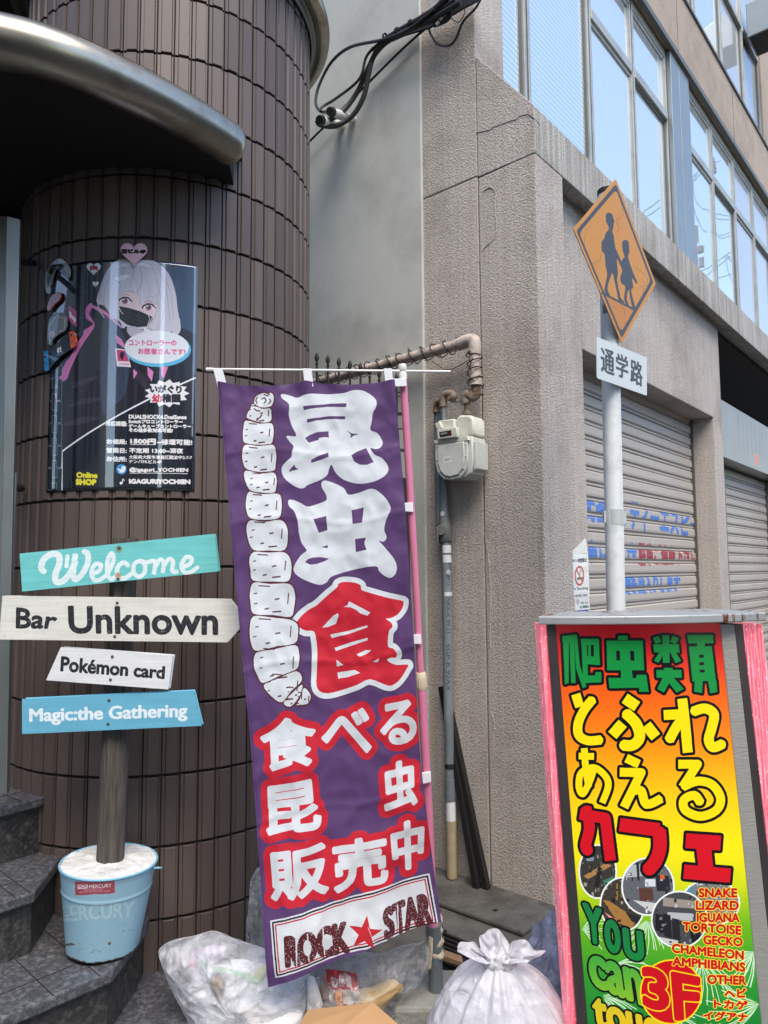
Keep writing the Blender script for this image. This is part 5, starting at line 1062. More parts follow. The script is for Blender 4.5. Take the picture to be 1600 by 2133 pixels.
for t, x0, x1_, y0, y1_ in (('SNAKE', 1142, 1392, 484, 540), ('LIZARD', 1122, 1402, 566, 624), ('IGUANA', 1128, 1408, 648, 706), ('TORTOISE', 1034, 1420, 708, 790), ('GECKO', 1172, 1428, 796, 868), ('CHAMELEON', 962, 1436, 852, 956), ('AMPHIBIANS', 965, 1446, 938, 1036), ('OTHER', 1198, 1452, 1060, 1124), ('ヘビ', 1312, 1452, 1156, 1206), ('トカゲ', 1242, 1462, 1222, 1290), ('イグアナ', 1172, 1462, 1300, 1370), ('リクガメ', 1180, 1470, 1388, 1450)):
    hh = 56; m = cg.grow(cg.tmask(t, zt_((x0, y0), (x1_, y1_ - hh), (x1_, y1_), (x0, y0 + hh))), 3); cg.put(cg.grow(m, 4), (250, 214, 60)); cg.put(m, (190, 18, 30))
def SGf(u, v): return SG(u, v)
M_sg = printmat('sign_print', cg, rough=.22, coat=.35, emit=.10, var=.02, spec=.4)
b = sheet(SG, 12, 1); obj('face', b, M_sg, sg, smooth=True, auto=180)
M_frm = mat('dark_frame', (92, 84, 84), rough=.3, metal=.6, var=.12, vscale=5, stretch=(8, 8, .6), coat=.3)
M_frm2 = mat('grooved_strip', (172, 170, 162), rough=.5, metal=.3, var=.07, vscale=22, bump=.35, bscale=60, bdist=.003, stretch=(1, 1, 5))
def strip(n, q, m, dy0, dy1, bev=.002):
    P = [AY(x, y, YS + dy0) for x, y in q]; b = B(); b.prism(P, (0, dy1 - dy0, 0)); return obj(n, b, m, sg, bevel=bev)
def xl(x0, x1_, y): return x0 + (x1_ - x0) * (y - 1300) / 1030
def lr(t0, b0_, t1, b1): return [(t0, 1300), (t1, 1300), (b1, 2330), (b0_, 2330)]
strip('frame', lr(1139, 1217, 1158, 1240), M_frm, -.004, .10); strip('frame', lr(1529, 1643, 1547, 1662), M_frm, .004, .10); strip('side_strip', lr(1500, 1607, 1530, 1644), M_frm2, -.002, .05)
strip('cabinet', lr(1172, 1248, 1560, 1680), M_alumd, .05, .2)
# led side strips: clear ribbed plastic lit pink from within
M_led = bpy.data.materials.new('led_pink'); M_led.use_nodes = True; t_ = M_led.node_tree; bb = t_.nodes['Principled BSDF']
tc = t_.nodes.new('ShaderNodeTexCoord'); mp = t_.nodes.new('ShaderNodeMapping'); mp.inputs['Scale'].default_value = (420, 420, 2.5); t_.links.new(tc.outputs['Object'], mp.inputs[0])
nn = t_.nodes.new('ShaderNodeTexNoise'); nn.inputs['Scale'].default_value = 1; nn.inputs['Detail'].default_value = 4; t_.links.new(mp.outputs[0], nn.inputs['Vector'])
rp = t_.nodes.new('ShaderNodeValToRGB'); rp.color_ramp.elements[0].position = .42; rp.color_ramp.elements[0].color = s2l((222, 92, 110)); rp.color_ramp.elements[1].position = .62; rp.color_ramp.elements[1].color = s2l((250, 164, 180)); t_.links.new(nn.outputs[0], rp.inputs[0])
t_.links.new(rp.outputs[0], bb.inputs['Base Color']); t_.links.new(rp.outputs[0], bb.inputs['Emission Color']); bb.inputs['Emission Strength'].default_value = .3; bb.inputs['Roughness'].default_value = .25
vo = t_.nodes.new('ShaderNodeTexVoronoi'); vo.inputs['Scale'].default_value = 95; t_.links.new(tc.outputs['Object'], vo.inputs['Vector']); lt = t_.nodes.new('ShaderNodeMath'); lt.operation = 'LESS_THAN'; lt.inputs[1].default_value = .16; t_.links.new(vo.outputs['Distance'], lt.inputs[0]); ml = t_.nodes.new('ShaderNodeMath'); ml.operation = 'MULTIPLY_ADD'; ml.inputs[1].default_value = 1.2; ml.inputs[2].default_value = .18; t_.links.new(lt.outputs[0], ml.inputs[0]); t_.links.new(ml.outputs[0], bb.inputs['Emission Strength'])
for nm_, q in (('led_strip', lr(1124, 1200, 1139, 1217)), ('led_strip', lr(1547, 1662, 1588, 1712))):
    P = [AY(x, y, YS + .008) for x, y in q]; b = B(); n_ = 6; w_ = (P[1] - P[0]) / n_; wb = (P[2] - P[3]) / n_
    for i in range(n_): b.prism([P[0] + w_ * (i + .06), P[0] + w_ * (i + .94), P[3] + wb * (i + .94), P[3] + wb * (i + .06)], (0, .07, 0))
    obj(nm_, b, M_led, sg, bevel=.0015)
# cap: shallow bowed tray with rusty drips
M_cap = mat('cap_steel', (176, 180, 180), rough=.4, metal=.35, var=.08, vscale=6)
t_ = M_cap.node_tree; bb = t_.nodes['Principled BSDF']; old = bb.inputs['Base Color'].links[0].from_socket
tc = t_.nodes.new('ShaderNodeTexCoord'); mp = t_.nodes.new('ShaderNodeMapping'); mp.inputs['Scale'].default_value = (85, 20, 12); t_.links.new(tc.outputs['Object'], mp.inputs[0]); nn = t_.nodes.new('ShaderNodeTexNoise'); nn.inputs['Scale'].default_value = 1; nn.inputs['Detail'].default_value = 5; t_.links.new(mp.outputs[0], nn.inputs['Vector'])
n2 = t_.nodes.new('ShaderNodeTexNoise'); n2.inputs['Scale'].default_value = 7; t_.links.new(tc.outputs['Object'], n2.inputs['Vector']); mu = t_.nodes.new('ShaderNodeMath'); mu.operation = 'MULTIPLY'; t_.links.new(nn.outputs[0], mu.inputs[0]); t_.links.new(n2.outputs[0], mu.inputs[1])
rp = t_.nodes.new('ShaderNodeValToRGB'); rp.color_ramp.elements[0].position = .31; rp.color_ramp.elements[1].position = .37; t_.links.new(mu.outputs[0], rp.inputs[0]); mx = t_.nodes.new('ShaderNodeMix'); mx.data_type = 'RGBA'; t_.links.new(rp.outputs[0], mx.inputs[0]); t_.links.new(old, mx.inputs[6]); mx.inputs[7].default_value = s2l((120, 66, 34)); t_.links.new(mx.outputs[2], bb.inputs['Base Color'])
b = B(); L0, R0_ = AY(1119, 1292, YS), AY(1592, 1284, YS); pts = []
for i in range(25):
    t = i / 24; p = L0.lerp(R0_, t); pts.append(p + Vector((0, -.05 * (1 - (2 * t - 1) ** 2) - .012, 0)))
bkp = [R0_ + Vector((-.01, .06, 0)), R0_ + Vector((-.06, .20, 0)), L0 + Vector((.13, .20, 0)), L0 + Vector((.03, .06, 0))]
hz = .022
outl = [Vector((p.x, p.y, p.z - hz * .5)) for p in pts + bkp]; b.prism(outl, (0, 0, hz)); obj('cap', b, M_cap, sg, bevel=.003)
b = B()
for x, y in ((1209, 1287), (1470, 1283)): b.tube([AY(x - 6, y, YS + .03), AY(x + 8, y - 1, YS + .03)], .003, 6)
obj('bolt', b, M_black, sg)
b = B(); b.box(Vector((.55, YS + .02, .037)), (.55, 0, 0), (0, .25, 0), (0, 0, .06)); obj('foot', b, M_alumd, sg)

# ------------------------------------------------------------------ school crossing sign on its pole
YP = 2.80
wp = thing('sign_pole', 'grey-white round street pole carrying the crossing signs', 'sign pole', tuple(Vector((AY(1290, 1900, YP).x, YP, 0))))
M_pole = mat('pole_paint', (222, 226, 224), rough=.38, var=.04, vscale=5, dirt=(150, 158, 158), dscale=9, damt=.4, coat=.2)
pt, pbm = AY(1264, 398, YP), AY(1284, 1290, YP); d_ = (pbm - pt).normalized(); b = B(); pend = pt + d_ * ((pt.z - .02) / -d_.z)
b.tube([pend, pt], .0355, 28); obj('pole', b, M_pole, wp, smooth=True, auto=50)
b = B(); b.tube([pt - d_ * .003, pt + d_ * .018], [.0375, .0375], 24); obj('pole_cap', b, M_black, wp, smooth=True, auto=50)
b = B(); q = AY(1272, 648, YP); b.tube([q - d_ * .018, q + d_ * .018], .0395, 28); obj('clamp_band', b, M_galv, wp, smooth=True, auto=50)
b = B(); q = AY(1280, 1078, YP); b.tube([q - d_ * .03, q + d_ * .03], .0365, 28); b.box(q + Vector((-.043, -.01, -.02)), (.01, 0, 0), (0, .02, 0), (0, 0, .045)); b.box(q + Vector((.034, -.008, -.025)), (.01, 0, 0), (0, .016, 0), (0, 0, .05)); obj('tape_band', b, mat('grey_tape', (186, 192, 190), rough=.3, coat=.5, var=.06), wp, smooth=True, auto=50)
dS = Vector((.72, .69, 0)).normalized(); nS = Vector((.69, -.72, 0)).normalized()
z3 = Z(1160, 340, .3094)
def plateS(px, lift):
    base = AY(1274, 600, YP) + nS * (.04 + lift)
    P = [hit(x, y, base, nS) for x, y in px]; us = [p.dot(dS) for p in P]; zs_ = [p.z for p in P]; u0, u1, z0, z1 = min(us), max(us), min(zs_), max(zs_)
    O = base + dS * (u0 - base.dot(dS)); O.z = z0
    return planeS(O, dS, (0, 0, 1), u1 - u0, z1 - z0), P
def flatsign(name, label, px, paint, bg, lift=0, w=700, h=900, cat='sign', **kw):
    S, P = plateS(px, lift); cc = Canvas(w, h, S, bg); paint(cc)
    q = cc.inv(px); uv = [(x / w, 1 - y / h) for x, y in q]; n = len(P); b = B(); b.add(P + [p - nS * .003 for p in P], [tuple(range(n)), tuple(range(n, 2 * n))[::-1]] + [(i, (i + 1) % n, n + (i + 1) % n, n + i) for i in range(n)]); b.uv = uv + uv
    t = thing(name, label, cat, tuple(sum(P, Vector()) / n)); obj('plate', b, printmat(name + '_print', cc, **kw), t); return t, S
def roundpoly(pts, r):
    out = []; n = len(pts)
    for i in range(n):
        p = np.array(pts[i], float); a = np.array(pts[i - 1], float); b = np.array(pts[(i + 1) % n], float); pa_ = p + (a - p) / np.linalg.norm(a - p) * r; pb_ = p + (b - p) / np.linalg.norm(b - p) * r
        for t in (0, .25, .5, .75, 1): out.append(tuple((1 - t) ** 2 * pa_ + 2 * t * (1 - t) * p + t * t * pb_))
    return out
dia = z3((398, 103), (668, 812), (438, 1215), (112, 442))
INK = (58, 58, 60); OR = (196, 132, 30)
def wpaint(cc):
    cen = np.array(dia).mean(0); sc = lambda k: [tuple(cen + (np.array(p) - cen) * k) for p in dia]
    cc.poly(roundpoly(sc(.935), 6), INK); cc.poly(roundpoly(sc(.865), 10), OR)
    cc.poly(cr(z3((330, 352), (338, 336), (352, 333), (372, 342), (378, 360), (386, 385), (390, 396), (384, 400), (380, 440), (372, 458), (384, 490), (395, 570), (440, 672), (430, 692), (405, 640), (408, 700), (412, 745), (406, 790), (425, 880), (430, 905), (455, 935), (445, 944), (418, 928), (405, 870), (385, 780), (372, 738), (345, 820), (343, 856), (360, 890), (345, 888), (325, 872), (320, 845), (338, 760), (335, 720), (328, 690), (322, 612), (303, 592), (302, 530), (318, 508), (332, 465), (350, 448), (345, 418), (332, 395)), 2), INK)
    cc.poly(cr(z3((440, 545), (444, 524), (462, 516), (480, 522), (486, 550), (489, 600), (480, 630), (498, 690), (520, 750), (542, 798), (536, 812), (505, 770), (516, 838), (500, 850), (515, 920), (530, 975), (508, 968), (492, 900), (486, 852), (475, 872), (472, 920), (486, 955), (470, 950), (456, 930), (454, 890), (462, 830), (438, 812), (427, 785), (430, 755), (442, 725), (432, 700), (440, 650), (456, 630), (444, 590)), 2), INK)
    cc.line(z3((300, 870), (540, 995)), 4.6, INK)
    cc.put(cc.mask([z3((305, 885), (530, 1002), (440, 1195))]) & (np.abs(cc.a - np.array(OR) / 255).sum(-1) < .02), (188, 120, 18))
    for q in (((240, 425), (205, 440), (190, 500), (188, 560)), ((300, 600), (290, 650), (250, 670), (230, 690)), ((250, 672), (252, 692)), ((266, 672), (264, 696)), ((430, 260), (445, 340), (420, 370), (402, 372)), ((405, 372), (402, 418)), ((418, 370), (416, 440), (404, 468)), ((520, 700), (560, 720), (600, 755)), ((610, 770), (608, 820), (560, 830)), ((580, 830), (584, 860), (576, 880)), ((388, 940), (385, 970), (410, 980)), ((430, 950), (455, 990), (455, 1030)), ((400, 1095), (404, 1130)), ((430, 1100), (440, 1110))): cc.line(cr_open(z3(*q)), .8, (120, 74, 30))
    for i in range(30):
        r2 = np.random.RandomState(i); x, y = r2.uniform(200, 600), r2.uniform(350, 1000); cc.line(z3((x, y), (x + r2.uniform(-16, 16), y + r2.uniform(-20, 20))), .5, (176, 106, 40))
tS, _ = flatsign('crossing_sign', 'orange diamond warning sign with two walking child silhouettes, cracked film', dia and roundpoly(dia, 4), wpaint, OR, 0, 700, 1000, rough=.45, var=.05, vs=12, coat=.1)
b = B(); q = AY(1272, 500, YP) 
for yy_ in (470, 618): p = AY(1272, yy_, YP); b.box(p - dS * .05 - nS * .0 - ZZ * .01, dS * .10, nS * .036, ZZ * .02)
obj('bracket', b, M_galv, tS)
pl_ = z3((268, 1168), (606, 1308), (607, 1565), (272, 1447))
def ppaint(cc):
    cc.text('通', z3((297, 1240), (385, 1270), (385, 1432), (300, 1400)), (70, 74, 78), 6); cc.text('学', z3((400, 1275), (478, 1305), (478, 1460), (402, 1430)), (70, 74, 78), 6); cc.text('路', z3((498, 1315), (577, 1350), (575, 1505), (497, 1475)), (70, 74, 78), 6)
tP, _ = flatsign('route_plate', 'pale rectangular plate with three black characters under the orange diamond', roundpoly(pl_, 3), ppaint, (202, 210, 210), 0, 600, 500, rough=.5, var=.05)
b = B()
for yy_ in (735, 790): p = AY(1275, yy_, YP); b.box(p - dS * .045 - ZZ * .008, dS * .09, nS * .036, ZZ * .016); b.tube([p - dS * .06 + ZZ * .01, p - dS * .045], .003, 6)
obj('bracket', b, M_galv, tP)

# ------------------------------------------------------------------ notices on the wall by the shutter
def notice(label, q, S_o, paint, bg, w, h, nm='notice', lean=0):
    P = [hit(x, y, C0 + NN * S_o, NN) for x, y in q]; P = [np.array(tuple(p)) for p in P]
    def S(u, v):
        u = np.asarray(u, float)[..., None]; v = np.asarray(v, float)[..., None]; r = (P[3] * (1 - u) + P[2] * u) * (1 - v) + (P[0] * (1 - u) + P[1] * u) * v; return r[..., 0], r[..., 1], r[..., 2]
    cc = Canvas(w, h, S, bg); paint(cc); b = sheet(S, 4, 6); b.v = [v + NN * .002 * noise.noise(v * 20) for v in b.v]
    return tag(obj(nm, b, printmat('notice_print', cc, rough=.35, coat=.5, var=.05, bump=.3, bs=18), solid=.0015), label, 'notice')
def n1(cc):
    cc.text('この場所では', z4((98, 1112), (158, 1108), (158, 1130), (100, 1133)), (50, 50, 54), 1); cc.text('喫煙禁止', z4((162, 1104), (228, 1098), (228, 1130), (162, 1134)), (40, 40, 44), 3)
    cc.disc(z4((171, 1234))[0], (37 * .275, 76 * .275), (190, 60, 52)); cc.disc(z4((171, 1234))[0], (27 * .275, 61 * .275), (226, 226, 222)); cc.poly(z4((152, 1248), (196, 1244), (196, 1262), (152, 1264)), (40, 40, 40)); cc.line(z4((182, 1230), (170, 1215), (186, 1200), (178, 1190)), 1, (60, 60, 60)); cc.line(z4((146, 1180), (196, 1290)), 2.4, (190, 60, 52))
    cc.text('No Smoking', z4((112, 1320), (236, 1314), (238, 1344), (112, 1352)), (70, 70, 72), 2)
notice('laminated no smoking notice with red ring, on the wall corner beside the shutter', [(1184.5, 1155), (1225, 1153), (1228, 1233), (1188, 1235)], -.094, n1, (228, 230, 230), 320, 620)
def n2(cc):
    cc.text('大阪市路上喫煙', z4((130, 1378), (228, 1372), (228, 1390), (130, 1396)), (60, 60, 64), 1); cc.disc(z4((124, 1420))[0], (3, 4), (206, 110, 80)); cc.poly(z4((118, 1430), (136, 1428), (140, 1500), (124, 1502)), (196, 170, 160)); cc.disc(z4((160, 1432))[0], (3.4, 6), (180, 180, 182))
    cc.text('路上喫煙禁止', z4((176, 1462), (242, 1456), (242, 1476), (176, 1482)), (30, 80, 54), 2); cc.text('地区では', z4((180, 1432), (236, 1428), (236, 1446), (182, 1450)), (70, 70, 74), 1); cc.poly(z4((122, 1500), (240, 1488), (242, 1520), (122, 1530)), (58, 88, 140)); cc.text('大阪市', z4((150, 1506), (216, 1500), (216, 1516), (150, 1522)), (220, 226, 236), 1)
notice('small white street notice with a blue foot, under the no smoking one', [(1188, 1236), (1228, 1231), (1228, 1277), (1189, 1283)], -.093, n2, (222, 224, 224), 320, 380)
b = B(); b.prism([LPs for LPs in [FP(a, -.096, z_) for a, z_ in (fac(1184, 1156, -.096), fac(1220, 1120, -.096), fac(1224, 1152, -.096))]], NN * .001)
tag(obj('plastic_sleeve', b, mat('clear_film', (214, 216, 214), rough=.2, coat=.6, bump=.5, bscale=30)), 'crumpled clear plastic flap above the no smoking notice', 'plastic film')

# ------------------------------------------------------------------ gas meter and pipes on the side wall
M_meter = mat('meter_enamel', (212, 214, 202), rough=.4, var=.06, vscale=6, dirt=(158, 156, 136), dscale=10, damt=.55, coat=.15)
M_meter2 = mat('meter_body', (204, 209, 202), rough=.42, var=.05, vscale=6, dirt=(150, 152, 142), dscale=12, damt=.4)
M_rust = mat('rusty_pipe', (128, 116, 100), rough=.75, var=.25, vscale=14, dirt=(112, 66, 40), dscale=16, damt=.9, bump=.4, bscale=60)
M_ppipe = mat('painted_pipe', (196, 182, 170), rough=.6, var=.2, vscale=18, dirt=(104, 90, 78), dscale=20, damt=.85, bump=.2, bscale=40)
gm = thing('gas_meter', 'off-white gas meter with dials hung on the pebbly wall', 'gas meter', tuple(LP(955, 1000, .1)))
def gbox(name, q, o0, o1, m, bev=.006, par=gm, rnd=0):
    P = [LP(x, y, o1) for x, y in (roundpoly(q, rnd) if rnd else q)]; b = B(); b.prism(P, UU * (o1 - o0)); return obj(name, b, m, par, bevel=bev, smooth=True, auto=40)
# main drum: front cover with flanged rounded bottom, depth towards the wall
cov = [(906, 922), (973, 912), (974, 955), (972, 978), (960, 994), (940, 1000), (924, 998), (912, 985), (907, 965)]
gbox('body', [(910, 915), (984, 908), (986, 960), (982, 985), (968, 996), (930, 997), (914, 984), (910, 965)], .03, .155, M_meter2, .008)
gbox('front_cover', cov, .155, .168, M_meter2, .003)
gbox('cover_panel', [(912, 928), (966, 919), (967, 955), (964, 974), (954, 988), (938, 993), (926, 991), (916, 980), (912, 964)], .168, .178, M_meter2, .004)
gbox('flange', [(904, 917), (973, 908), (976, 917), (905, 925)], .02, .172, M_meter, .002)
for x in (982, 990): gbox('rib', [(x - 3, 920), (x + 2, 919), (x + 2, 975), (x - 3, 980)], .04, .15, M_meter2, .002)
gbox('dial_head', [(912, 876), (946, 872), (948, 912), (914, 916)], .04, .165, M_meter, .006)
gbox('shoulder', [(950, 870), (958, 864), (980, 864), (986, 872), (987, 908), (950, 912)], .04, .15, M_meter, .012)
gbox('dial_housing', [(910, 895), (951, 889), (952, 910), (912, 915)], .165, .19, M_meter, .003)
gbox('side_knob', [(905, 882), (916, 878), (919, 890), (910, 896)], .15, .18, M_meter, .004)
dq = [(915, 900), (940, 896), (941, 907), (916, 911)]; P = [np.array(tuple(LP(x, y, .1908))) for x, y in dq]
def Sd(u, v, P=P):
    u = np.asarray(u, float)[..., None]; v = np.asarray(v, float)[..., None]; r = (P[3] * (1 - u) + P[2] * u) * (1 - v) + (P[0] * (1 - u) + P[1] * u) * v; return r[..., 0], r[..., 1], r[..., 2]
cd = Canvas(200, 90, Sd, (44, 46, 46)); cd.text('02751', [(918, 902), (931, 899.5), (931.5, 904), (918.5, 906)], (196, 196, 190), 1); cd.poly([(932, 899), (939, 898), (939.5, 905), (932.5, 906)], (96, 40, 36)); obj('dial_window', sheet(Sd), printmat('dial_print', cd, rough=.15, coat=.6), gm)
dq2 = [(923, 952), (941, 949), (941, 962), (923, 965)]; P2 = [np.array(tuple(LP(x, y, .1785))) for x, y in dq2]
Sl = lambda u, v: Sd(u, v, P2)
cl = Canvas(200, 140, Sl, (222, 224, 222)); cl.text('7620', [(925, 956), (935, 954), (935, 959), (925, 961)], (40, 40, 44), 1); cl.text('大阪', [(936, 953), (940, 952.5), (940, 957), (936, 958)], (40, 40, 44), 0); obj('label', sheet(Sl), printmat('label_print', cl, rough=.5), gm)
b = B()
for x, y in ((910, 930), (969, 925), (970, 950), (966, 975), (958, 987), (941, 996), (926, 995), (914, 982), (910, 958)): b.lathe(LP(x, y, .168), [(0, .005), (.004, .005), (.0045, 0)], 8, ax=-UU)
obj('screw', b, M_meter2, gm)
def pipething(name, label, cat, par_pts, r, m, off=None, sm=8, seg=16, bands=()):
    pts = smooth_path(par_pts, sm); b = B(); b.tube(pts, r, seg); t = thing(name, label, cat, tuple(par_pts[-1])); obj('tube', b, m, t, smooth=True, auto=60)
    for p0, p1, rr_, mm_ in bands: b = B(); b.tube([p0, p1], rr_, seg); obj('fitting', b, mm_, t, smooth=True, auto=40)
    return t
L = LP
bp_ = thing('supply_pipe', 'fat pinkish painted gas pipe slanting up to an elbow above the meter', 'pipe', tuple(L(975, 712, .1)))
b = B(); b.tube([L(560, 822, .10), L(690, 789, .10), L(962, 716, .10)], .028, 20); obj('pipe_run', b, M_ppipe, bp_, smooth=True, auto=60)
b = B(); b.tube(smooth_path([L(955, 718, .10), L(972, 711, .10), L(986, 710, .10), L(989, 722, .10), L(988, 738, .10)], 6), .034, 20); obj('elbow', b, M_ppipe, bp_, smooth=True, auto=60)
b = B(); b.tube([L(988, 730, .1), L(991, 800, .1)], .026, 18); obj('drop_pipe', b, M_ppipe, bp_, smooth=True, auto=60)
b = B(); b.tube([L(991, 782, .1), L(991, 803, .1)], .034, 18); obj('collar', b, M_ppipe, bp_, smooth=True, auto=50)
b = B(); b.tube(smooth_path([L(991, 800, .1), L(992, 820, .1), L(984, 828, .11), L(975, 822, .12), L(969, 828, .12), L(970, 842, .12)], 6), .024, 16); obj('lower_elbow', b, M_rust, bp_, smooth=True, auto=60)
b = B(); b.tube([L(972, 838, .12), L(973, 858, .11)], .014, 14); b.tube([L(973, 856, .11), L(973, 864, .11)], .023, 14); b.tube([L(970, 833, .12), L(971, 840, .12)], .024, 14); obj('union', b, M_rust, bp_, smooth=True, auto=50)
bd = thing('barbed_wire', 'rusty barbed wire coiled around the slanting gas pipe', 'barbed wire', tuple(L(860, 745, .1)))
rs = random.Random(4)
def coil(p0, p1, turns, r, nbarb):
    ax_ = (p1 - p0); t = ax_.normalized(); x = t.cross(ZZ).normalized(); y = t.cross(x); pts = []; n = turns * 14
    ph = 0
    for i in range(n):
        s = i / n + .006 * math.sin(i * .9); a = 2 * math.pi * turns * i / n + .5 * math.sin(i * .31); rr_ = r * (1.0 + .16 * math.sin(i * .53) ** 2); pts.append(p0 + ax_ * s + (x * math.cos(a) + y * math.sin(a)) * rr_)
    b = B(); b.tube(pts, .003, 5)
    for i in range(0, n, 5):
        p = pts[i]; 
        for k in range(2): d = Vector((rs.uniform(-1, 1), rs.uniform(-1, 1), rs.uniform(-1, 1))).normalized() * .014; b.tube([p - d, p + d], .0014, 4)
    return b
M_bw = mat('rusty_wire', (48, 40, 36), rough=.8, metal=.3, var=.3, vscale=30)
obj('coil', coil(L(600, 812, .1), L(960, 717, .1), 17, .037, 1), M_bw, bd); obj('coil', coil(L(987, 735, .1), L(992, 830, .1), 5, .036, 1), M_bw, bd)
b = B(); b.tube(smooth_path([L(900, 752, .1), L(930, 770, .09), L(960, 760, .08), L(985, 742, .12)], 6), .002, 5); b.tube(smooth_path([L(985, 745, .14), L(975, 775, .14), L(983, 790, .14), L(1003, 800, .1)], 6), .002, 5); obj('loose_end', b, M_bw, bd)
op = thing('outlet_pipe', 'grey gas pipe with valve running down from the meter to the ground', 'pipe', tuple(L(942, 1828, .07)))
b = B(); b.tube(smooth_path([L(938, 832, .13), L(945, 826, .13), L(938, 820, .13), L(926, 824, .13), L(923, 836, .13), L(924, 848, .13)], 6), .021, 16); b.tube(smooth_path([L(924, 834, .10), L(914, 838, .09), L(910, 850, .08), L(910, 860, .08)], 6), .021, 16); obj('elbow', b, M_rust, op, smooth=True, auto=60)
b = B(); b.tube([L(924, 845, .13), L(925, 880, .13)], .015, 14); b.tube([L(911, 855, .07), L(913, 1000, .055), L(915, 1090, .055)], .0195, 16); b.tube([L(933, 833, .13), L(950, 838, .12), L(970, 832, .12)], .0035, 8); b.tube([L(922, 960, .065), L(925, 1082, .065)], .024, 18); obj('upper_run', b, M_galv, op, smooth=True, auto=60)
b = B(); b.tube([L(925, 1076, .07), L(926, 1090, .07), L(927, 1094, .07), L(928, 1128, .07), L(929, 1132, .07)], [.027, .027, .034, .034, .026], 18); b.tube([L(918, 1104, .12), L(918, 1104, .05)], .026, 16); b.tube([L(911, 1100, .135), L(910, 1140, .135)], [.009, .004], 8); obj('valve', b, mat('valve_iron', (104, 106, 104), rough=.7, metal=.2, var=.2, vscale=20, bump=.5, bscale=60), op, smooth=True, auto=50)
b = B(); b.tube([L(929, 1130, .07), L(937, 1640, .07)], .0245, 20); obj('long_run', b, M_galv, op, smooth=True, auto=60)
M_wht = mat('white_mark', (214, 216, 216), rough=.6, var=.08, vscale=30)
def ring(x, y0, y1, r, m, nm='label_band'): b = B(); b.tube([L(x, y0, .07), L(x + (y1 - y0) * .016, y1, .07)], r, 20); obj(nm, b, m, op, smooth=True, auto=60)
ring(930, 1136, 1152, .0252, M_wht); ring(930.5, 1156, 1172, .0252, M_wht); ring(932, 1233, 1241, .0252, M_wht)
ring(937, 1590, 1600, .0262, M_black, 'coupling'); ring(937.5, 1622, 1652, .0275, M_galv, 'coupling'); ring(938, 1648, 1667, .0295, M_galv, 'coupling')
b = B(); b.tube([L(938, 1640, .07), L(939, 1668, .07)], .0265, 20); obj('sleeve', b, M_galv, op, smooth=True, auto=60)
b = B(); b.tube([L(939, 1668, .07), L(940, 1708, .07)], .0255, 20); obj('white_section', b, M_wht, op, smooth=True)
M_tapec = mat('old_wrapping', (164, 150, 120), rough=.8, var=.16, vscale=12, dirt=(120, 104, 78), dscale=20, damt=.5, bump=.4, bscale=50)
b = B(); yl = list(range(1708, 1830, 12)); b.tube([L(940 + (y - 1708) * .016, y, .07) for y in yl], [.0262 + (.0012 if i % 2 else 0) for i in range(len(yl))], 20); obj('wrapped_foot', b, M_tapec, op, smooth=True)
for x, y in ((922, 1070), (934, 1192)): b = B(); b.lathe(L(x, y, .094), [(0, .002), (.013, .0015), (.013, 0)], 16, ax=-UU); obj('round_tag', b, M_wht, op)
# lettering stencilled down the pipe
def pipeS(u, v):
    u = np.asarray(u, float); v = np.asarray(v, float); a_, b_ = L(934.5, 1500, .07), L(931, 1190, .07); x = a_.x + (b_.x - a_.x) * v; y = a_.y + (b_.y - a_.y) * v; zz = a_.z + (b_.z - a_.z) * v; th = (u - .5) * 2.4
    w = Vector((-a_.x, -a_.y, 0)).normalized(); s = Vector((-w.y, w.x, 0)); r = .0251; return x + r * (w.x * np.cos(th) + s.x * np.sin(th)), y + r * (w.y * np.cos(th) + s.y * np.sin(th)), zz + 0 * th
cp_ = Canvas(80, 900, pipeS, (122, 130, 134))
for t, y0, y1_ in (('ガス', 1196, 1222), ('NKK-K 99.11', 1246, 1318), ('SGP-R 92AX', 1342, 1440)): cp_.put(cp_.tmask(t, [(938, y0), (938, y1_), (930, y1_), (930, y0)]), (52, 56, 60))
b = B(); b.grid(lambda u, v: tuple(float(q) for q in pipeS(u, v)), 10, 2); obj('pipe_lettering', b, printmat('pipe_print', cp_, rough=.5), op, smooth=True)

# ------------------------------------------------------------------ spiked iron gate in the passage
gt = thing('spiked_gate', 'black iron gate with spear points behind the purple banner', 'gate', (-.05, 3.6, .04))
for i, (x, y) in enumerate([(660, 733), (683, 738), (706, 743), (729, 749), (751, 754), (770, 761), (790, 768), (826, 776)]):
    Y = 3.30 + .03 * i; p = AY(x, y, Y); b = B(); b.tube([Vector((p.x, p.y, .3)), p - ZZ * .06], .0055, 8)
    b.lathe(p, [(.006, -.062), (.008, -.055), (.004, -.05), (.0115, -.03), (.007, -.012), (.0, 0)], 8); obj('spear_bar', b, M_black, gt, smooth=True, auto=40)
b = B(); b.tube([AY(655, 812, 3.3), AY(838, 800, 3.53)], .008, 8); b.tube([AY(655, 1500, 3.3), AY(838, 1480, 3.53)], .008, 8); obj('rail', b, M_black, gt)
b = B()
for y in (832, 908): q = AY(834, y, 3.52); b.tube([q + Vector((.035 * math.cos(a), -.01, .035 * math.sin(a))) for a in np.linspace(-.6, 3.6, 14)], .0045, 6); b.box(q + Vector((-.03, 0, -.075)), (.07, 0, 0), (0, .03, 0), (0, 0, .012))
b.tube(smooth_path([AY(822, 822, 3.5), AY(838, 828, 3.48), AY(852, 834, 3.5)], 5), .003, 5); obj('scroll', b, M_black, gt, smooth=True)
b = B(); b.prism([AY(826, 990, 3.6), AY(850, 998, 3.62), AY(868, 1700, 3.62), AY(840, 1700, 3.6)], (0, .05, 0)); tag(obj('dark_board', b, M_soffit), 'dark board standing in the gap behind the pink pole', 'board')

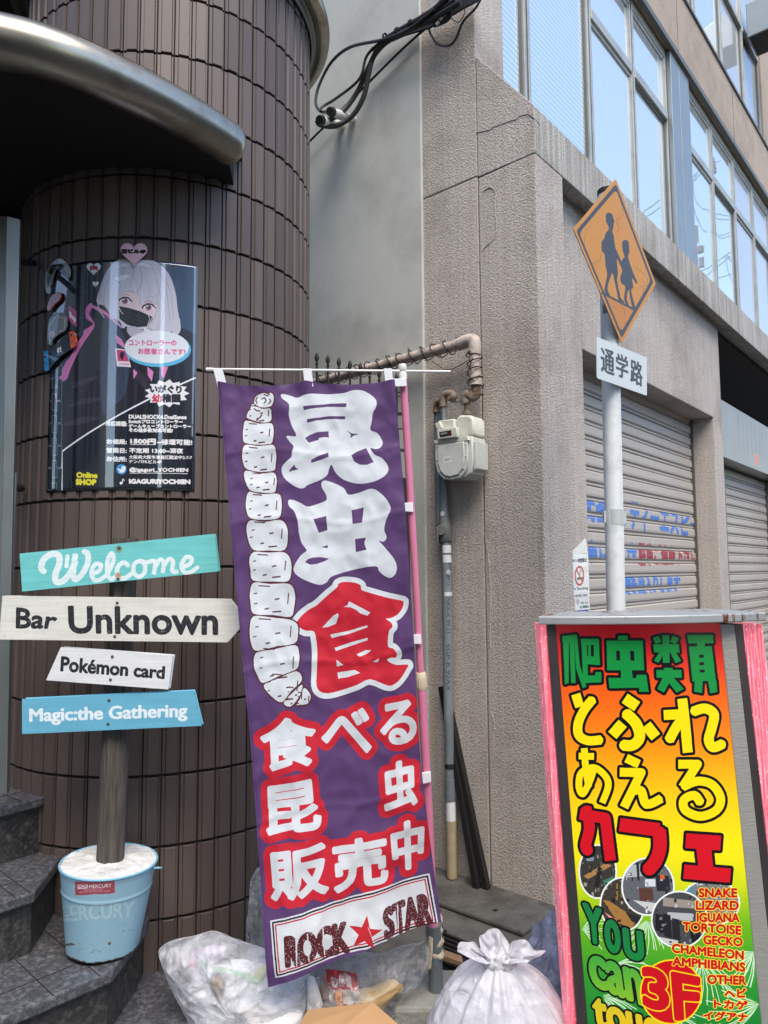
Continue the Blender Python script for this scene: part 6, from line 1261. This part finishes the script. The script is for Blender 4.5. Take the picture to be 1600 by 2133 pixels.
# ------------------------------------------------------------------ two black timbers leaning on the wall
for i, (q0, q1, lab) in enumerate(((((921, 1430), .03), ((994, 1849), .36), 'long black timber leaning on the pebbly wall, the left one'), (((934, 1470), .03), ((1014, 1851), .30), 'black timber leaning on the pebbly wall, right one by the corner joint'))):
    a_ = L(*q0[0], q0[1]); e_ = AZ(*q1[0], .06); d = (e_ - a_).normalized(); s = d.cross(UU).normalized(); f_ = s.cross(d).normalized(); w_ = .032
    b = B(); b.box(a_ - s * w_ / 2 - f_ * w_ / 2, e_ - a_, s * w_, f_ * w_); tag(obj('timber', b, M_black, bevel=.002), lab, 'timber')

# ------------------------------------------------------------------ cables and their brackets at the top
M_cab = mat('cable_rubber', (32, 32, 32), rough=.5, var=.25, vscale=12)
def cable(label, pts, r, nm='cable', grp=None): b = B(); b.tube(smooth_path([L(*p) for p in pts], 9), r, 8); return tag(obj(nm, b, M_cab, smooth=True), label, 'cable', grp)
cable('thin cable looping widely left of the bundle on the pale wall', [(905, 20, .15), (850, 62, .15), (800, 82, .15), (730, 98, .14), (690, 130, .13), (664, 180, .14), (658, 215, .16), (668, 232, .2), (682, 233, .26)], .009)
cable('cable curving back to the upper conduit on the pale wall', [(800, 82, .14), (765, 115, .14), (748, 165, .14), (700, 205, .16), (672, 222, .2), (668, 232, .25)], .008)
cable('thick cable hanging from the bracket into the lower conduit', [(960, 5, .14), (900, 40, .13), (835, 70, .13), (790, 100, .13), (768, 140, .12), (745, 190, .12), (718, 228, .16), (690, 248, .24), (664, 252, .32)], .015)
cable('thick cable sagging lowest under the conduits on the pale wall', [(950, 0, .12), (890, 42, .12), (820, 76, .12), (780, 115, .12), (768, 155, .12), (758, 200, .12), (735, 240, .14), (700, 262, .2), (668, 260, .3), (660, 250, .33)], .015)
cable('thin straight cable running diagonally behind the looped ones', [(960, 0, .10), (888, 58, .06), (830, 110, .05), (760, 180, .05), (700, 240, .06), (640, 300, .06), (600, 350, .06)], .007)
cable('thin cable drooping in a loop over the pebbly wall', [(1010, -20, .12), (992, 15, .12), (965, 45, .1), (950, 80, .08), (935, 95, .07), (912, 92, .06), (898, 72, .05), (893, 58, .05)], .0065)
cable('fine wire curling beside the white connectors on the pebbly wall', [(930, 22, .12), (945, 42, .1), (958, 44, .08), (968, 25, .08), (965, 0, .1)], .003, 'wire')
br = thing('cable_bracket', 'black perforated steel arm carrying the cable bundle across the walls', 'bracket', tuple(L(870, 60, .1)))
b = B(); pts = [(772, 100), (800, 78), (850, 50), (905, 18), (960, -8), (1030, -40), (1040, -22), (970, 14), (925, 40), (893, 58), (840, 74), (800, 92), (778, 108)]; b.prism([L(x, y, .07) for x, y in pts], UU * .012); obj('arm', b, M_black, br, bevel=.002)
b = B(); b.tube(smooth_path([L(800, 84, .12), L(840, 60, .125), L(880, 38, .13), L(915, 14, .13), L(940, -20, .13)], 6), [.016 + .008 * (i / 24) for i in range(25)], 10); b.tube(smooth_path([L(880, 50, .11), L(915, 30, .11), L(925, 0, .12), L(920, -30, .13)], 6), .018, 10); b.tube(smooth_path([L(905, 52, .1), L(935, 36, .11), L(938, 0, .12), L(932, -30, .13)], 6), .014, 10); obj('cable_bundle', b, M_cab, br, smooth=True)
b = B()
for x, y in ((803, 78), (828, 66), (856, 50), (885, 36)): q = L(x, y, .13); b.lathe(q, [(.02, -.006), (.024, -.006), (.024, .006), (.02, .006)], 14, ax=L(x + 10, y - 6, .13) - q)
b.lathe(L(776, 103, .085), [(.004, 0), (.014, 0), (.014, .004), (.004, .004)], 12, ax=-UU); obj('cable_tie', b, M_black, br)
b = B()
for x, y in ((928, 30), (920, 38), (912, 48)): b.tube([L(x - 3, y + 3, .12), L(x + 3, y - 3, .12)], .009, 8)
obj('connector', b, M_rod, br, smooth=True)
for lab, p0, p1 in (('white conduit stub, upper of two, cables entering it on the pale wall', (735, 248, .02), (690, 233, .28)), ('white conduit stub with orange-brown mouth, lower of the two on the pale wall', (712, 262, .02), (668, 250, .34))):
    b = B(); b.tube([L(*p0), L(*p1)], .026, 16); t = thing('conduit_stub', lab, 'conduit', tuple(L(*p0))); obj('stub', b, M_rod, t, smooth=True, auto=50); b = B(); e_ = L(*p1); d = (L(*p1) - L(*p0)).normalized(); b.tube([e_ - d * .01, e_ + d * .02], [.03, .024], 14); obj('seal', b, M_cab, t, smooth=True)

# ------------------------------------------------------------------ rubbish bags
def film(name, col, a=.45, rough=.13, sc=14, dens=.25, fold=0):
    m = bpy.data.materials.new(name); m.use_nodes = True; t = m.node_tree; N = t.nodes; Lk_ = t.links; b = N['Principled BSDF']; o = N['Material Output']
    b.inputs['Base Color'].default_value = s2l(col); b.inputs['Roughness'].default_value = rough; b.inputs['Specular IOR Level'].default_value = .6
    tr = N.new('ShaderNodeBsdfTransparent'); tl = N.new('ShaderNodeBsdfTranslucent'); tl.inputs[0].default_value = s2l(col)
    tc = N.new('ShaderNodeTexCoord'); n = N.new('ShaderNodeTexNoise'); n.inputs['Scale'].default_value = sc; n.inputs['Detail'].default_value = 6; n.inputs['Distortion'].default_value = 1.2; Lk_.new(tc.outputs['Object'], n.inputs['Vector'])
    r = N.new('ShaderNodeMapRange'); r.inputs[1].default_value = .3; r.inputs[2].default_value = .7; r.inputs[3].default_value = a - dens; r.inputs[4].default_value = min(1, a + dens); Lk_.new(n.outputs[0], r.inputs[0])
    lw = N.new('ShaderNodeLayerWeight'); lw.inputs[0].default_value = .35; ad = N.new('ShaderNodeMath'); ad.operation = 'MAXIMUM'; Lk_.new(r.outputs[0], ad.inputs[0]); Lk_.new(lw.outputs['Facing'], ad.inputs[1])
    m1_ = N.new('ShaderNodeMixShader'); m1_.inputs[0].default_value = .3; Lk_.new(b.outputs[0], m1_.inputs[1]); Lk_.new(tl.outputs[0], m1_.inputs[2])
    m2_ = N.new('ShaderNodeMixShader'); Lk_.new(ad.outputs[0], m2_.inputs[0]); Lk_.new(tr.outputs[0], m2_.inputs[1]); Lk_.new(m1_.outputs[0], m2_.inputs[2]); Lk_.new(m2_.outputs[0], o.inputs[0])
    n4 = N.new('ShaderNodeTexNoise'); n4.inputs['Scale'].default_value = sc * .8; Lk_.new(tc.outputs['Object'], n4.inputs['Vector']); vm = N.new('ShaderNodeVectorMath'); vm.operation = 'MULTIPLY_ADD'; vm.inputs[1].default_value = (.16, .16, .16); Lk_.new(n4.outputs['Color'], vm.inputs[0]); Lk_.new(tc.outputs['Object'], vm.inputs[2])
    n3 = N.new('ShaderNodeTexVoronoi'); n3.inputs['Scale'].default_value = sc * 1.5; Lk_.new(vm.outputs[0], n3.inputs['Vector']); bp = N.new('ShaderNodeBump'); bp.inputs['Strength'].default_value = .8; bp.inputs['Distance'].default_value = .02; Lk_.new(n3.outputs[0], bp.inputs['Height']); Lk_.new(bp.outputs[0], b.inputs['Normal'])
    mp = N.new('ShaderNodeMapping'); mp.inputs['Scale'].default_value = (70, 70, 7) if fold else (20, 60, 60); mp.inputs['Rotation'].default_value = (0, 0, 0) if fold else (.3, .6, .2); Lk_.new(vm.outputs[0], mp.inputs[0])
    n5 = N.new('ShaderNodeTexNoise'); n5.inputs['Scale'].default_value = 1; n5.inputs['Detail'].default_value = 4; n5.inputs['Distortion'].default_value = .6; Lk_.new(mp.outputs[0], n5.inputs['Vector']); b2 = N.new('ShaderNodeBump'); b2.inputs['Strength'].default_value = .9; b2.inputs['Distance'].default_value = .006
    Lk_.new(n5.outputs[0], b2.inputs['Height']); Lk_.new(bp.outputs[0], b2.inputs['Normal']); Lk_.new(b2.outputs[0], b.inputs['Normal'])
    return m
M_film = film('bag_film', (242, 243, 246), .48, dens=.26, rough=.1); M_filmw = film('bag_film_milky', (238, 238, 242), .74, sc=9, dens=.2, fold=1, rough=.14); M_filmc = film('bag_film_clear', (220, 222, 226), .26, dens=.2)
def ridged(p): return (1 - abs(noise.noise(p)) * 2)
def blob(c, r, seed, fn, sub=5, crump=.02, sc=6):
    bm = bmesh.new(); bmesh.ops.create_icosphere(bm, subdivisions=sub, radius=1); sv = Vector((seed * 3.1, seed * 7.7, seed * 1.3)); b = B()
    for v in bm.verts:
        d = v.co.normalized(); p = fn(d); n_ = ridged(d * sc * .45 + sv) * .9 + ridged(d * sc * .95 + sv * 2) * .35 + ridged(d * sc * 2.1 + sv) * .12
        b.v.append(Vector(c) + p + Vector((d.x, d.y, d.z)) * crump * (n_ - .4))
    b.f = [tuple(v.index for v in f.verts) for f in bm.faces]; bm.free(); return b
def ell(rx, ry, rz, sq=.85, tip=None):
    def fn(d):
        s = lambda q: math.copysign(abs(q) ** sq, q); p = Vector((s(d.x) * rx, s(d.y) * ry, s(d.z) * rz))
        if tip:
            for dr, amt, w_ in tip:
                k_ = max(0, d.dot(Vector(dr).normalized())); p += Vector(dr) * amt * k_ ** w_
        return p
    return fn
M_pap = mat('white_refuse', (214, 216, 222), rough=.8, var=.12, vscale=16); cols_ = [(226, 228, 232), (202, 210, 222), (186, 178, 196), (214, 204, 190), (150, 178, 200), (206, 168, 92), (178, 60, 60), (120, 150, 110), (222, 222, 226), (232, 232, 236)]
def refuse(par, c, ext, n, seed, cs_=cols_, rmin=.04, rmax=.09):
    rs_ = random.Random(seed)
    for i in range(n):
        while True:
            d = Vector((rs_.uniform(-1, 1), rs_.uniform(-1, 1), rs_.uniform(-1, 1)))
            if d.length < 1: break
        p = Vector(c) + Vector((d.x * ext[0], d.y * ext[1], d.z * ext[2])); r = rs_.uniform(rmin, rmax); col = rs_.choice(cs_)
        mm_ = mat('refuse_%d_%d_%d' % col, col, rough=.6, var=.12, vscale=20, bump=.4, bscale=30, bdist=.01)
        b = blob(p, r, seed * 31 + i, ell(r * rs_.uniform(.7, 1.4), r, r * rs_.uniform(.6, 1.1), .9), 3, r * .7, 4); obj('refuse', b, mm_, par, smooth=True, auto=50)
# a bag lying slack: silhouette measured at its own distance, swelling front and back, film drawn to the corners in folds
def pillow(out, Y, T, seed, cr_=.012, cen=None, nu=200, nv=46):
    O = [AY(x, y, Y) for x, y in out]; n = len(O); c_ = sum(O, Vector()) / n
    if cen: c_ = AY(*cen, Y)
    P_ = []
    for k in range(n):
        for t in range(10): P_.append((k, t / 10))
    def ou(u):
        k = (u % 1) * n; i_ = int(k) % n; t = k - int(k); a, b_, d, e = O[i_ - 1], O[i_], O[(i_ + 1) % n], O[(i_ + 2) % n]; sm = .5 * (2 * b_ + (d - a) * t + (2 * a - 5 * b_ + 4 * d - e) * t * t + (3 * b_ - a - 3 * d + e) * t ** 3); return b_.lerp(d, t).lerp(sm, .45)
    def fn(side):
        def f_(u, v):
            p = ou(u); q = c_.lerp(p, v); d = p - c_; sv = Vector((q.x * 9, q.z * 9, side * 3 + seed)); a = math.atan2(d.z, d.x)
            th = T * max(0, 1 - v ** 2.2) ** .6
            w = cr_ * (1.1 * ridged(sv * .55) + .8 * ridged(sv * 1.2 + Vector((3, 0, 0))) + .35 * ridged(sv * 2.7)) * (1 - v ** 6)
            w += cr_ * .8 * ridged(Vector((a * 4.2, v * .9, seed))) * v * (1 - v ** 8)
            return q + Vector((0, -side * (th + w), 0)) + Vector((.3, 0, .3)) * cr_ * noise.noise(sv * .8) * (1 - v ** 4)
        return f_
    b = B(); b.grid(fn(1), nu, nv); b.grid(fn(-1), nu, nv // 2); b.uv = None; return b
def cutout(par, out, Y, th, col, seed, nm='refuse'):
    b = pillow(out, Y, th, seed, .006, nu=60, nv=12); return obj(nm, b, mat('refuse_%d_%d_%d' % col, col, rough=.55, var=.12, vscale=20, bump=.4, bscale=30, bdist=.01), par, smooth=True, auto=60)
bc = AY(500, 2100, 2.29)
t = thing('rubbish_bag', 'clear crumpled rubbish bag full of white refuse, left under the banner', 'rubbish bag', (bc.x, bc.y, .28), 'rubbish bags under the banner')
obj('bag', pillow([(330, 1981), (352, 1961), (395, 1952), (438, 1942), (490, 1960), (560, 1984), (640, 2010), (652, 2080), (645, 2150), (620, 2240), (500, 2270), (408, 2200), (388, 2110), (352, 2040)], 2.27, .09, 2, .011, (500, 2080)), M_film, t, smooth=True, auto=180)
cutout(t, [(388, 2050), (430, 2015), (500, 2005), (560, 2020), (632, 2040), (640, 2120), (625, 2220), (520, 2250), (420, 2190), (396, 2110)], 2.29, .05, (236, 238, 242), 77)
for k, (o_, Y, th, col) in enumerate((([(405, 2040), (440, 2010), (500, 2015), (520, 2070), (500, 2180), (420, 2180), (400, 2110)], 2.25, .05, (230, 232, 238)), ([(480, 2000), (560, 2010), (620, 2040), (630, 2110), (560, 2160), (490, 2120)], 2.26, .05, (224, 230, 240)), ([(500, 2090), (560, 2080), (630, 2110), (620, 2200), (520, 2210)], 2.22, .05, (236, 232, 228)),
        ([(395, 1985), (440, 1970), (470, 1975), (450, 2010), (410, 2012)], 2.27, .02, (206, 188, 214)), ([(385, 1998), (402, 1992), (412, 2010), (398, 2022)], 2.255, .008, (222, 150, 160)), ([(418, 2005), (428, 1998), (432, 2015), (420, 2018)], 2.21, .006, (96, 160, 110)), ([(436, 2040), (450, 2030), (470, 2045), (462, 2085), (448, 2095), (450, 2060)], 2.195, .012, (132, 112, 92)), ([(520, 2040), (545, 2010), (560, 2015), (548, 2045), (530, 2062)], 2.23, .008, (206, 206, 150)),
        ([(440, 2012), (520, 2032), (550, 2045), (549, 2048), (515, 2037), (439, 2015)], 2.21, .002, (160, 200, 170)), ([(545, 2050), (600, 2040), (620, 2060), (590, 2080), (550, 2075)], 2.25, .02, (180, 204, 216)), ([(345, 1985), (370, 1975), (400, 1990), (390, 2030), (365, 2030)], 2.25, .02, (150, 144, 150)))): cutout(t, o_, Y, th, col, k + 3)
c2 = AY(745, 2075, 2.33)
t = thing('rubbish_bag', 'clear bag with red snack wrappers and brown paper behind the banner foot', 'rubbish bag', (c2.x, c2.y, .04), 'rubbish bags under the banner')
obj('bag', pillow([(632, 2030), (680, 2000), (740, 1985), (800, 1990), (850, 1975), (893, 1962), (905, 1985), (880, 2040), (845, 2070), (835, 2120), (800, 2190), (700, 2220), (640, 2180), (628, 2100)], 2.33, .07, 8, .012, (740, 2070)), M_filmc, t, smooth=True, auto=180)
for k, (o_, Y, th, col) in enumerate((([(640, 2050), (690, 2030), (720, 2060), (700, 2140), (645, 2140)], 2.33, .04, (214, 206, 190)), ([(668, 2030), (700, 2040), (690, 2080), (665, 2085)], 2.30, .02, (156, 116, 86)), ([(690, 2110), (760, 2070), (840, 2050), (800, 2100), (740, 2140), (690, 2145)], 2.30, .03, (186, 142, 62)), ([(700, 2080), (780, 2060), (820, 2040), (840, 2060), (790, 2090), (720, 2110)], 2.31, .03, (206, 180, 130)), ([(640, 2040), (655, 2035), (672, 2090), (664, 2150), (640, 2160)], 2.24, .01, (216, 216, 214)), ([(696, 2068), (712, 2060), (716, 2095), (700, 2100)], 2.26, .01, (212, 160, 130)))): cutout(t, o_, Y, th, col, k + 23)
Pw = [AY(x, y, 2.27) for x, y in ((678, 2018), (742, 2026), (752, 2090), (688, 2092))]
def Sw(u, v):
    u = np.asarray(u, float)[..., None]; v = np.asarray(v, float)[..., None]; A = [np.array(tuple(p)) for p in Pw]; q = (A[3] * (1 - u) + A[2] * u) * (1 - v) + (A[0] * (1 - u) + A[1] * u) * v; return q[..., 0], q[..., 1], q[..., 2]
cw = Canvas(300, 300, Sw, (178, 28, 44)); cw.a[170:] = np.array((224, 220, 214)) / 255; cw.put(cw.raster([np.array([(0, 150), (120, 210), (130, 300), (0, 300)], float)]), (226, 220, 214))
cw.text('おかき', [(688, 2032), (730, 2034), (734, 2056), (692, 2056)], (238, 226, 216), 4); cw.put(cw.raster([np.array([(170, 20), (190, 20), (260, 200), (236, 200)], float)]), (228, 210, 204))
b = B(); b.grid(lambda u, v: Vector([float(q) for q in Sw(u, v)]) + Vector((0, .02 * noise.noise(Vector((u * 4, v * 4, 2))), 0)), 12, 12); obj('wrapper', b, printmat('wrapper_print', cw, rough=.25, coat=.5), t, smooth=True)
# right bag: milky, tied with a big knot
c3 = AY(1045, 2150, 2.06)
t = thing('rubbish_bag', 'milky white knotted rubbish bag with flared ears beside the light box', 'rubbish bag', (c3.x, c3.y, .04), 'knotted white bags')
kn = AY(1038, 2002, 2.03)
rs = random.Random(9); ph = [rs.uniform(0, 6.28) for _ in range(4)]
def bag3(u, v):
    a = u * 2 * math.pi; w_ = v           # v: 0 bottom .. 1 neck
    ple = (.5 * math.sin(9 * a + ph[0] + 1.2 * math.sin(3 * a)) + .3 * math.sin(17 * a + ph[1] + math.sin(5 * a + 1)) + .25 * math.sin(27 * a + ph[2])) 
    if w_ < .5: r = .2 * math.sin(max(.02, w_) / .5 * math.pi / 2) ** .5; zz = c3.z - .2 + .2 * (w_ / .5)
    else:
        s = (w_ - .5) / .5; r = .2 * (1 - s) ** .8 * (1 + .2 * s) + .034 * s; zz = c3.z + (kn.z - c3.z) * (1 - (1 - s) ** 1.15) * 1.0
    f_ = max(0, (w_ - .35) / .65); am = .022 * f_ * (1 - .5 * f_) + .005 * ridged(Vector((math.cos(a) * 3, math.sin(a) * 3, w_ * 8)))
    r = r * (1 + .04 * noise.noise(Vector((math.cos(a) * 2, math.sin(a) * 2, w_ * 3)))) + ple * am
    cx_ = c3.x + (kn.x - c3.x) * max(0, w_ - .4) / .6; cy_ = c3.y + (kn.y - c3.y) * max(0, w_ - .4) / .6
    return (cx_ + r * math.cos(a) * 1.02, cy_ + r * math.sin(a) * .9, zz)
b = B(); b.grid(bag3, 260, 70); b.uv = None; obj('bag', b, M_filmw, t, smooth=True, auto=180)
refuse(t, c3 + Vector((0, 0, -.03)), (.09, .08, .06), 14, 21, [(236, 236, 240), (226, 228, 236), (222, 214, 220), (206, 190, 150), (240, 240, 244)])
b = blob(kn, .04, 4, ell(.042, .036, .03, .9), 4, .018, 7); obj('knot', b, M_filmw, t, smooth=True, auto=180)
def ear(tips, seed, base=kn, wd=.03):
    # a pinched sheet of film flaring from the knot through the given tip points
    T = smooth_path(tips, 7); n = len(T)
    def fn(u, v):
        p = T[min(n - 1, int(round(u * (n - 1))))]; q = base.lerp(p, v ** .85); d = (p - base)
        return q + Vector((0, -1, .2)) * (.012 * math.sin(u * 21 + seed) * v * (1 - .4 * v) + .012 * noise.noise(Vector((u * 6, v * 5, seed)))) + Vector((0, -.02 * math.sin(v * 3.1), 0))
    b = B(); b.grid(fn, n - 1, 14); b.uv = None; return obj('ear', b, M_filmw, t, smooth=True, auto=180)
E_ = lambda *q: [AY(x, y, Y) for x, y, Y in q]
ear(E_((1000, 1975, 2.0), (1000, 1950, 2.02), (1015, 1940, 2.04), (1036, 1934, 2.04), (1050, 1950, 2.04), (1062, 1968, 2.02)), 1)
ear(E_((1004, 1995, 1.98), (975, 1992, 1.97), (955, 1985, 1.98), (953, 1972, 2.0), (965, 1961, 2.02), (985, 1962, 2.03), (1000, 1975, 2.03)), 5)
ear(E_((1062, 1972, 2.03), (1070, 1962, 2.03), (1086, 1954, 2.02), (1100, 1962, 2.0), (1112, 1976, 2.0), (1136, 1980, 2.0), (1128, 1990, 1.98), (1100, 1995, 1.97), (1065, 2000, 1.97)), 9)
# two more bags behind the light box
c4 = AY(1175, 2050, 2.45)
t = thing('rubbish_bag', 'pale bluish bag squeezed between the knotted bag and the light box', 'rubbish bag', (c4.x, c4.y, .04), 'knotted white bags')
b = blob(c4, .15, 12, ell(.11, .12, .18, .85, [((.12, 0, .3), .30, 8)]), 5, .03, 6); obj('bag', b, film('bag_film_blue', (196, 200, 222), .7), t, smooth=True, auto=180)
refuse(t, c4, (.05, .05, .08), 6, 33, [(200, 200, 214), (170, 176, 200), (214, 204, 206)])
# bag of bottles left of the banner
c5 = AY(556, 1915, 2.56)
t = thing('bottle_bag', 'clear bag holding plastic bottles, peeping out left of the banner', 'bag of bottles', (c5.x, c5.y, .17))
b = blob(c5, .1, 15, ell(.055, .07, .17, .85), 4, .02, 6); obj('bag', b, M_filmc, t, smooth=True, auto=180)
M_pet = bpy.data.materials.new('bottle_plastic'); M_pet.use_nodes = True; q = M_pet.node_tree.nodes['Principled BSDF']; q.inputs['Base Color'].default_value = (.85, .88, .9, 1); q.inputs['Transmission Weight'].default_value = .8; q.inputs['Roughness'].default_value = .12
M_capb = mat('blue_cap', (36, 110, 200), rough=.35, var=.05); M_lblb = mat('blue_label', (96, 168, 220), rough=.4, var=.25, vscale=30)
for (dx, dy, dz, tilt) in ((-.008, -.03, -.16, .12), (.02, 0, .0, -.2)):
    o = c5 + Vector((dx, dy, dz)); ax_ = Vector((tilt, 0, 1)).normalized(); b = B(); b.lathe(o, [(0, 0), (.03, .002), (.032, .02), (.03, .05), (.032, .1), (.028, .12), (.012, .145), (.011, .155)], 18, ax=ax_); bt = obj('bottle', b, M_pet, t, smooth=True); b = B(); b.lathe(o, [(.0125, .155), (.0135, .157), (.0135, .172), (0, .172)], 14, ax=ax_); obj('bottle_cap', b, M_capb, bt, smooth=True); b = B(); b.lathe(o, [(.0325, .05), (.0325, .095)], 18, ax=ax_); obj('bottle_label', b, M_lblb, bt, smooth=True)
# cardboard
M_card = mat('cardboard', (184, 144, 98), rough=.9, var=.07, vscale=6, bump=.1, bscale=60)
t = thing('cardboard_box', 'brown cardboard box corner jutting up at the bottom below the banner', 'cardboard box', (AY(750, 2133, 1.9).x, 1.98, .04))
P_ = [AY(776, 2088, 2.06), AY(836, 2140, 1.96), AY(790, 2200, 1.86), AY(700, 2150, 1.93)]; b = B(); b.prism([P_[0], P_[1], P_[2], P_[3]], (0, .008, -.003)); obj('flap', b, M_card, t, bevel=.001)
P_ = [AY(776, 2089, 2.065), AY(700, 2148, 1.935), AY(620, 2142, 1.96), AY(640, 2105, 2.08)]; b = B(); b.prism(P_, (0, .008, -.003)); obj('flap', b, M_card, t, bevel=.001)
b = B(); b.prism([AY(836, 2142, 1.965), AY(790, 2202, 1.865), AY(620, 2160, 1.96), AY(700, 2100, 2.1)], (0, 0, -.2)); obj('carton', b, M_card, t)
# drain grating and planks near the knotted bag
b = B(); o_ = AZ(948, 1990, .045)
for i in range(7): b.box(o_ + UU * (.03 * i - .1) - NN * .12, UU * .012, NN * .36, ZZ * .02)
b.box(o_ - UU * .13 - NN * .13 + ZZ * .0, UU * .24, NN * .01, ZZ * .022); tag(obj('drain_grating', b, M_black), 'dark slotted drain grating in the paving behind the knotted bag', 'grating')
b = B(); a_, e_ = AZ(905, 1985, .14), AZ(965, 2006, .12); b.box(a_, e_ - a_, (0, .05, 0), (0, 0, -.015)); tag(obj('wooden_slat', b, mat('raw_wood', (140, 110, 80), rough=.8, var=.2, vscale=20)), 'thin brown wooden slat lying between the pipe socket and the knotted bag', 'wood')
b = B(); b.lathe(AZ(1032, 1896, .0605), [(0, .001), (.011, .001), (.011, 0)], 14); tag(obj('floor_plug', b, M_black), 'small round black plug in the concrete slab', 'plug')
